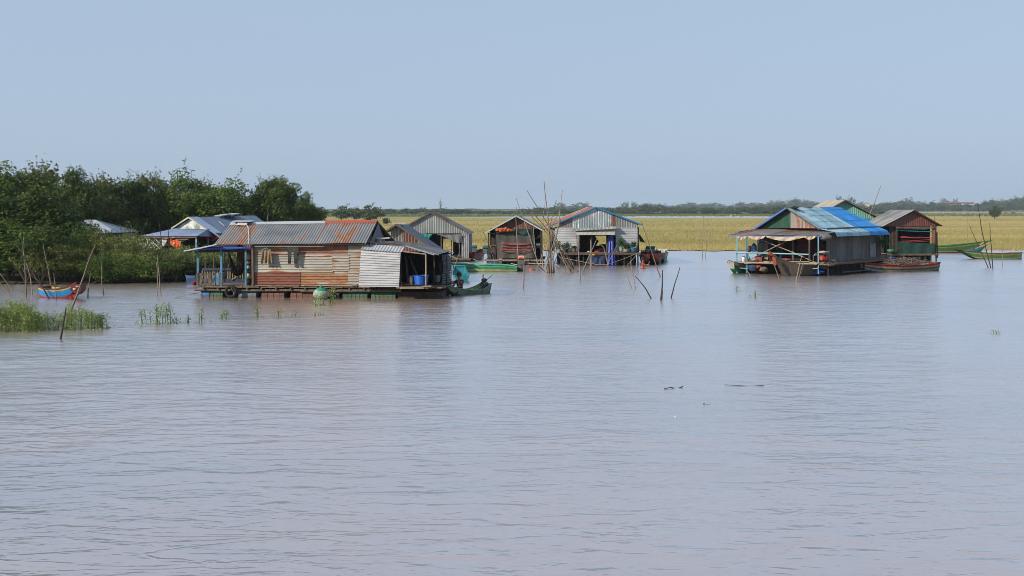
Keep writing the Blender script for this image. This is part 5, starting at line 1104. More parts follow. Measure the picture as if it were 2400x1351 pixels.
far_building(2263, 2284, 474, 476.5, 1400, mrr, mwf, 'red roof with a white gable beyond the wood'); far_building(2036, 2060, 478, 480, 1330, mwf, mwf, 'low white building beyond the wood behind the turquoise gable')
# ================================================================ boats
def sm(x): x = max(0, min(1, x)); return x * x * (3 - 2 * x)
class Boat:
    """long wooden boat from stern point to bow point (both on the waterline)"""
    def __init__(s, label, stern, bow, B=1.0, fm=.28, hb=.7, hs=.4, ws=.6, wb=.25, over=.0, bands=None, inside=None, group='boats moored at the floating houses', end=None, rake=.45, name='boat', bpow=2.2, inner=True):
        s.st, s.bw = Vector(stern), Vector(bow); s.ax = (s.bw - s.st); s.L = s.ax.length; s.u = s.ax.normalized(); s.side = Vector((-s.u.y, s.u.x, 0))
        s.B, s.fm, s.hb, s.hs, s.ws, s.wb, s.rake, s.bpow = B, fm, hb, hs, ws, wb, rake, bpow
        s.root = thing(name, label, 'boat', s.st.lerp(s.bw, .5), group)
        n = 22; nb = len(bands); mb = MB(); rows = []
        for i in range(n + 1):
            t = i / n; rows.append(s.section(t, nb))
        base = len(mb.v); w_ = 2 * (nb + 1)
        for r in rows: mb.v += r
        for i in range(n):
            for k in range(w_ - 1):
                a = base + i * w_ + k; mb.f.append((a, a + 1, a + w_ + 1, a + w_)); 
                band = (nb - 1 - k) if k < nb else (k - nb - 1 if k > nb else -1)
                mb.m.append(0 if k == nb else band); mb.uv.append([(0, 0)] * 4)
        for i in (0, n):
            r = rows[i]; mb.face(r if i == 0 else r[::-1], (nb if end else nb - 1))
        mats = list(bands) + ([end] if end else [])
        part('hull', mb, mats, s.root)
        if inner:
            mb = MB(); base = len(mb.v); iw = 5
            for i in range(1, n):
                t = i / n; sec = s.section(t, 1); 
                a, b_, c, d = sec[0], sec[1], sec[2], sec[3]     # gunwale, chine, chine, gunwale
                w = Vector((0, 0, .05)); mb.v += [a - (a - d) * .05, b_ + (c - b_) * .1 + w, (b_ + c) / 2 + w, c - (c - b_) * .1 + w, d + (a - d) * .05]
            for i in range(n - 2):
                for k in range(iw - 1):
                    a = base + i * iw + k; mb.f.append((a, a + iw, a + iw + 1, a + 1)); mb.m.append(0); mb.uv.append([(0, 0)] * 4)
            part('inside', mb, inside or woodd, s.root)
            mb = MB()
            for t in (.25, .5, .7):
                sec = s.section(t, 1); dz = Vector((0, 0, -.06)); mb.beam(sec[0] * .96 + sec[3] * .04 + dz, sec[3] * .96 + sec[0] * .04 + dz, .14, .03)
            part('thwart', mb, inside or woodd, s.root)
        mb = MB()
        for k in (0, -1): mb.tube([s.section(i / n, 1)[k] + Vector((0, 0, .012)) for i in range(n + 1)], .028, 5)
        part('gunwale', mb, bands[-1] if not end else end, s.root)
    def section(s, t, nb):
        w = s.B * (s.ws + (1 - s.ws) * sm(t / .3)) if t < .3 else s.B * (s.wb + (1 - s.wb) * (1 - sm((t - .45) / .55)) if t > .45 else 1)
        zs = s.fm + (s.hb - s.fm) * max(0, (t - .4) / .6) ** s.bpow + (s.hs - s.fm) * max(0, (.4 - t) / .4) ** 2
        zk = -.10 + (s.hb * .55) * max(0, (t - .72) / .28) ** 1.8 + (s.hs * .2) * max(0, (.12 - t) / .12) ** 2
        c = s.st + s.u * s.L * t; out = []
        rk = s.u * (s.rake * max(0, (t - .6) / .4) ** 1.5)
        def pt(sd, q): # q 0 chine .. 1 gunwale
            ww = w * (.62 + .38 * q ** .7) / 2
            return c + rk * q + s.side * sd * ww + Vector((0, 0, zk + (zs - zk) * q))
        L_ = [pt(1, 1 - k / nb) for k in range(nb + 1)]; R_ = [pt(-1, k / nb) for k in range(nb + 1)]
        return L_ + R_
    def at(s, t, q=1, sd=0): 
        sec = s.section(t, 1); a, b_, c, d = sec
        p = (a + d) / 2 * q + (b_ + c) / 2 * (1 - q); return p + (a - p) * sd if sd >= 0 else p + (d - p) * -sd
def paint(n, c, **k): return mat('boat_' + n, c, .6, var=k.get('var', .3), sc=k.get('sc', 5), c2=k.get('c2'), cover=k.get('cover', .55))
m_gg = paint('greygreen', (.20, .27, .20)); m_gd = paint('darkgreen', (.05, .09, .045)); m_lg = paint('green', (.03, .33, .13)); m_mint = paint('mint', (.12, .46, .28)); m_cream = paint('cream', (.56, .42, .24)); m_tq = paint('turquoise', (.02, .20, .24)); m_tqg = paint('sea', (.16, .30, .27))
m_rd = paint('red', (.28, .03, .025)); m_rdd = paint('maroon', (.13, .022, .02)); m_bu = paint('blue', (.02, .22, .52)); m_nv = paint('navy', (.02, .06, .15)); m_wb = paint('wornwhite', (.38, .31, .22), c2=(.22, .16, .11)); m_brn = paint('brown', (.080, .062, .050)); m_dk2 = paint('dark', (.03, .035, .03)); m_og = paint('olive', (.07, .15, .045)); m_och = paint('ochre', (.26, .20, .06)); m_fg = paint('forest', (.045, .20, .05)); m_lime = paint('lime', (.22, .40, .07)); m_yel = paint('yellow', (.55, .38, .08)); m_wh = paint('white', (.55, .55, .50)); m_rust = paint('rusty', (.36, .10, .05))

def engine(parent, c, u, tank, s=1.0, tailpipe=True, tail=None):
    """small engine block with flywheel, fuel tank on top, and a frame"""
    side = Vector((-u.y, u.x, 0)); up = Vector((0, 0, 1))
    part('engine_block', MB().prism([c - u * .16 * s - side * .12 * s, c + u * .16 * s - side * .12 * s, c + u * .16 * s + side * .12 * s, c - u * .16 * s + side * .12 * s], up * .26 * s).lathe(c + up * .14 * s - side * .2 * s, [(.13 * s, 0), (.14 * s, .02), (.14 * s, .07), (.04 * s, .08)], 12, side).tube([c + up * .2 * s, c + up * .32 * s + u * .1 * s, c + up * .42 * s + u * .1 * s], .03 * s), steel, parent)
    part('fuel_tank', MB().lathe(c - u * .17 * s + up * .37 * s, [(.07 * s, 0), (.11 * s, .03), (.11 * s, .31 * s), (.07 * s, .34 * s)], 12, u), tank, parent)
    part('engine_frame', MB().beam(c - u * .3 * s, c + u * .3 * s, .05 * s).beam(c - u * .2 * s + side * .12 * s - up * .2, c - u * .2 * s + side * .12 * s + up * .3 * s, .03), woodd, parent)
    if tail: part('propeller_shaft', MB().tube(tail, .028, 6), tail_m, parent)
tail_m = mat('shaft_white', (.50, .48, .42), .5, var=.2)
# 1 the woman's boat
b1 = Boat('short grey-green boat with a red painted prow, the woman in it', W(1140, 686), W(1052, 693.5), B=.85, fm=.17, hb=.46, hs=.42, ws=.75, wb=.45, bands=[m_gd, m_gg, m_gg], inside=m_lime, rake=.30)
q = b1.at(1, 1)
part('prow_board', MB().prism([P(1035, 668, 50.3), P(1054, 668.5, 50.3), P(1060, 678, 50.2), P(1050, 691, 50.2), P(1041, 682, 50.3)], Vector((0, .42, 0))), m_rd, b1.root)
part('prow_trim', MB().beam(P(1034, 667, 50.28), P(1054, 667.5, 50.28), .04, .045), m_yel, b1.root)
part('prow_flower', MB().blob(P(1046, 674, 50.24), .06, .02, .035, n=8), mat('flower_pink', (.55, .38, .34), .7), b1.root)
c = b1.at(.06, .9)
engine(b1.root, c - Vector((0, 0, .02)), b1.u, mat('engine_brown', (.10, .065, .04), .7), .75)
part('exhaust', MB().tube([c + Vector((0, 0, .2)), c + Vector((-.06, 0, .42)), c + Vector((-.03, 0, .52))], .032), white, b1.root); part('tiller', MB().tube([c + Vector((.1, 0, .25)), c + Vector((.38, 0, .50))], .014).tube([c + Vector((0, -.05, .05)), b1.at(.45, .4)], .022), steel, b1.root)
# 2 turquoise boat seen from its end
b2 = Boat('turquoise boat with a raised square end, moored behind the woman in the boat', W(1083, 663), W(1076, 651), B=.85, fm=.30, hb=.62, hs=.34, ws=.85, wb=.8, bands=[m_tqg, m_tqg, m_tq], inside=m_tq, end=m_tq, rake=.3)
part('end_board', MB().prism([b2.at(.98, .45, 1), b2.at(.98, .45, -1), b2.at(1, 1, -1) + Vector((0, 0, .04)), b2.at(1, 1, 1) + Vector((0, 0, .04))], b2.u * .04), m_tq, b2.root)
# 3 long green boat with engine
b3 = Boat('long bright green boat with a cream stripe and a red engine', W(1212, 637), W(1062, 637.2), B=.95, fm=.42, hb=.5, hs=.30, ws=.7, wb=.5, bands=[m_lg, m_cream, m_lg, m_mint], inside=m_gd, rake=.1)
e = P(1222, 614, 69); e3 = b3.root
part('stern_wedge', MB().prism([W(1208, 636.5), P(1226, 637, 69), P(1226, 624, 69), P(1196, 620, 69.2), P(1208, 622, 69.2)], Vector((0, .45, 0))), m_dk2, e3)
engine(e3, P(1222, 621, 69.3), Vector((1, 0, 0)), mat('tank_red', (.5, .07, .03), .4, var=.4, c2=(.7, .55, .45)), 1.15, tail=[P(1229, 617, 69.3), P(1262, 618.3, 69.3), P(1297, 619, 69.3), P(1304, 621, 69.3), P(1311, 626, 69.3)])
part('lever', MB().tube([P(1197, 618, 69.2), P(1222, 624, 69.2)], .022), white, e3)
# 4 red and blue boat on the left
b4 = Boat('small blue and red boat with a lime green inside and high maroon prow', W(104, 697), W(182, 700), B=1.0, fm=.38, hb=.70, hs=.46, ws=.75, wb=.6, bands=[m_rd, m_rd, m_bu, m_bu, m_bu, m_yel], inside=m_lime, rake=.22, bpow=3, end=m_rdd, group='boats on their own in open water')
part('prow_board', MB().prism([P(168, 667, 48.0), P(192, 666, 48.0), P(189, 682, 48.0), P(181, 691, 48.0), P(164, 680, 48.0)], Vector((0, .55, 0))), m_rdd, b4.root)
part('prow_swoosh', MB().prism([P(160, 698, 47.95), P(168, 692, 47.95), P(181, 689, 47.95), P(179, 698, 47.95), P(164, 701, 47.95)], Vector((0, .05, 0))), m_rd, b4.root)
part('prow_flower', MB().blob(P(181, 672, 47.98), .07, .02, .035, n=8).blob(P(174, 678, 47.98), .07, .02, .05, n=8), mat('flower_mark', (.6, .5, .45), .7), b4.root)
part('side_mark', MB().beam(b4.at(.18, .5, -1.04), b4.at(.30, .52, -1.04), .01, .07).beam(b4.at(.36, .42, -1.04), b4.at(.52, .42, -1.04), .01, .04), m_nv, b4.root)
# 5 dark stern behind the porch of the rusty house
b5 = Boat('dark grey boat end jutting out past the porch of the rusty house', W(446, 668), W(520, 662), B=.9, fm=.35, hb=.5, hs=.46, ws=.7, wb=.4, bands=[m_dk2, m_dk2, m_nv], inside=m_nv, rake=.1)
part('tarp_cover', MB().prism([P(436, 664, 55), P(461, 666, 55), P(461, 658, 55), P(448, 652, 55), P(438, 653, 55)], (0, .6, 0)), m_nv, b5.root)
# 6 orange boat with teal engines between the grey and brown gables
b6 = Boat('dark red boat with a teal engine between the tall grey gable and the brown gable', W(1103, 612), W(1130, 606), B=.8, fm=.5, hb=.7, hs=.6, ws=.8, wb=.5, bands=[m_dk2, m_rust, m_rd], rake=.2)
teal = mat('tank_teal', (.02, .17, .19), .4)
engine(b6.root, P(1112, 591, 80), Vector((1, 0, 0)), teal, 1.0)
for px, lab in ((1138, 'engine with a teal tank standing on the deck edge of the brown gable house'),):
    er = thing('engine', lab, 'engine', P(px, 607, 78)); engine(er, P(px, 594, 78), Vector((1, 0, 0)), teal, 1.1); part('engine_stand', MB().beam(P(px - 5, 607, 78), P(px - 3, 593, 78), .06).beam(P(px + 6, 607, 78), P(px + 4, 593, 78), .06), steel, er)
er = thing('engine', 'engine with an orange tank next to the teal one', 'engine', P(1154, 607, 78)); engine(er, P(1154, 593, 78), Vector((1, 0, 0)), mat('tank_orange', (.5, .22, .12), .5), .95); part('engine_stand', MB().beam(P(1150, 607, 78), P(1151, 593, 78), .05).beam(P(1159, 607, 78), P(1158, 593, 78), .05), steel, er)
solo('navy_sack', MB().blob(P(1150, 619, 76), .30, .25, .17, jit=.12, seed=3).blob(P(1163, 618, 76), .26, .25, .17, jit=.12, seed=4), m_nv, 'navy sacks on the low raft in front of the brown gable house', 'sack')
er = thing('small_engine', 'small engine with an orange tank in front of the navy sacks', 'engine', P(1173, 620, 75)); engine(er, P(1173, 618.5, 75), Vector((1, 0, 0)), _mc['tank_orange'], .7)
solo('mooring_rope', MB().tube([P(1108, 607, 77), P(1118, 612, 77), P(1128, 613.5, 77), P(1142, 609, 77)], .03), ropem, 'thick pale rope sagging under the dark red boat', 'rope')
# 7 boats at the end of the blue-edged house
b7 = Boat('dark green boat with a red band, prow to the viewer, beside the blue-edged house', W(1516, 612), W(1514, 622), B=1.0, fm=.5, hb=.75, hs=.7, ws=.8, wb=.55, bands=[m_dk2, m_dk2, m_gd, m_gd, m_rdd], rake=.2)
b7b = Boat('second dark green boat with a red band, nearer the open water', W(1534, 611), W(1537, 621.5), B=1.05, fm=.5, hb=.72, hs=.72, ws=.8, wb=.6, bands=[m_dk2, m_dk2, m_gd, m_gd, m_rdd], rake=.2)
for b_, px in ((b7, 1519), (b7b, 1530)): engine(b_.root, P(px, 591, 79), Vector((1, 0, 0)), teal, .85)
b7c = Boat('pale green and white boat on the outer side of the dark green boats', W(1549, 605), W(1551, 617), B=1.0, fm=.5, hb=.7, hs=.7, ws=.8, wb=.5, bands=[m_gd, m_tqg, m_wh], rake=.2)
# 8 boat under the corner of the blue-roofed house
b8 = Boat('white and green boat with a brown rim poking out under the blue-roofed house', W(1775, 636), W(1716, 642), B=1.0, fm=.5, hb=.72, hs=.5, ws=.8, wb=.45, bands=[m_lg, m_og, m_wh], inside=woodp, rake=.25)
solo('wire_frame', MB().tube([P(1704, 617, 66), P(1708, 610, 66), P(1722, 616, 66)], .02).tube([P(1709, 618, 66), P(1712, 612, 66), P(1726, 618, 66)], .02), steel, 'bent wire frame on the end of the white and green boat', 'frame')
# 9 brown boat with an orange painted prow tip
b9 = Boat('large weathered brown boat with an orange prow tip pointing at the viewer', W(1897, 645.5), W(1826, 648), B=1.55, fm=.62, hb=1.2, hs=.66, ws=.9, wb=.12, bands=[m_brn, m_brn, m_brn], rake=.55)
q = b9.at(1, 1)
part('prow_tip', MB().prism([b9.at(.93, .9, 1.05), b9.at(.93, .9, -1.05), q + b9.u * .1 - Vector((0, 0, .45)), q + b9.u * .28 + Vector((0, 0, .02)), q + b9.u * .12 + Vector((0, 0, .16))], Vector((.02, .06, .05))), m_rust, b9.root)
part('prow_tip', MB().prism([P(1809, 606, 63.5), P(1813, 600, 63.5), P(1818, 606, 63.5), P(1820, 620, 63.5), P(1816, 624, 63.5)], Vector((.03, .12, 0))), m_rust, b9.root)
# 10 white red and blue boat with brushwood
b10 = Boat('long worn white boat with a red rim and a navy end, loaded with brushwood', W(2192, 634), W(2018, 639.5), B=1.2, fm=.38, hb=.62, hs=.5, ws=.7, wb=.2, bands=[m_nv, m_wb, m_gd, m_wb, m_rd], inside=woodd, end=m_rd, rake=.35)
part('prow_eye', MB().blob(b10.at(.985, .7, 1.05), .05, .05, .05, n=8).blob(b10.at(.985, .7, -1.05), .05, .05, .05, n=8), white, b10.root)
part('stern_panel', MB().prism([b10.at(.0, .0, 1.04), b10.at(.045, .0, 1.06), b10.at(.03, .9, 1.04), b10.at(.0, .95, 1.04)], b10.side * .02), m_nv, b10.root)
rn = random.Random(3); mb = MB()
for k in range(170):
    t = rn.uniform(.1, .72); base = b10.at(t, .75, rn.uniform(-.75, .75)); hgt = .55 * math.sin(math.pi * min(1, max(0, (.74 - t) / .62))) ** .6
    p = base + Vector((0, 0, rn.uniform(0, hgt))); d = Vector((rn.gauss(0, 1), rn.gauss(0, .5), rn.gauss(0, .22))).normalized() * rn.uniform(.2, .5)
    mb.tube([p - d, p + d * .2 + Vector((0, 0, .03)), p + d], [.014, .012, .005], 4)
solo('brushwood', mb, mat('twigs', (.21, .165, .13), .95, var=.5, sc=9), 'heap of brown brushwood loaded in the worn white boat', 'brushwood')
# 11-13 boats right of the maroon house
b11 = Boat('long green boat with an upswept maroon prow, moored behind the maroon house corner', W(2140, 593), W(2290, 593), B=1.0, fm=.58, hb=1.05, hs=.58, ws=.8, wb=.04, bands=[m_rdd, m_rdd, m_gg, m_og, m_og, m_og, m_och, m_fg], inside=m_og, rake=1.3, bpow=1.8)
part('prow_ring', MB().beam(b11.at(.93, .6, 0), b11.at(.935, 1.0, 0), .20, .08), m_yel, b11.root)
b12 = Boat('green and red boat floating low in front of the long upswept one', W(2392, 607.5), W(2262, 607), B=.9, fm=.40, hb=.68, hs=.50, ws=.75, wb=.05, bands=[m_rdd, m_rdd, m_gg, m_og, m_og, m_og, m_och, m_fg], inside=m_og, end=m_rdd, rake=.8, bpow=2.0)
part('tail_pole', MB().tube([b12.at(.0, .9), b12.at(.0, .9) + Vector((1.2, 0, -.02))], .03), woodd, b12.root)
b13 = Boat('turquoise boat whose prow shows between the two green and red boats', W(2262, 597), W(2300, 596), B=.7, fm=.3, hb=.75, hs=.3, ws=.3, wb=.1, bands=[m_tqg, m_tq, m_tq], inside=m_tq, rake=.7)
b14 = Boat('tiny white boat far off at the edge of the distant strip of water', P(1712, HZ, 540) - Vector((0, 0, H)), P(1724, HZ, 540) - Vector((0, 0, H)), B=1.3, fm=.5, hb=.8, hs=.6, bands=[m_wh, m_wh], rake=.2, group='boats on their own in open water', inner=False)

# ---------------------------------------------------------------- painted lettering on hulls
def lettering(txt, p0, p1, h, m, parent, out):
    cu = bpy.data.curves.new('lettering', 'FONT'); cu.body = txt; cu.size = h * 1.4; cu.extrude = .004; cu.resolution_u = 2
    o = bpy.data.objects.new('lettering', cu); col.objects.link(o); dg = bpy.context.evaluated_depsgraph_get()
    me = bpy.data.meshes.new_from_object(o.evaluated_get(dg)); bpy.data.objects.remove(o)
    o = bpy.data.objects.new('lettering', me); col.objects.link(o); me.materials.append(m)
    xs = [v.co.x for v in me.vertices]; w = max(xs) - min(xs); d = Vector(p1) - Vector(p0); s = d.length / w
    u = d.normalized(); up = (Vector((0, 0, 1)) - u * u.z).normalized(); nrm = u.cross(up)
    for v in me.vertices: 
        c = v.co.copy(); v.co = Vector(p0) + u * ((c.x - min(xs)) * s) + up * c.y + nrm * (c.z + out) - WL[parent.name]
    o.parent = parent; return o
m_let = mat('letter_white', (.62, .58, .50), .7)
def near_side(b_, t, q):
    return min((b_.at(t, q, 1), b_.at(t, q, -1)), key=lambda p: p.y)
lettering('aoGEWIR', near_side(b10, .305, .82), near_side(b10, .185, .82), .085, m_let, b10.root, .05)
lettering('GGaUEWaaaR', near_side(b3, .60, .80), near_side(b3, .40, .80), .10, m_let, b3.root, .05)
lettering('GaGUR', near_side(b12, .20, .86), near_side(b12, .05, .86), .07, m_let, b12.root, .05)
# ================================================================ people
def skinned(name, joints, edges, mtl, parent, o0, sub=1, root_i=0):
    me = bpy.data.meshes.new(name); me.from_pydata([tuple(Vector(j[0])) for j in joints], edges, []); me.materials.append(mtl)
    ob = bpy.data.objects.new(name, me); col.objects.link(ob); ob.parent = parent; ob.location = (0, 0, 0)
    md = ob.modifiers.new('skin', 'SKIN'); md.use_smooth_shade = True
    sv = me.skin_vertices[0].data
    for i, j in enumerate(joints):
        r = j[1]; sv[i].radius = (r, r) if not isinstance(r, tuple) else r
    sv[root_i].use_root = True
    s_ = ob.modifiers.new('sub', 'SUBSURF'); s_.levels = sub; s_.render_levels = sub
    return ob
def fingers(J, Ed, wrist_i, wrist, d, nrm, r=.008, curl=.5, scale=1.0):
    """palm and five fingers at the end of an arm: d points along the hand, nrm out of the palm"""
    d = d.normalized(); nrm = (nrm - d * nrm.dot(d)).normalized(); s = d.cross(nrm)
    palm = wrist + d * .05 * scale; J.append((palm, (.036 * scale, .018 * scale))); pi_ = len(J) - 1; Ed.append((wrist_i, pi_))
    for k, (off, ln) in enumerate([(-.028, .06), (-.009, .07), (.010, .066), (.028, .05)]):
        a = palm + d * .035 * scale + s * off * scale; b_ = a + (d + nrm * curl * .6).normalized() * ln * .5 * scale; c = b_ + (d * .5 + nrm * curl * 1.4).normalized() * ln * .5 * scale
        n0 = len(J); J += [(a, r), (b_, r * .9), (c, r * .7)]; Ed += [(pi_, n0), (n0, n0 + 1), (n0 + 1, n0 + 2)]
    a = wrist + d * .03 * scale - s * .032 * scale + nrm * .01; b_ = a + (d * .7 - s * .6 + nrm * .4).normalized() * .04 * scale
    n0 = len(J); J += [(a, r * 1.1), (b_, r * .8)]; Ed += [(pi_, n0), (n0, n0 + 1)]
def head_parts(parent, c, face, r=.105, bun=True, hatm=None, hat=False):
    """face features and hair around a head centre c looking along face"""
    f = face.normalized(); s = f.cross(Vector((0, 0, 1))).normalized()
    eyes = MB()
    for k in (-1, 1): eyes.blob(c + f * r * .86 + s * k * .035 + Vector((0, 0, .012)), .014, .014, .010, n=8)
    part('eye', eyes, hairm, parent)
    part('mouth', MB().tube([c + f * r * .86 + s * .022 - Vector((0, 0, .055)), c + f * r * .92 - Vector((0, 0, .057)), c + f * r * .86 - s * .022 - Vector((0, 0, .055))], .007, 5), mat('lips', (.16, .05, .04), .6), parent)
    h = MB().blob(c - f * .022 + Vector((0, 0, .032)), r * 1.02, r * 1.02, r * 1.10, n=14)
    if bun: h.blob(c - f * .12 + Vector((0, 0, .0)), .055, .055, .06, n=10)
    part('hair', h, hairm, parent, smooth=True)
def person(label, hip, lean, facing, arms, legs, shirt, trousers, name='person', sc=1.0, head_tilt=Vector((0, 0, 0)), sleeve=1.0, waterline=False, bun=True):
    """hip: world point; lean: torso direction; arms: two (elbow, wrist) offsets from the shoulder; legs: two (knee, ankle) offsets from the hip"""
    hip = Vector(hip); root = thing(name, label, 'person', hip - Vector((0, 0, .1))); O = WL[root.name]
    up = Vector(lean).normalized(); f = Vector(facing).normalized(); s = f.cross(Vector((0, 0, 1))).normalized()
    J = []; Ed = []
    def add(p, r, par=None): J.append((p - O, r)); i = len(J) - 1; (Ed.append((par, i)) if par is not None else None); return i
    S_ = sc; p0 = add(hip, (.13 * S_, .10 * S_)); waist = hip + up * .18 * S_; w = add(waist, (.115 * S_, .085 * S_), p0); chest = hip + up * .36 * S_; ch = add(chest, (.135 * S_, .095 * S_), w)
    nk = hip + up * .50 * S_; n_ = add(nk, .05 * S_, ch); hc = nk + (up + head_tilt).normalized() * .155 * S_
    h0 = add(nk + (up + head_tilt).normalized() * .07 * S_ + f * .01, .055 * S_, n_); h1 = add(hc - Vector((0, 0, .01)) + f * .012, (.078 * S_, .088 * S_), h0); h2 = add(hc + Vector((0, 0, .075 * S_)), (.062 * S_, .07 * S_), h1)
    nose = add(hc + f * .105 * S_ - Vector((0, 0, .015)), .010, h1)
    JS = [(hip - O - up * .03, (.14 * S_, .115 * S_)), (waist - O, (.13 * S_, .10 * S_)), (chest - O, (.15 * S_, .11 * S_)), (nk - O - up * .03, .062 * S_)]; ES = [(0, 1), (1, 2), (2, 3)]
    for k, (el, wr) in zip((-1, 1), arms):
        sh = chest + up * .08 * S_ + s * k * .17 * S_; a = add(sh, .05 * S_, ch); e = add(sh + Vector(el) * S_, .038 * S_, a); wv = sh + Vector(el) * S_ + Vector(wr) * S_; wi = add(wv, .026 * S_, e)
        fl = []; fingers(J, Ed, wi, wv - O, Vector(wr), Vector((0, 0, -1)) + f * .2, scale=S_)
        n0 = len(JS); JS += [(sh - O, .062 * S_), (sh + Vector(el) * S_ * 1.0 - O, .050 * S_), (sh + Vector(el) * S_ + Vector(wr) * S_ * .35 * sleeve - O, .044 * S_)]; ES += [(2, n0), (n0, n0 + 1), (n0 + 1, n0 + 2)]
    JT = [(hip - O, (.145 * S_, .12 * S_))]; ET = []
    for k, (kn, an) in zip((-1, 1), legs):
        th = hip + s * k * .09 * S_ - up * .03; t_ = add(th, .085 * S_, p0); k_ = add(th + Vector(kn) * S_, .055 * S_, t_); av = th + Vector(kn) * S_ + Vector(an) * S_; a_ = add(av, .036 * S_, k_)
        add(av + f * .14 * S_ - Vector((0, 0, .03)), .028 * S_, a_)
        n0 = len(JT); JT += [(th - O, .095 * S_), (th + Vector(kn) * S_ - O, .072 * S_), (av - O - Vector(an) * S_ * .12, .055 * S_)]; ET += [(0, n0), (n0, n0 + 1), (n0 + 1, n0 + 2)]
    skinned('body', J, Ed, skin, root, O, 2)
    skinned('shirt', JS, ES, shirt, root, O, 1)
    skinned('trousers', JT, ET, trousers, root, O, 1)
    head_parts(root, hc, f, .105 * S_, bun); return root
def pattern_mat(name, base, dots, sc=16):
    m, t, b = nodes(name); tc = N(t, 'ShaderNodeTexCoord').outputs['Object']
    v = N(t, 'ShaderNodeTexVoronoi'); v.inputs['Scale'].default_value = sc; t.links.new(tc, v.inputs['Vector'])
    t.links.new(mixc(t, ramp(t, v.outputs['Distance'], .38, .28), base, dots), b.inputs['Base Color']); b.inputs['Roughness'].default_value = .9; return m
hp = b1.at(.70, .1) + Vector((0, 0, .20)); fwd = (b1.u * 1.0 + Vector((0, -.25, 0))).normalized(); sd_ = fwd.cross(Vector((0, 0, 1)))
person('woman in a dark flowered blouse sitting in the grey-green boat, reaching to the rusty house', hp, (-.10, 0, 1), fwd,
       [(fwd * .16 - Vector((0, 0, .20)), fwd * .24 - Vector((0, 0, .02))), (fwd * .16 - Vector((0, 0, .20)), fwd * .24 + Vector((0, 0, -.02)))],
       [(fwd * .36 + Vector((0, 0, .14)), fwd * .08 - Vector((0, 0, .32))), (fwd * .38 + Vector((0, 0, .10)), fwd * .06 - Vector((0, 0, .28)))],
       pattern_mat('flowered_blouse', (.07, .02, .04), (.62, .30, .36), 11), mat('skirt_maroon', (.08, .02, .03), .9), sc=1.1)
f = Vector((.9, -.35, 0)).normalized()
person('child in a red shirt standing waist deep in the water, holding a stick', W(1507, 629.5) + Vector((0, 0, -.04)), (-.02, 0, 1), f,
       [(f * .12 - Vector((0, 0, .2)), f * .22 + Vector((0, 0, .02))), (f * .18 - Vector((0, 0, .18)), f * .20 + Vector((0, 0, .06)))], [((.0, 0, -.36), (0, 0, -.36)), ((.05, 0, -.36), (0, 0, -.36))],
       mat('shirt_red', (.58, .05, .03), .8, var=.2), mat('shorts_dark', (.05, .02, .02), .9), sc=.92, bun=False)
solo('stick', MB().tube([P(1517, 624, 73.2), P(1520, 619, 73.2), P(1523, 613, 73.2)], .016), woodp, 'short pale stick in the hand of the child in the red shirt', 'stick')
hpF = G.on(1829, 578, -.3); hpF.z = .68 + .88
person('person in dark clothes standing bare-legged inside the blue-roofed house porch', hpF, (0, 0, 1), (-.8, -.5, 0),
       [((.02, -.02, -.27), (-.05, -.05, -.22)), ((-.02, -.02, -.27), (-.05, -.05, -.22))], [((-.03, -.02, -.42), (.02, 0, -.40)), ((.05, 0, -.42), (.03, 0, -.40))], woodd, mat('shorts_black', (.02, .02, .025), .9), bun=False)
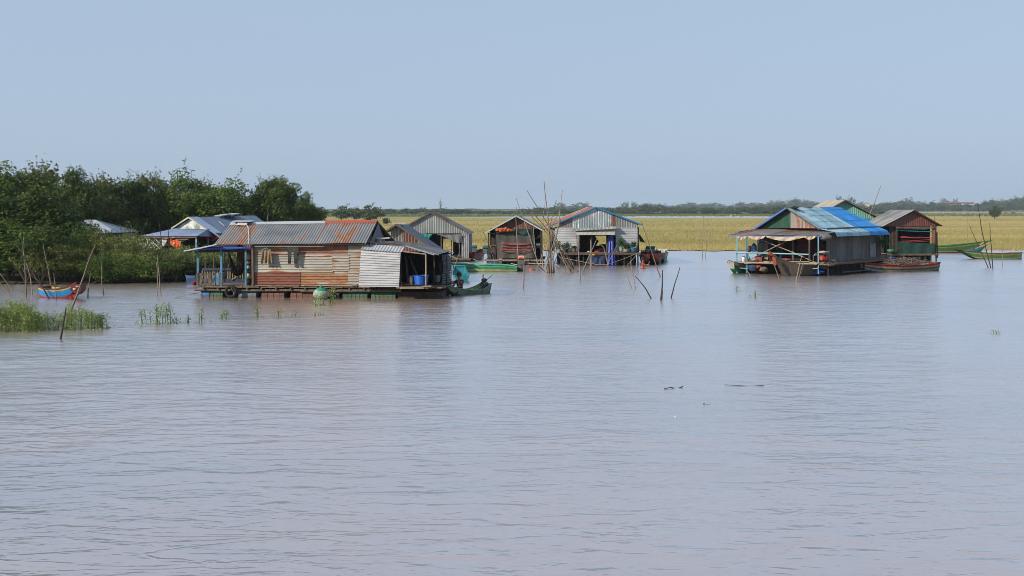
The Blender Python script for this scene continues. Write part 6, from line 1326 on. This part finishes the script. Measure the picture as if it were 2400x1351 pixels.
# ================================================================ poles standing in the water
m_pole = mat('pole_bark', (.20, .155, .12), .85, var=.45, sc=7, st=(1, 1, .5)); m_pdark = mat('pole_dark', (.055, .042, .035), .9, var=.4, sc=7); m_ppale = mat('pole_pale', (.27, .23, .18), .8, var=.35, sc=7); m_bam = mat('bamboo', (.17, .12, .08), .6, var=.35, sc=6, st=(1, 1, .6))
GP = {'w': 'mooring stakes in open water', 'l': 'stakes near the left bank', 'c': 'bamboo cluster between the brown gable and the blue-edged house', 'h': 'stakes at the houses'}
POLES = [   # points from the foot up (photo px), radius, material, group, name, label, distance override
 ([(61, 697), (60, 650), (57, 606), (54, 582), (56, 553)], .035, m_pole, 'l', 'stake', 'tall forked stake before the dark wood left of the red and blue boat'),
 ([(76, 692), (72, 655), (62, 618)], .028, m_ppale, 'l', 'stake', 'pale stake leaning onto the tall forked one'),
 ([(29, 683), (18, 666), (-2, 638)], .03, m_pole, 'l', 'stake', 'upper of two stakes slanting in from the picture edge'),
 ([(22, 690), (10, 676), (-4, 658)], .03, m_pole, 'l', 'stake', 'lower of two stakes slanting in from the picture edge'),
 ([(121, 674), (113, 630), (106, 600), (101, 571)], .03, m_pole, 'l', 'stake', 'thin stake rising behind the red and blue boat'),
 ([(115, 701), (95, 667), (72, 633), (48, 588), (35, 561)], .032, m_pdark, 'l', 'stake', 'long dark stake slanting across the stern of the red and blue boat'),
 ([(132, 704), (130, 672), (126, 640)], .027, m_pole, 'l', 'stake', 'short upright stake in front of the red and blue boat'),
 ([(206, 698), (208, 670), (213, 637)], .027, m_pole, 'l', 'stake', 'short bent stake just right of the maroon prow'),
 ([(243, 692), (238, 662), (239, 640), (237, 606)], .028, m_pole, 'l', 'stake', 'crooked stake standing alone between the maroon prow and the paired stakes'),
 ([(165, 735), (175, 705), (190, 665), (205, 620), (224, 574)], .042, m_bam, 'l', 'stake', 'long brown pole leaning in front of the maroon prow'),
 ([(142, 795), (149, 755), (155, 721)], .032, m_pdark, 'l', 'stake', 'dark stub in front of the green weeds, nearest the viewer'),
 ([(369, 694), (369, 650), (367, 614)], .027, m_ppale, 'l', 'stake', 'shorter of the pair of pale stakes left of the rusty house'),
 ([(377, 692), (373, 640), (369, 598)], .03, m_ppale, 'l', 'stake', 'taller of the pair of pale stakes left of the rusty house'),
 ([(380, 600), (378, 560), (375, 535), (372, 518)], .025, m_pdark, 'l', 'stake', 'dark stick rising against the pale awning, further from the gable', 57.5),
 ([(395, 600), (395, 563), (396, 534)], .028, m_pdark, 'l', 'stake', 'dark stick against the pale awning beside the orange cloth', 57.5),
 ([(624, 580), (626, 520), (629, 500)], .025, m_ppale, 'h', 'stake', 'pale stick showing above the ridge of the rusty house', 62),
 ([(1214.5, 622), (1213, 580), (1210.5, 540), (1210, 486)], .045, m_ppale, 'c', 'bamboo_pole', 'straight pale pole in front of the apex of the brown gable'),
 ([(1264, 624), (1243, 560), (1225.6, 510), (1209.5, 465)], .04, m_ppale, 'c', 'bamboo_pole', 'long pole slanting across the brown gable roof'),
 ([(1260, 624), (1253, 568), (1248.6, 512), (1246, 498)], .03, m_ppale, 'c', 'bamboo_pole', 'thin pole beside the eave end of the brown gable'),
 ([(1271.5, 625), (1271, 560), (1273, 505), (1278, 472)], .03, m_ppale, 'c', 'bamboo_pole', 'upright pale pole in the gap right of the brown gable'),
 ([(1265.7, 622), (1272, 590), (1283.5, 549)], .032, m_ppale, 'c', 'bamboo_pole', 'short pole crossing the gap right of the brown gable'),
 ([(1292, 640), (1288, 561), (1283.5, 502), (1278, 459), (1275, 425)], .042, m_bam, 'c', 'bamboo_pole', 'tallest bamboo pole of the cluster, nearly upright'),
 ([(1349, 638), (1328, 600), (1304, 560), (1263, 491), (1235, 447)], .042, m_bam, 'c', 'bamboo_pole', 'longest slanting bamboo pole of the cluster, reaching high into the sky'),
 ([(1341, 639), (1300.6, 560), (1271.6, 525), (1236, 485)], .038, m_bam, 'c', 'bamboo_pole', 'slanting bamboo pole, second highest of those leaning over the brown gable'),
 ([(1340, 638), (1317, 590), (1297, 565), (1270, 532), (1231.6, 492)], .034, m_bam, 'c', 'bamboo_pole', 'slanting bamboo pole whose tip reaches furthest over the brown gable roof'),
 ([(1345, 638.5), (1304, 570), (1280, 537), (1248.6, 496)], .034, m_bam, 'c', 'bamboo_pole', 'slanting bamboo pole with its tip just above the yellow field'),
 ([(1283.5, 639.5), (1286, 580), (1290, 525.6), (1295.5, 501.7), (1304, 469)], .036, m_bam, 'c', 'bamboo_pole', 'bamboo pole crossing behind the tallest one, tip leaning toward the blue-edged roof'),
 ([(1277, 640), (1299, 566), (1309, 529), (1312.5, 493), (1318, 446)], .036, m_ppale, 'c', 'bamboo_pole', 'pale pole rising past the low eave of the blue-edged roof to the second highest tip'),
 ([(1294.6, 640), (1297, 600), (1304, 556), (1315, 513)], .036, m_ppale, 'c', 'bamboo_pole', 'pale pole with its tip against the rust-red roof'),
 ([(1293, 640), (1292, 573), (1295.5, 529), (1306.5, 505)], .03, m_bam, 'c', 'bamboo_pole', 'thin dark pole behind the low eave of the blue-edged roof'),
 ([(1284, 632), (1286, 600), (1288, 566)], .07, m_ppale, 'c', 'post', 'thick whitish post in the heart of the bamboo cluster'),
 ([(1356, 638), (1328, 602), (1300, 570)], .032, m_pole, 'c', 'bamboo_pole', 'outermost slanting stake at the foot of the cluster'),
 ([(1280, 640), (1262, 624), (1245, 606)], .03, m_pdark, 'c', 'bamboo_pole', 'dark stake slanting toward the red engine'),
 ([(1338, 637), (1320, 612), (1300, 588)], .028, m_pole, 'c', 'bamboo_pole', 'thin stake ending among the potted leaves'),
 ([(1360.5, 661), (1357.5, 620), (1354.5, 575), (1354, 555)], .032, m_ppale, 'w', 'stake', 'slim pole standing in front of the left edge of the doorway of the blue-edged house'),
 ([(1384, 638), (1383.5, 600), (1385, 575), (1383, 561)], .035, m_ppale, 'w', 'stake', 'upright pole in front of the dark doorway of the blue-edged house'),
 ([(1386, 632), (1387, 590), (1387.5, 556)], .025, m_pole, 'w', 'stake', 'thin stick tied to the upright pole before the dark doorway'),
 ([(1362.7, 642), (1380, 602), (1398.5, 561)], .035, m_ppale, 'w', 'stake', 'pole slanting across the upright one before the dark doorway'),
 ([(1227, 678), (1228, 640), (1229, 615), (1233, 599)], .03, m_pole, 'w', 'stake', 'pole standing in open water in front of the red boat engine'),
 ([(1425, 620), (1420, 598), (1415, 580), (1406, 572)], .05, m_pole, 'h', 'post', 'thick forked branch propping the doorway deck of the blue-edged house', 75),
 ([(1420, 628), (1432, 604), (1446, 575)], .024, m_ppale, 'h', 'stake', 'thin stick slanting across the royal blue tarpaulin'),
 ([(1481, 678), (1472, 652), (1461, 625)], .024, m_ppale, 'w', 'stake', 'thin pale stake leaning away from its partner in front of the blue-edged house corner'),
 ([(1489, 678), (1485, 648), (1477, 610)], .026, m_ppale, 'w', 'stake', 'taller partner of the leaning thin stake in front of the blue-edged house corner'),
 ([(1526, 700), (1512, 675), (1500, 660), (1488.5, 647)], .03, m_pdark, 'w', 'stake', 'bent dark stake slanting toward the blue-edged house'),
 ([(1548, 650), (1538, 622), (1517, 560), (1503.6, 519)], .036, m_bam, 'w', 'stake', 'long pole leaning over the dark green boats to the blue roof edge'),
 ([(1549, 704), (1552, 673), (1553, 633)], .04, m_pdark, 'w', 'stake', 'thick dark upright stake alone in open water'),
 ([(1553.5, 701), (1553, 684), (1551.5, 676)], .018, m_pdark, 'w', 'stake', 'thin dark twig beside the foot of the thick upright stake'),
 ([(1573, 699), (1581, 667), (1594, 626)], .03, m_pdark, 'w', 'stake', 'dark stake leaning to the right of the thick upright one'),
 ([(1646, 606), (1647, 560), (1649, 508)], .03, m_ppale, 'w', 'stake', 'taller of two thin poles before the yellow field'),
 ([(1653, 605), (1656, 560), (1660, 514)], .025, m_ppale, 'w', 'stake', 'shorter of two thin poles before the yellow field'),
 ([(1866, 661), (1872, 630), (1881, 596)], .038, m_ppale, 'h', 'stake', 'pale pole leaning on the rail of the blue-roofed house'),
 ([(1871, 660), (1878, 632), (1884, 612)], .022, m_pole, 'h', 'stake', 'thin stick just right of the pale pole at the blue-roofed house'),
 ([(1828, 660), (1820, 636), (1810, 612)], .03, m_pole, 'h', 'stake', 'stake slanting beneath the orange prow tip'),
 ([(1759, 646), (1753, 638), (1748, 632)], .022, m_ppale, 'h', 'stake', 'short pale stick dipping into the water by the white and green boat'),
 ([(2024, 545), (2040, 500), (2065, 434)], .035, m_ppale, 'h', 'bamboo_pole', 'tall pale pole leaning up behind the blue roof into the sky', 72),
 ([(2316, 628), (2305, 603), (2295, 582), (2272.6, 530.6)], .032, m_pdark, 'w', 'stake', 'shortest of three dark poles right of the maroon house, leaning left'),
 ([(2322, 628), (2313, 594), (2302, 546.6), (2296.6, 511), (2291, 478)], .036, m_pdark, 'w', 'stake', 'tallest of three dark poles right of the maroon house'),
 ([(2327, 629.5), (2324, 582), (2320.6, 554), (2320, 523)], .034, m_pdark, 'w', 'stake', 'upright one of three dark poles right of the maroon house'),
 ([(2350, 625), (2349, 600), (2350, 573)], .022, m_ppale, 'w', 'stake', 'thin pale stick in front of the green and red boat'),
 ([(2190, 560), (2190.5, 520), (2191, 499)], .03, m_pole, 'h', 'stake', 'stick rising behind the roof of the maroon house', 92),
 ([(2267, 600), (2267.5, 560), (2268, 504)], .022, m_ppale, 'w', 'stake', 'faint thin pole standing at the field edge behind the green and red boat', 98),
 ([(1183, 619), (1187, 598), (1192.6, 575)], .024, m_pole, 'h', 'stake', 'short stick leaning on the dusty curtain'),
 ([(1162, 620), (1145.4, 573.5), (1129, 534)], .03, m_pole, 'h', 'stake', 'brown pole leaning over the engines left of the brown gable'),
 ([(1063, 634), (1069, 615), (1076, 594)], .022, m_ppale, 'h', 'stake', 'thin stick leaning above the turquoise boat', 57),
 ([(1085, 545), (1085, 524)], .04, m_ppale, 'h', 'stake', 'pale stub in the yellow field behind the tall grey gable', 130),
]
for e in POLES:
    pts, r, m, g, nm, lab = e[:6]; Y = e[6] if len(e) > 6 else K / (pts[0][1] - HZ)
    w = [P(a, b_, Y + .12 * i) for i, (a, b_) in enumerate(pts)]
    n_ = len(w); foot = w[0] + (w[0] - w[1]).normalized() * .4 if len(e) <= 6 else w[0]
    # a slight waver so the stake is not ruler-straight
    rn = random.Random(int(pts[0][0])); q = [foot]
    for a, b_ in zip(w, w[1:]):
        q.append(a); q.append(a.lerp(b_, .5) + Vector((rn.uniform(-1, 1), 0, 0)) * min(.03, (b_ - a).length * .02))
    q.append(w[-1]); r = r * (1.0 if g == 'c' else 1.1); rr = [r * (1 - .55 * i / (len(q) - 1)) for i in range(len(q))]
    solo(nm, MB().tube(q, rr, 7), m, lab, 'pole' if 'pole' in nm or nm == 'post' else 'stake', w[0], GP[g])

rn = random.Random(31)
for k, (a, b_, c, d) in enumerate([(1279, 639, 1287, 590), (1288, 640, 1281, 570), (1290, 640, 1302, 588), (1297, 639, 1289, 560), (1286, 639, 1276, 575), (1282, 638, 1295, 545), (1334, 638, 1310, 585), (1350, 639, 1322, 590), (1299, 638, 1306, 600), (1276, 641, 1270, 598)]):
    Y = K / (b_ - HZ) + rn.uniform(-.8, 1.2); p0, p1 = P(a, b_, Y), P(c, d, Y + .4); md_ = p0.lerp(p1, .5) + Vector((rn.uniform(-.12, .12), 0, 0))
    solo('bamboo_pole', MB().tube([p0 + (p0 - md_).normalized() * .3, p0, md_, p1], [.034, .032, .027, .015], 6), [m_ppale, m_pole, m_bam][k % 3], ['thin', 'crooked', 'grey', 'brown', 'short'][k % 5] + ' stick ' + ['upright at the left foot', 'leaning left in the middle', 'leaning right in the middle', 'rising tall in the middle', 'leaning out at the left side', 'crossing the white post', 'among the slanting poles', 'outermost among the slanting poles', 'low on the right', 'farthest left'][k] + ' of the bamboo cluster', 'stake', None, GP['c'])
m_airy = leafmat('leaf_airy', (.07, .10, .03), (.22, .27, .08), (.36, .36, .15))
# airy shrub between the bank houses
def airy(px, top, Y, lab, seed, n_=9):
    base = Vector(P(px, HZ, Y)); base.z = .05; h = H - (top - HZ) / F * Y; o = thing('shrub', lab, 'shrub', base, 'bushes along the bank'); mb = MB(); rs_ = np.random.RandomState(seed); C = []
    for i in range(n_):
        tip = Vector((rs_.uniform(-1.1, 1.1), rs_.uniform(-.5, .5), h * rs_.uniform(.8, 1.0))); mid = tip * .55 + Vector((rs_.uniform(-.2, .2), 0, .1)); mb.tube([base, base + mid, base + tip], [.03, .018, .006], 5)
        for j in range(46):
            q_ = rs_.uniform(.45, 1); p = mid * (1 - (q_ - .45) / .55) + tip * ((q_ - .45) / .55); C.append([p.x + rs_.normal(0, .09), p.y + rs_.normal(0, .09), p.z + rs_.normal(0, .05)])
    part('branches', mb, m_bark, o); C = np.array(C); g = bpy.data.objects.new('foliage', npmesh('foliage', leaves(rs_, C, unit(rs_, len(C)), .05, wide=.35), np.arange(len(C) * 4).reshape(-1, 4), m_airy, rs_.rand(len(C)))); col.objects.link(g); g.parent = o
airy(305, 512, 60.5, 'open twiggy shrub with pale leaves rising between the two bank house roofs', 3); airy(346, 556, 59.2, 'pale feathery shrub beside the white flowers', 21, 10)
airy(378, 584, 58.6, 'pale feathery shrub behind the pair of stakes', 22, 10)
airy(412, 588, 59, 'pale feathery shrub under the orange cloth', 23, 10)
airy(505, 596, 61, 'pale feathery shrub seen through the blue porch posts', 25, 10)
airy(270, 556, 59.2, 'pale feathery shrub below the slope of the half-hidden grey roof', 26, 9)
airy(440, 560, 60, 'twiggy shrub in front of the dark opening of the bank house', 5, 6); airy(60, 600, 57.6, 'twiggy shoots in front of the dark low trees at the waterline', 8, 8); airy(95, 615, 57.4, 'low twiggy shoots behind the red and blue boat', 9, 7)

# ================================================================ weeds standing in the water
m_weed = leafmat('leaf_weed', (.10, .17, .04), (.28, .37, .10), (.42, .44, .18), .7); m_stem = mat('weed_stem', (.16, .19, .08), .8)
def weed(px, py, hpx, wpx, seed, lab, dens=1.0, nst=5, group=None, lean=0.0, name='water_weed'):
    base = W(px, py); s = F / base.y; h = hpx / s; w = wpx / s; rn = random.Random(seed); rs_ = np.random.RandomState(seed)
    o = thing(name, lab, 'weed', base, group); mb = MB(); C = []; D_ = []
    for i in range(nst):
        x0 = rn.uniform(-.5, .5) * w * .8; y0 = rn.uniform(-.4, .4) * min(w, .8); hh = h * rn.uniform(.55, 1.0); lx = rn.uniform(-.25, .25) * w + lean * hh
        p = [base + Vector((x0, y0, -.1)), base + Vector((x0 + lx * .3, y0, hh * .5)), base + Vector((x0 + lx, y0 + rn.uniform(-.1, .1), hh))]
        mb.tube(p, [.011, .009, .004], 4); k = int(hh * 75 * dens) + 4
        for j in range(k):
            t = rn.uniform(.02, 1) ** .8; q_ = p[0].lerp(p[1], t * 2) if t < .5 else p[1].lerp(p[2], t * 2 - 1); sp = (.20 if 'patch' in lab else .13) * (1.15 - t) + .02
            C.append(q_ - base + Vector((rn.gauss(0, sp), rn.gauss(0, sp), rn.gauss(0, .03)))); D_.append((rn.gauss(0, 1), rn.gauss(0, 1), rn.gauss(0, .6)))
    part('stem', mb, m_stem, o)
    C = np.array([tuple(c) for c in C]); C[:, 2] = np.maximum(C[:, 2], .02); D_ = np.array(D_); D_ /= np.linalg.norm(D_, axis=1, keepdims=True)
    me = npmesh('foliage', leaves(rs_, C, D_, .033, up=.1, wide=.28), np.arange(len(C) * 4).reshape(-1, 4), m_weed, rs_.rand(len(C)))
    g = bpy.data.objects.new('foliage', me); col.objects.link(g); g.parent = o; return o
rn = random.Random(12)
ORD = ['first','second','third','fourth','fifth','sixth','seventh','eighth','ninth','tenth','eleventh','twelfth','thirteenth']
wd = [(8, 777, 66, 50), (30, 776, 60, 40), (50, 775, 72, 40), (70, 777, 56, 40), (88, 775, 48, 36), (108, 774, 44, 34), (128, 773, 44, 34), (150, 774, 50, 36), (170, 772, 62, 36), (190, 773, 60, 36), (210, 772, 48, 34), (228, 771, 48, 30), (244, 770, 40, 24)]
for i, (x, y, h, w) in enumerate(wd):
    weed(x, y, h, w, 40 + i, ORD[i] + ' clump from the picture edge in the front row of the green weed patch', 2.3 if i < 6 else 1.5, 11 if i < 6 else 7, 'weed patch at the left edge')
for i, (x, y, h) in enumerate([(-12, 778, 70), (18, 762, 60), (42, 758, 52), (62, 760, 50), (84, 762, 44), (200, 762, 42), (165, 764, 40)]):
    weed(x, y, h, 40, 70 + i, ['clump cut by the picture edge at the front of the weed patch', 'back clump of the weed patch nearest the picture edge', 'second back clump of the weed patch', 'third back clump of the weed patch', 'fourth back clump of the weed patch', 'back clump near the open end of the weed patch', 'back clump of the weed patch beside the long leaning pole'][i], 1.8, 8, 'weed patch at the left edge')
for i, (x, y, h, w, d, n_, ln, lab) in enumerate([
    (342, 759, 42, 30, 1.0, 5, -.3, 'thin weed leaning left in front of the paired stakes'), (374, 760, 50, 34, 1.5, 7, 0, 'bushiest weed of the loose clump in front of the paired stakes'),
    (398, 759, 58, 16, 1.0, 4, -.15, 'tall bent weed at the right of the loose clump'), (409, 758, 18, 12, 1.6, 3, 0, 'tiny leafy weed at the end of the loose clump'),
    (437, 757, 24, 12, .7, 3, 0, 'small two-leaved weed alone in the water left of the rusty house'), (469, 757, 42, 10, 1.2, 3, 0, 'slim upright weed before the blue drum'),
    (525, 748, 28, 16, 1.3, 5, 0, 'small weed before the hanging tyre'), (605, 744, 30, 12, .8, 3, 0, 'thin weed before the grey-blue drum'), (656, 744, 22, 14, 1.0, 4, 0, 'small weed before the red drums'),
    (748, 716, 34, 22, 1.6, 6, 0, 'leafy weed in front of the net sack'), (777, 712, 42, 14, 1.3, 4, .1, 'thin weed right of the net sack'), (740, 740, 10, 26, .5, 4, .4, 'low broken stalks before the net sack'),
    (690, 742, 14, 26, .4, 3, .6, 'broken reed stalks lying before the red drums'), (1729, 683, 14, 6, .5, 3, 0, 'thin reed tuft left of the blue-roofed house reflection'), (1770, 699, 17, 8, .4, 3, 0, 'thin reeds with a bent stalk in open water'),
    (1755, 699, 12, 8, .2, 2, .3, 'short bent reed in open water'), (2333, 782, 9, 12, .8, 3, 0, 'small floating sprig near the right edge')]):
    weed(x, y, h, w, 100 + i, lab, d, n_, 'weeds standing in open water', ln)
# ================================================================ things floating on the water
def floater(nm, lab, cat, pts, r, m): return solo(nm, MB().tube([W(a, b_) + Vector((0, 0, z)) for a, b_, z in pts], r, 6), m, lab, cat)
floater('floating_stick', 'short dark stick floating in open water below the dark stakes', 'stick', [(1557, 913, .01), (1572, 911.5, .03), (1585, 909.5, -.02), (1601, 908, .02)], .009, m_pdark)
floater('floating_reed', 'long thin reed lying flat on the open water', 'reed', [(1698, 904, .015), (1730, 905, .01), (1758, 905.5, -.004), (1790, 904.5, .01)], .006, m_pdark)
solo('floating_leaves', MB().blob(W(1650, 948) + Vector((0, 0, .01)), .015, .015, .012).blob(W(1657, 948), .025, .02, .006).blob(W(1663, 948), .015, .01, .006), m_pdark, 'few dark leaves drifting in open water below the floating stick', 'leaves')
solo('floating_scrap', MB().blob(W(1583, 977), .02, .02, .012), white, 'tiny white scrap drifting on the water', 'scrap')
solo('brown_clump', MB().blob(W(1247, 634) , .22, .16, .12, jit=.25, seed=4).beam(W(1244, 634), W(1245, 634) + Vector((0, 0, .3)), .04), m_rust, 'rust-brown clump afloat beyond the long green boat', 'clump')
bd = MB(); c = P(1445, 411, 160)
for k in (-1, 1): bd.face([c, c + Vector((k * .09, .02, .05)), c + Vector((k * .17, .03, .01)), c + Vector((k * .08, -.04, .01))])
bd.blob(c, .03, .07, .03)
solo('bird', bd, m_pdark, 'small bird flying in the sky above the blue-edged roof', 'bird')
# far cattle on the mud flat
m_cow = mat('cow_tan', (.42, .24, .12), .9, var=.2); m_cowd = mat('cow_dark', (.05, .04, .035), .9, var=.2)
def cow(px, Y, m, lab, s=1.0, flip=1):
    c = P(px, HZ, Y) - Vector((0, 0, H - .07)); o = thing('cow', lab, 'cow', c, 'cattle on the mud flat'); O = WL[o.name]
    z = lambda x, y, h: Vector((x * flip * s, y * s, h * s))
    J = [(z(-.7, 0, 1.15), (.26 * s, .3 * s)), (z(0, 0, 1.05), (.30 * s, .36 * s)), (z(.65, 0, 1.12), (.25 * s, .33 * s)), (z(1.0, 0, 1.35), .15 * s), (z(1.3, 0, 1.3), .13 * s), (z(1.55, 0, 1.1), .08 * s), (z(-.95, 0, .9), .03 * s), (z(-1.0, 0, .5), .03 * s)]
    Ed = [(1, 0), (1, 2), (2, 3), (3, 4), (4, 5), (0, 6), (6, 7)]
    for x, par, kn in ((-.72, 0, .10), (.62, 2, -.04)):
        for y in (-.18, .18):
            n0 = len(J); J += [(z(x, y, .85), .13 * s), (z(x + kn, y, .48), .07 * s), (z(x, y, .0), .05 * s)]; Ed += [(par, n0), (n0, n0 + 1), (n0 + 1, n0 + 2)]
    for y in (-.16, .16): n0 = len(J); J.append((z(1.28, y, 1.42), .04 * s)); Ed.append((4, n0))
    skinned('body', J, Ed, m, o, O, 1, root_i=1)
for px, Y, m, lab, fl in [(2357, 640, m_cowd, 'dark cow at the left of the cattle on the mud flat', 1), (2361, 640, m_cow, 'tan cow next to the leftmost dark one on the mud flat', -1), (2370, 650, m_cow, 'pale cow in the middle of the cattle', 1), (2376, 640, m_cowd, 'dark cow at the right of the cattle on the mud flat', -1)]: cow(px, Y, m, lab, 1.0, fl)
# dead pale tree above the far bushes
o = thing('bare_tree', 'pale leafless tree sticking out of the far bushes over the tall grey gable', 'tree', P(1032, HZ, 700) - Vector((0, 0, H))); mb = MB(); rn = random.Random(5); b0_ = WL[o.name]
mb.tube([b0_, b0_ + Vector((0, 0, 6))], [.25, .12], 5)
for k in range(26):
    a = rn.uniform(0, 6.28); p = b0_ + Vector((0, 0, rn.uniform(2.5, 6))); mb.tube([p, p + Vector((math.cos(a) * rn.uniform(.8, 2.2), math.sin(a), rn.uniform(1, 4.5)))], [.07, .03], 4)
part('branches', mb, m_ppale, o)

# ================================================================ haze
mb = MB(); hx, y0, y1, z0, z1 = 3600, -45, 4600, -1.0, 30
a = [(-hx, y0, z0), (hx, y0, z0), (hx, y1, z0), (-hx, y1, z0)]
mb.prism(a, (0, 0, z1 - z0))
hz = bpy.data.materials.new('haze_air'); hz.use_nodes = True; t = hz.node_tree; t.nodes.clear()
pv = t.nodes.new('ShaderNodeVolumePrincipled'); pv.inputs['Color'].default_value = (.72, .87, 1.0, 1); pv.inputs['Density'].default_value = .00018; pv.inputs['Anisotropy'].default_value = .1
ou = t.nodes.new('ShaderNodeOutputMaterial'); t.links.new(pv.outputs[0], ou.inputs['Volume'])
tag(mb.build('haze', hz), kind='stuff')
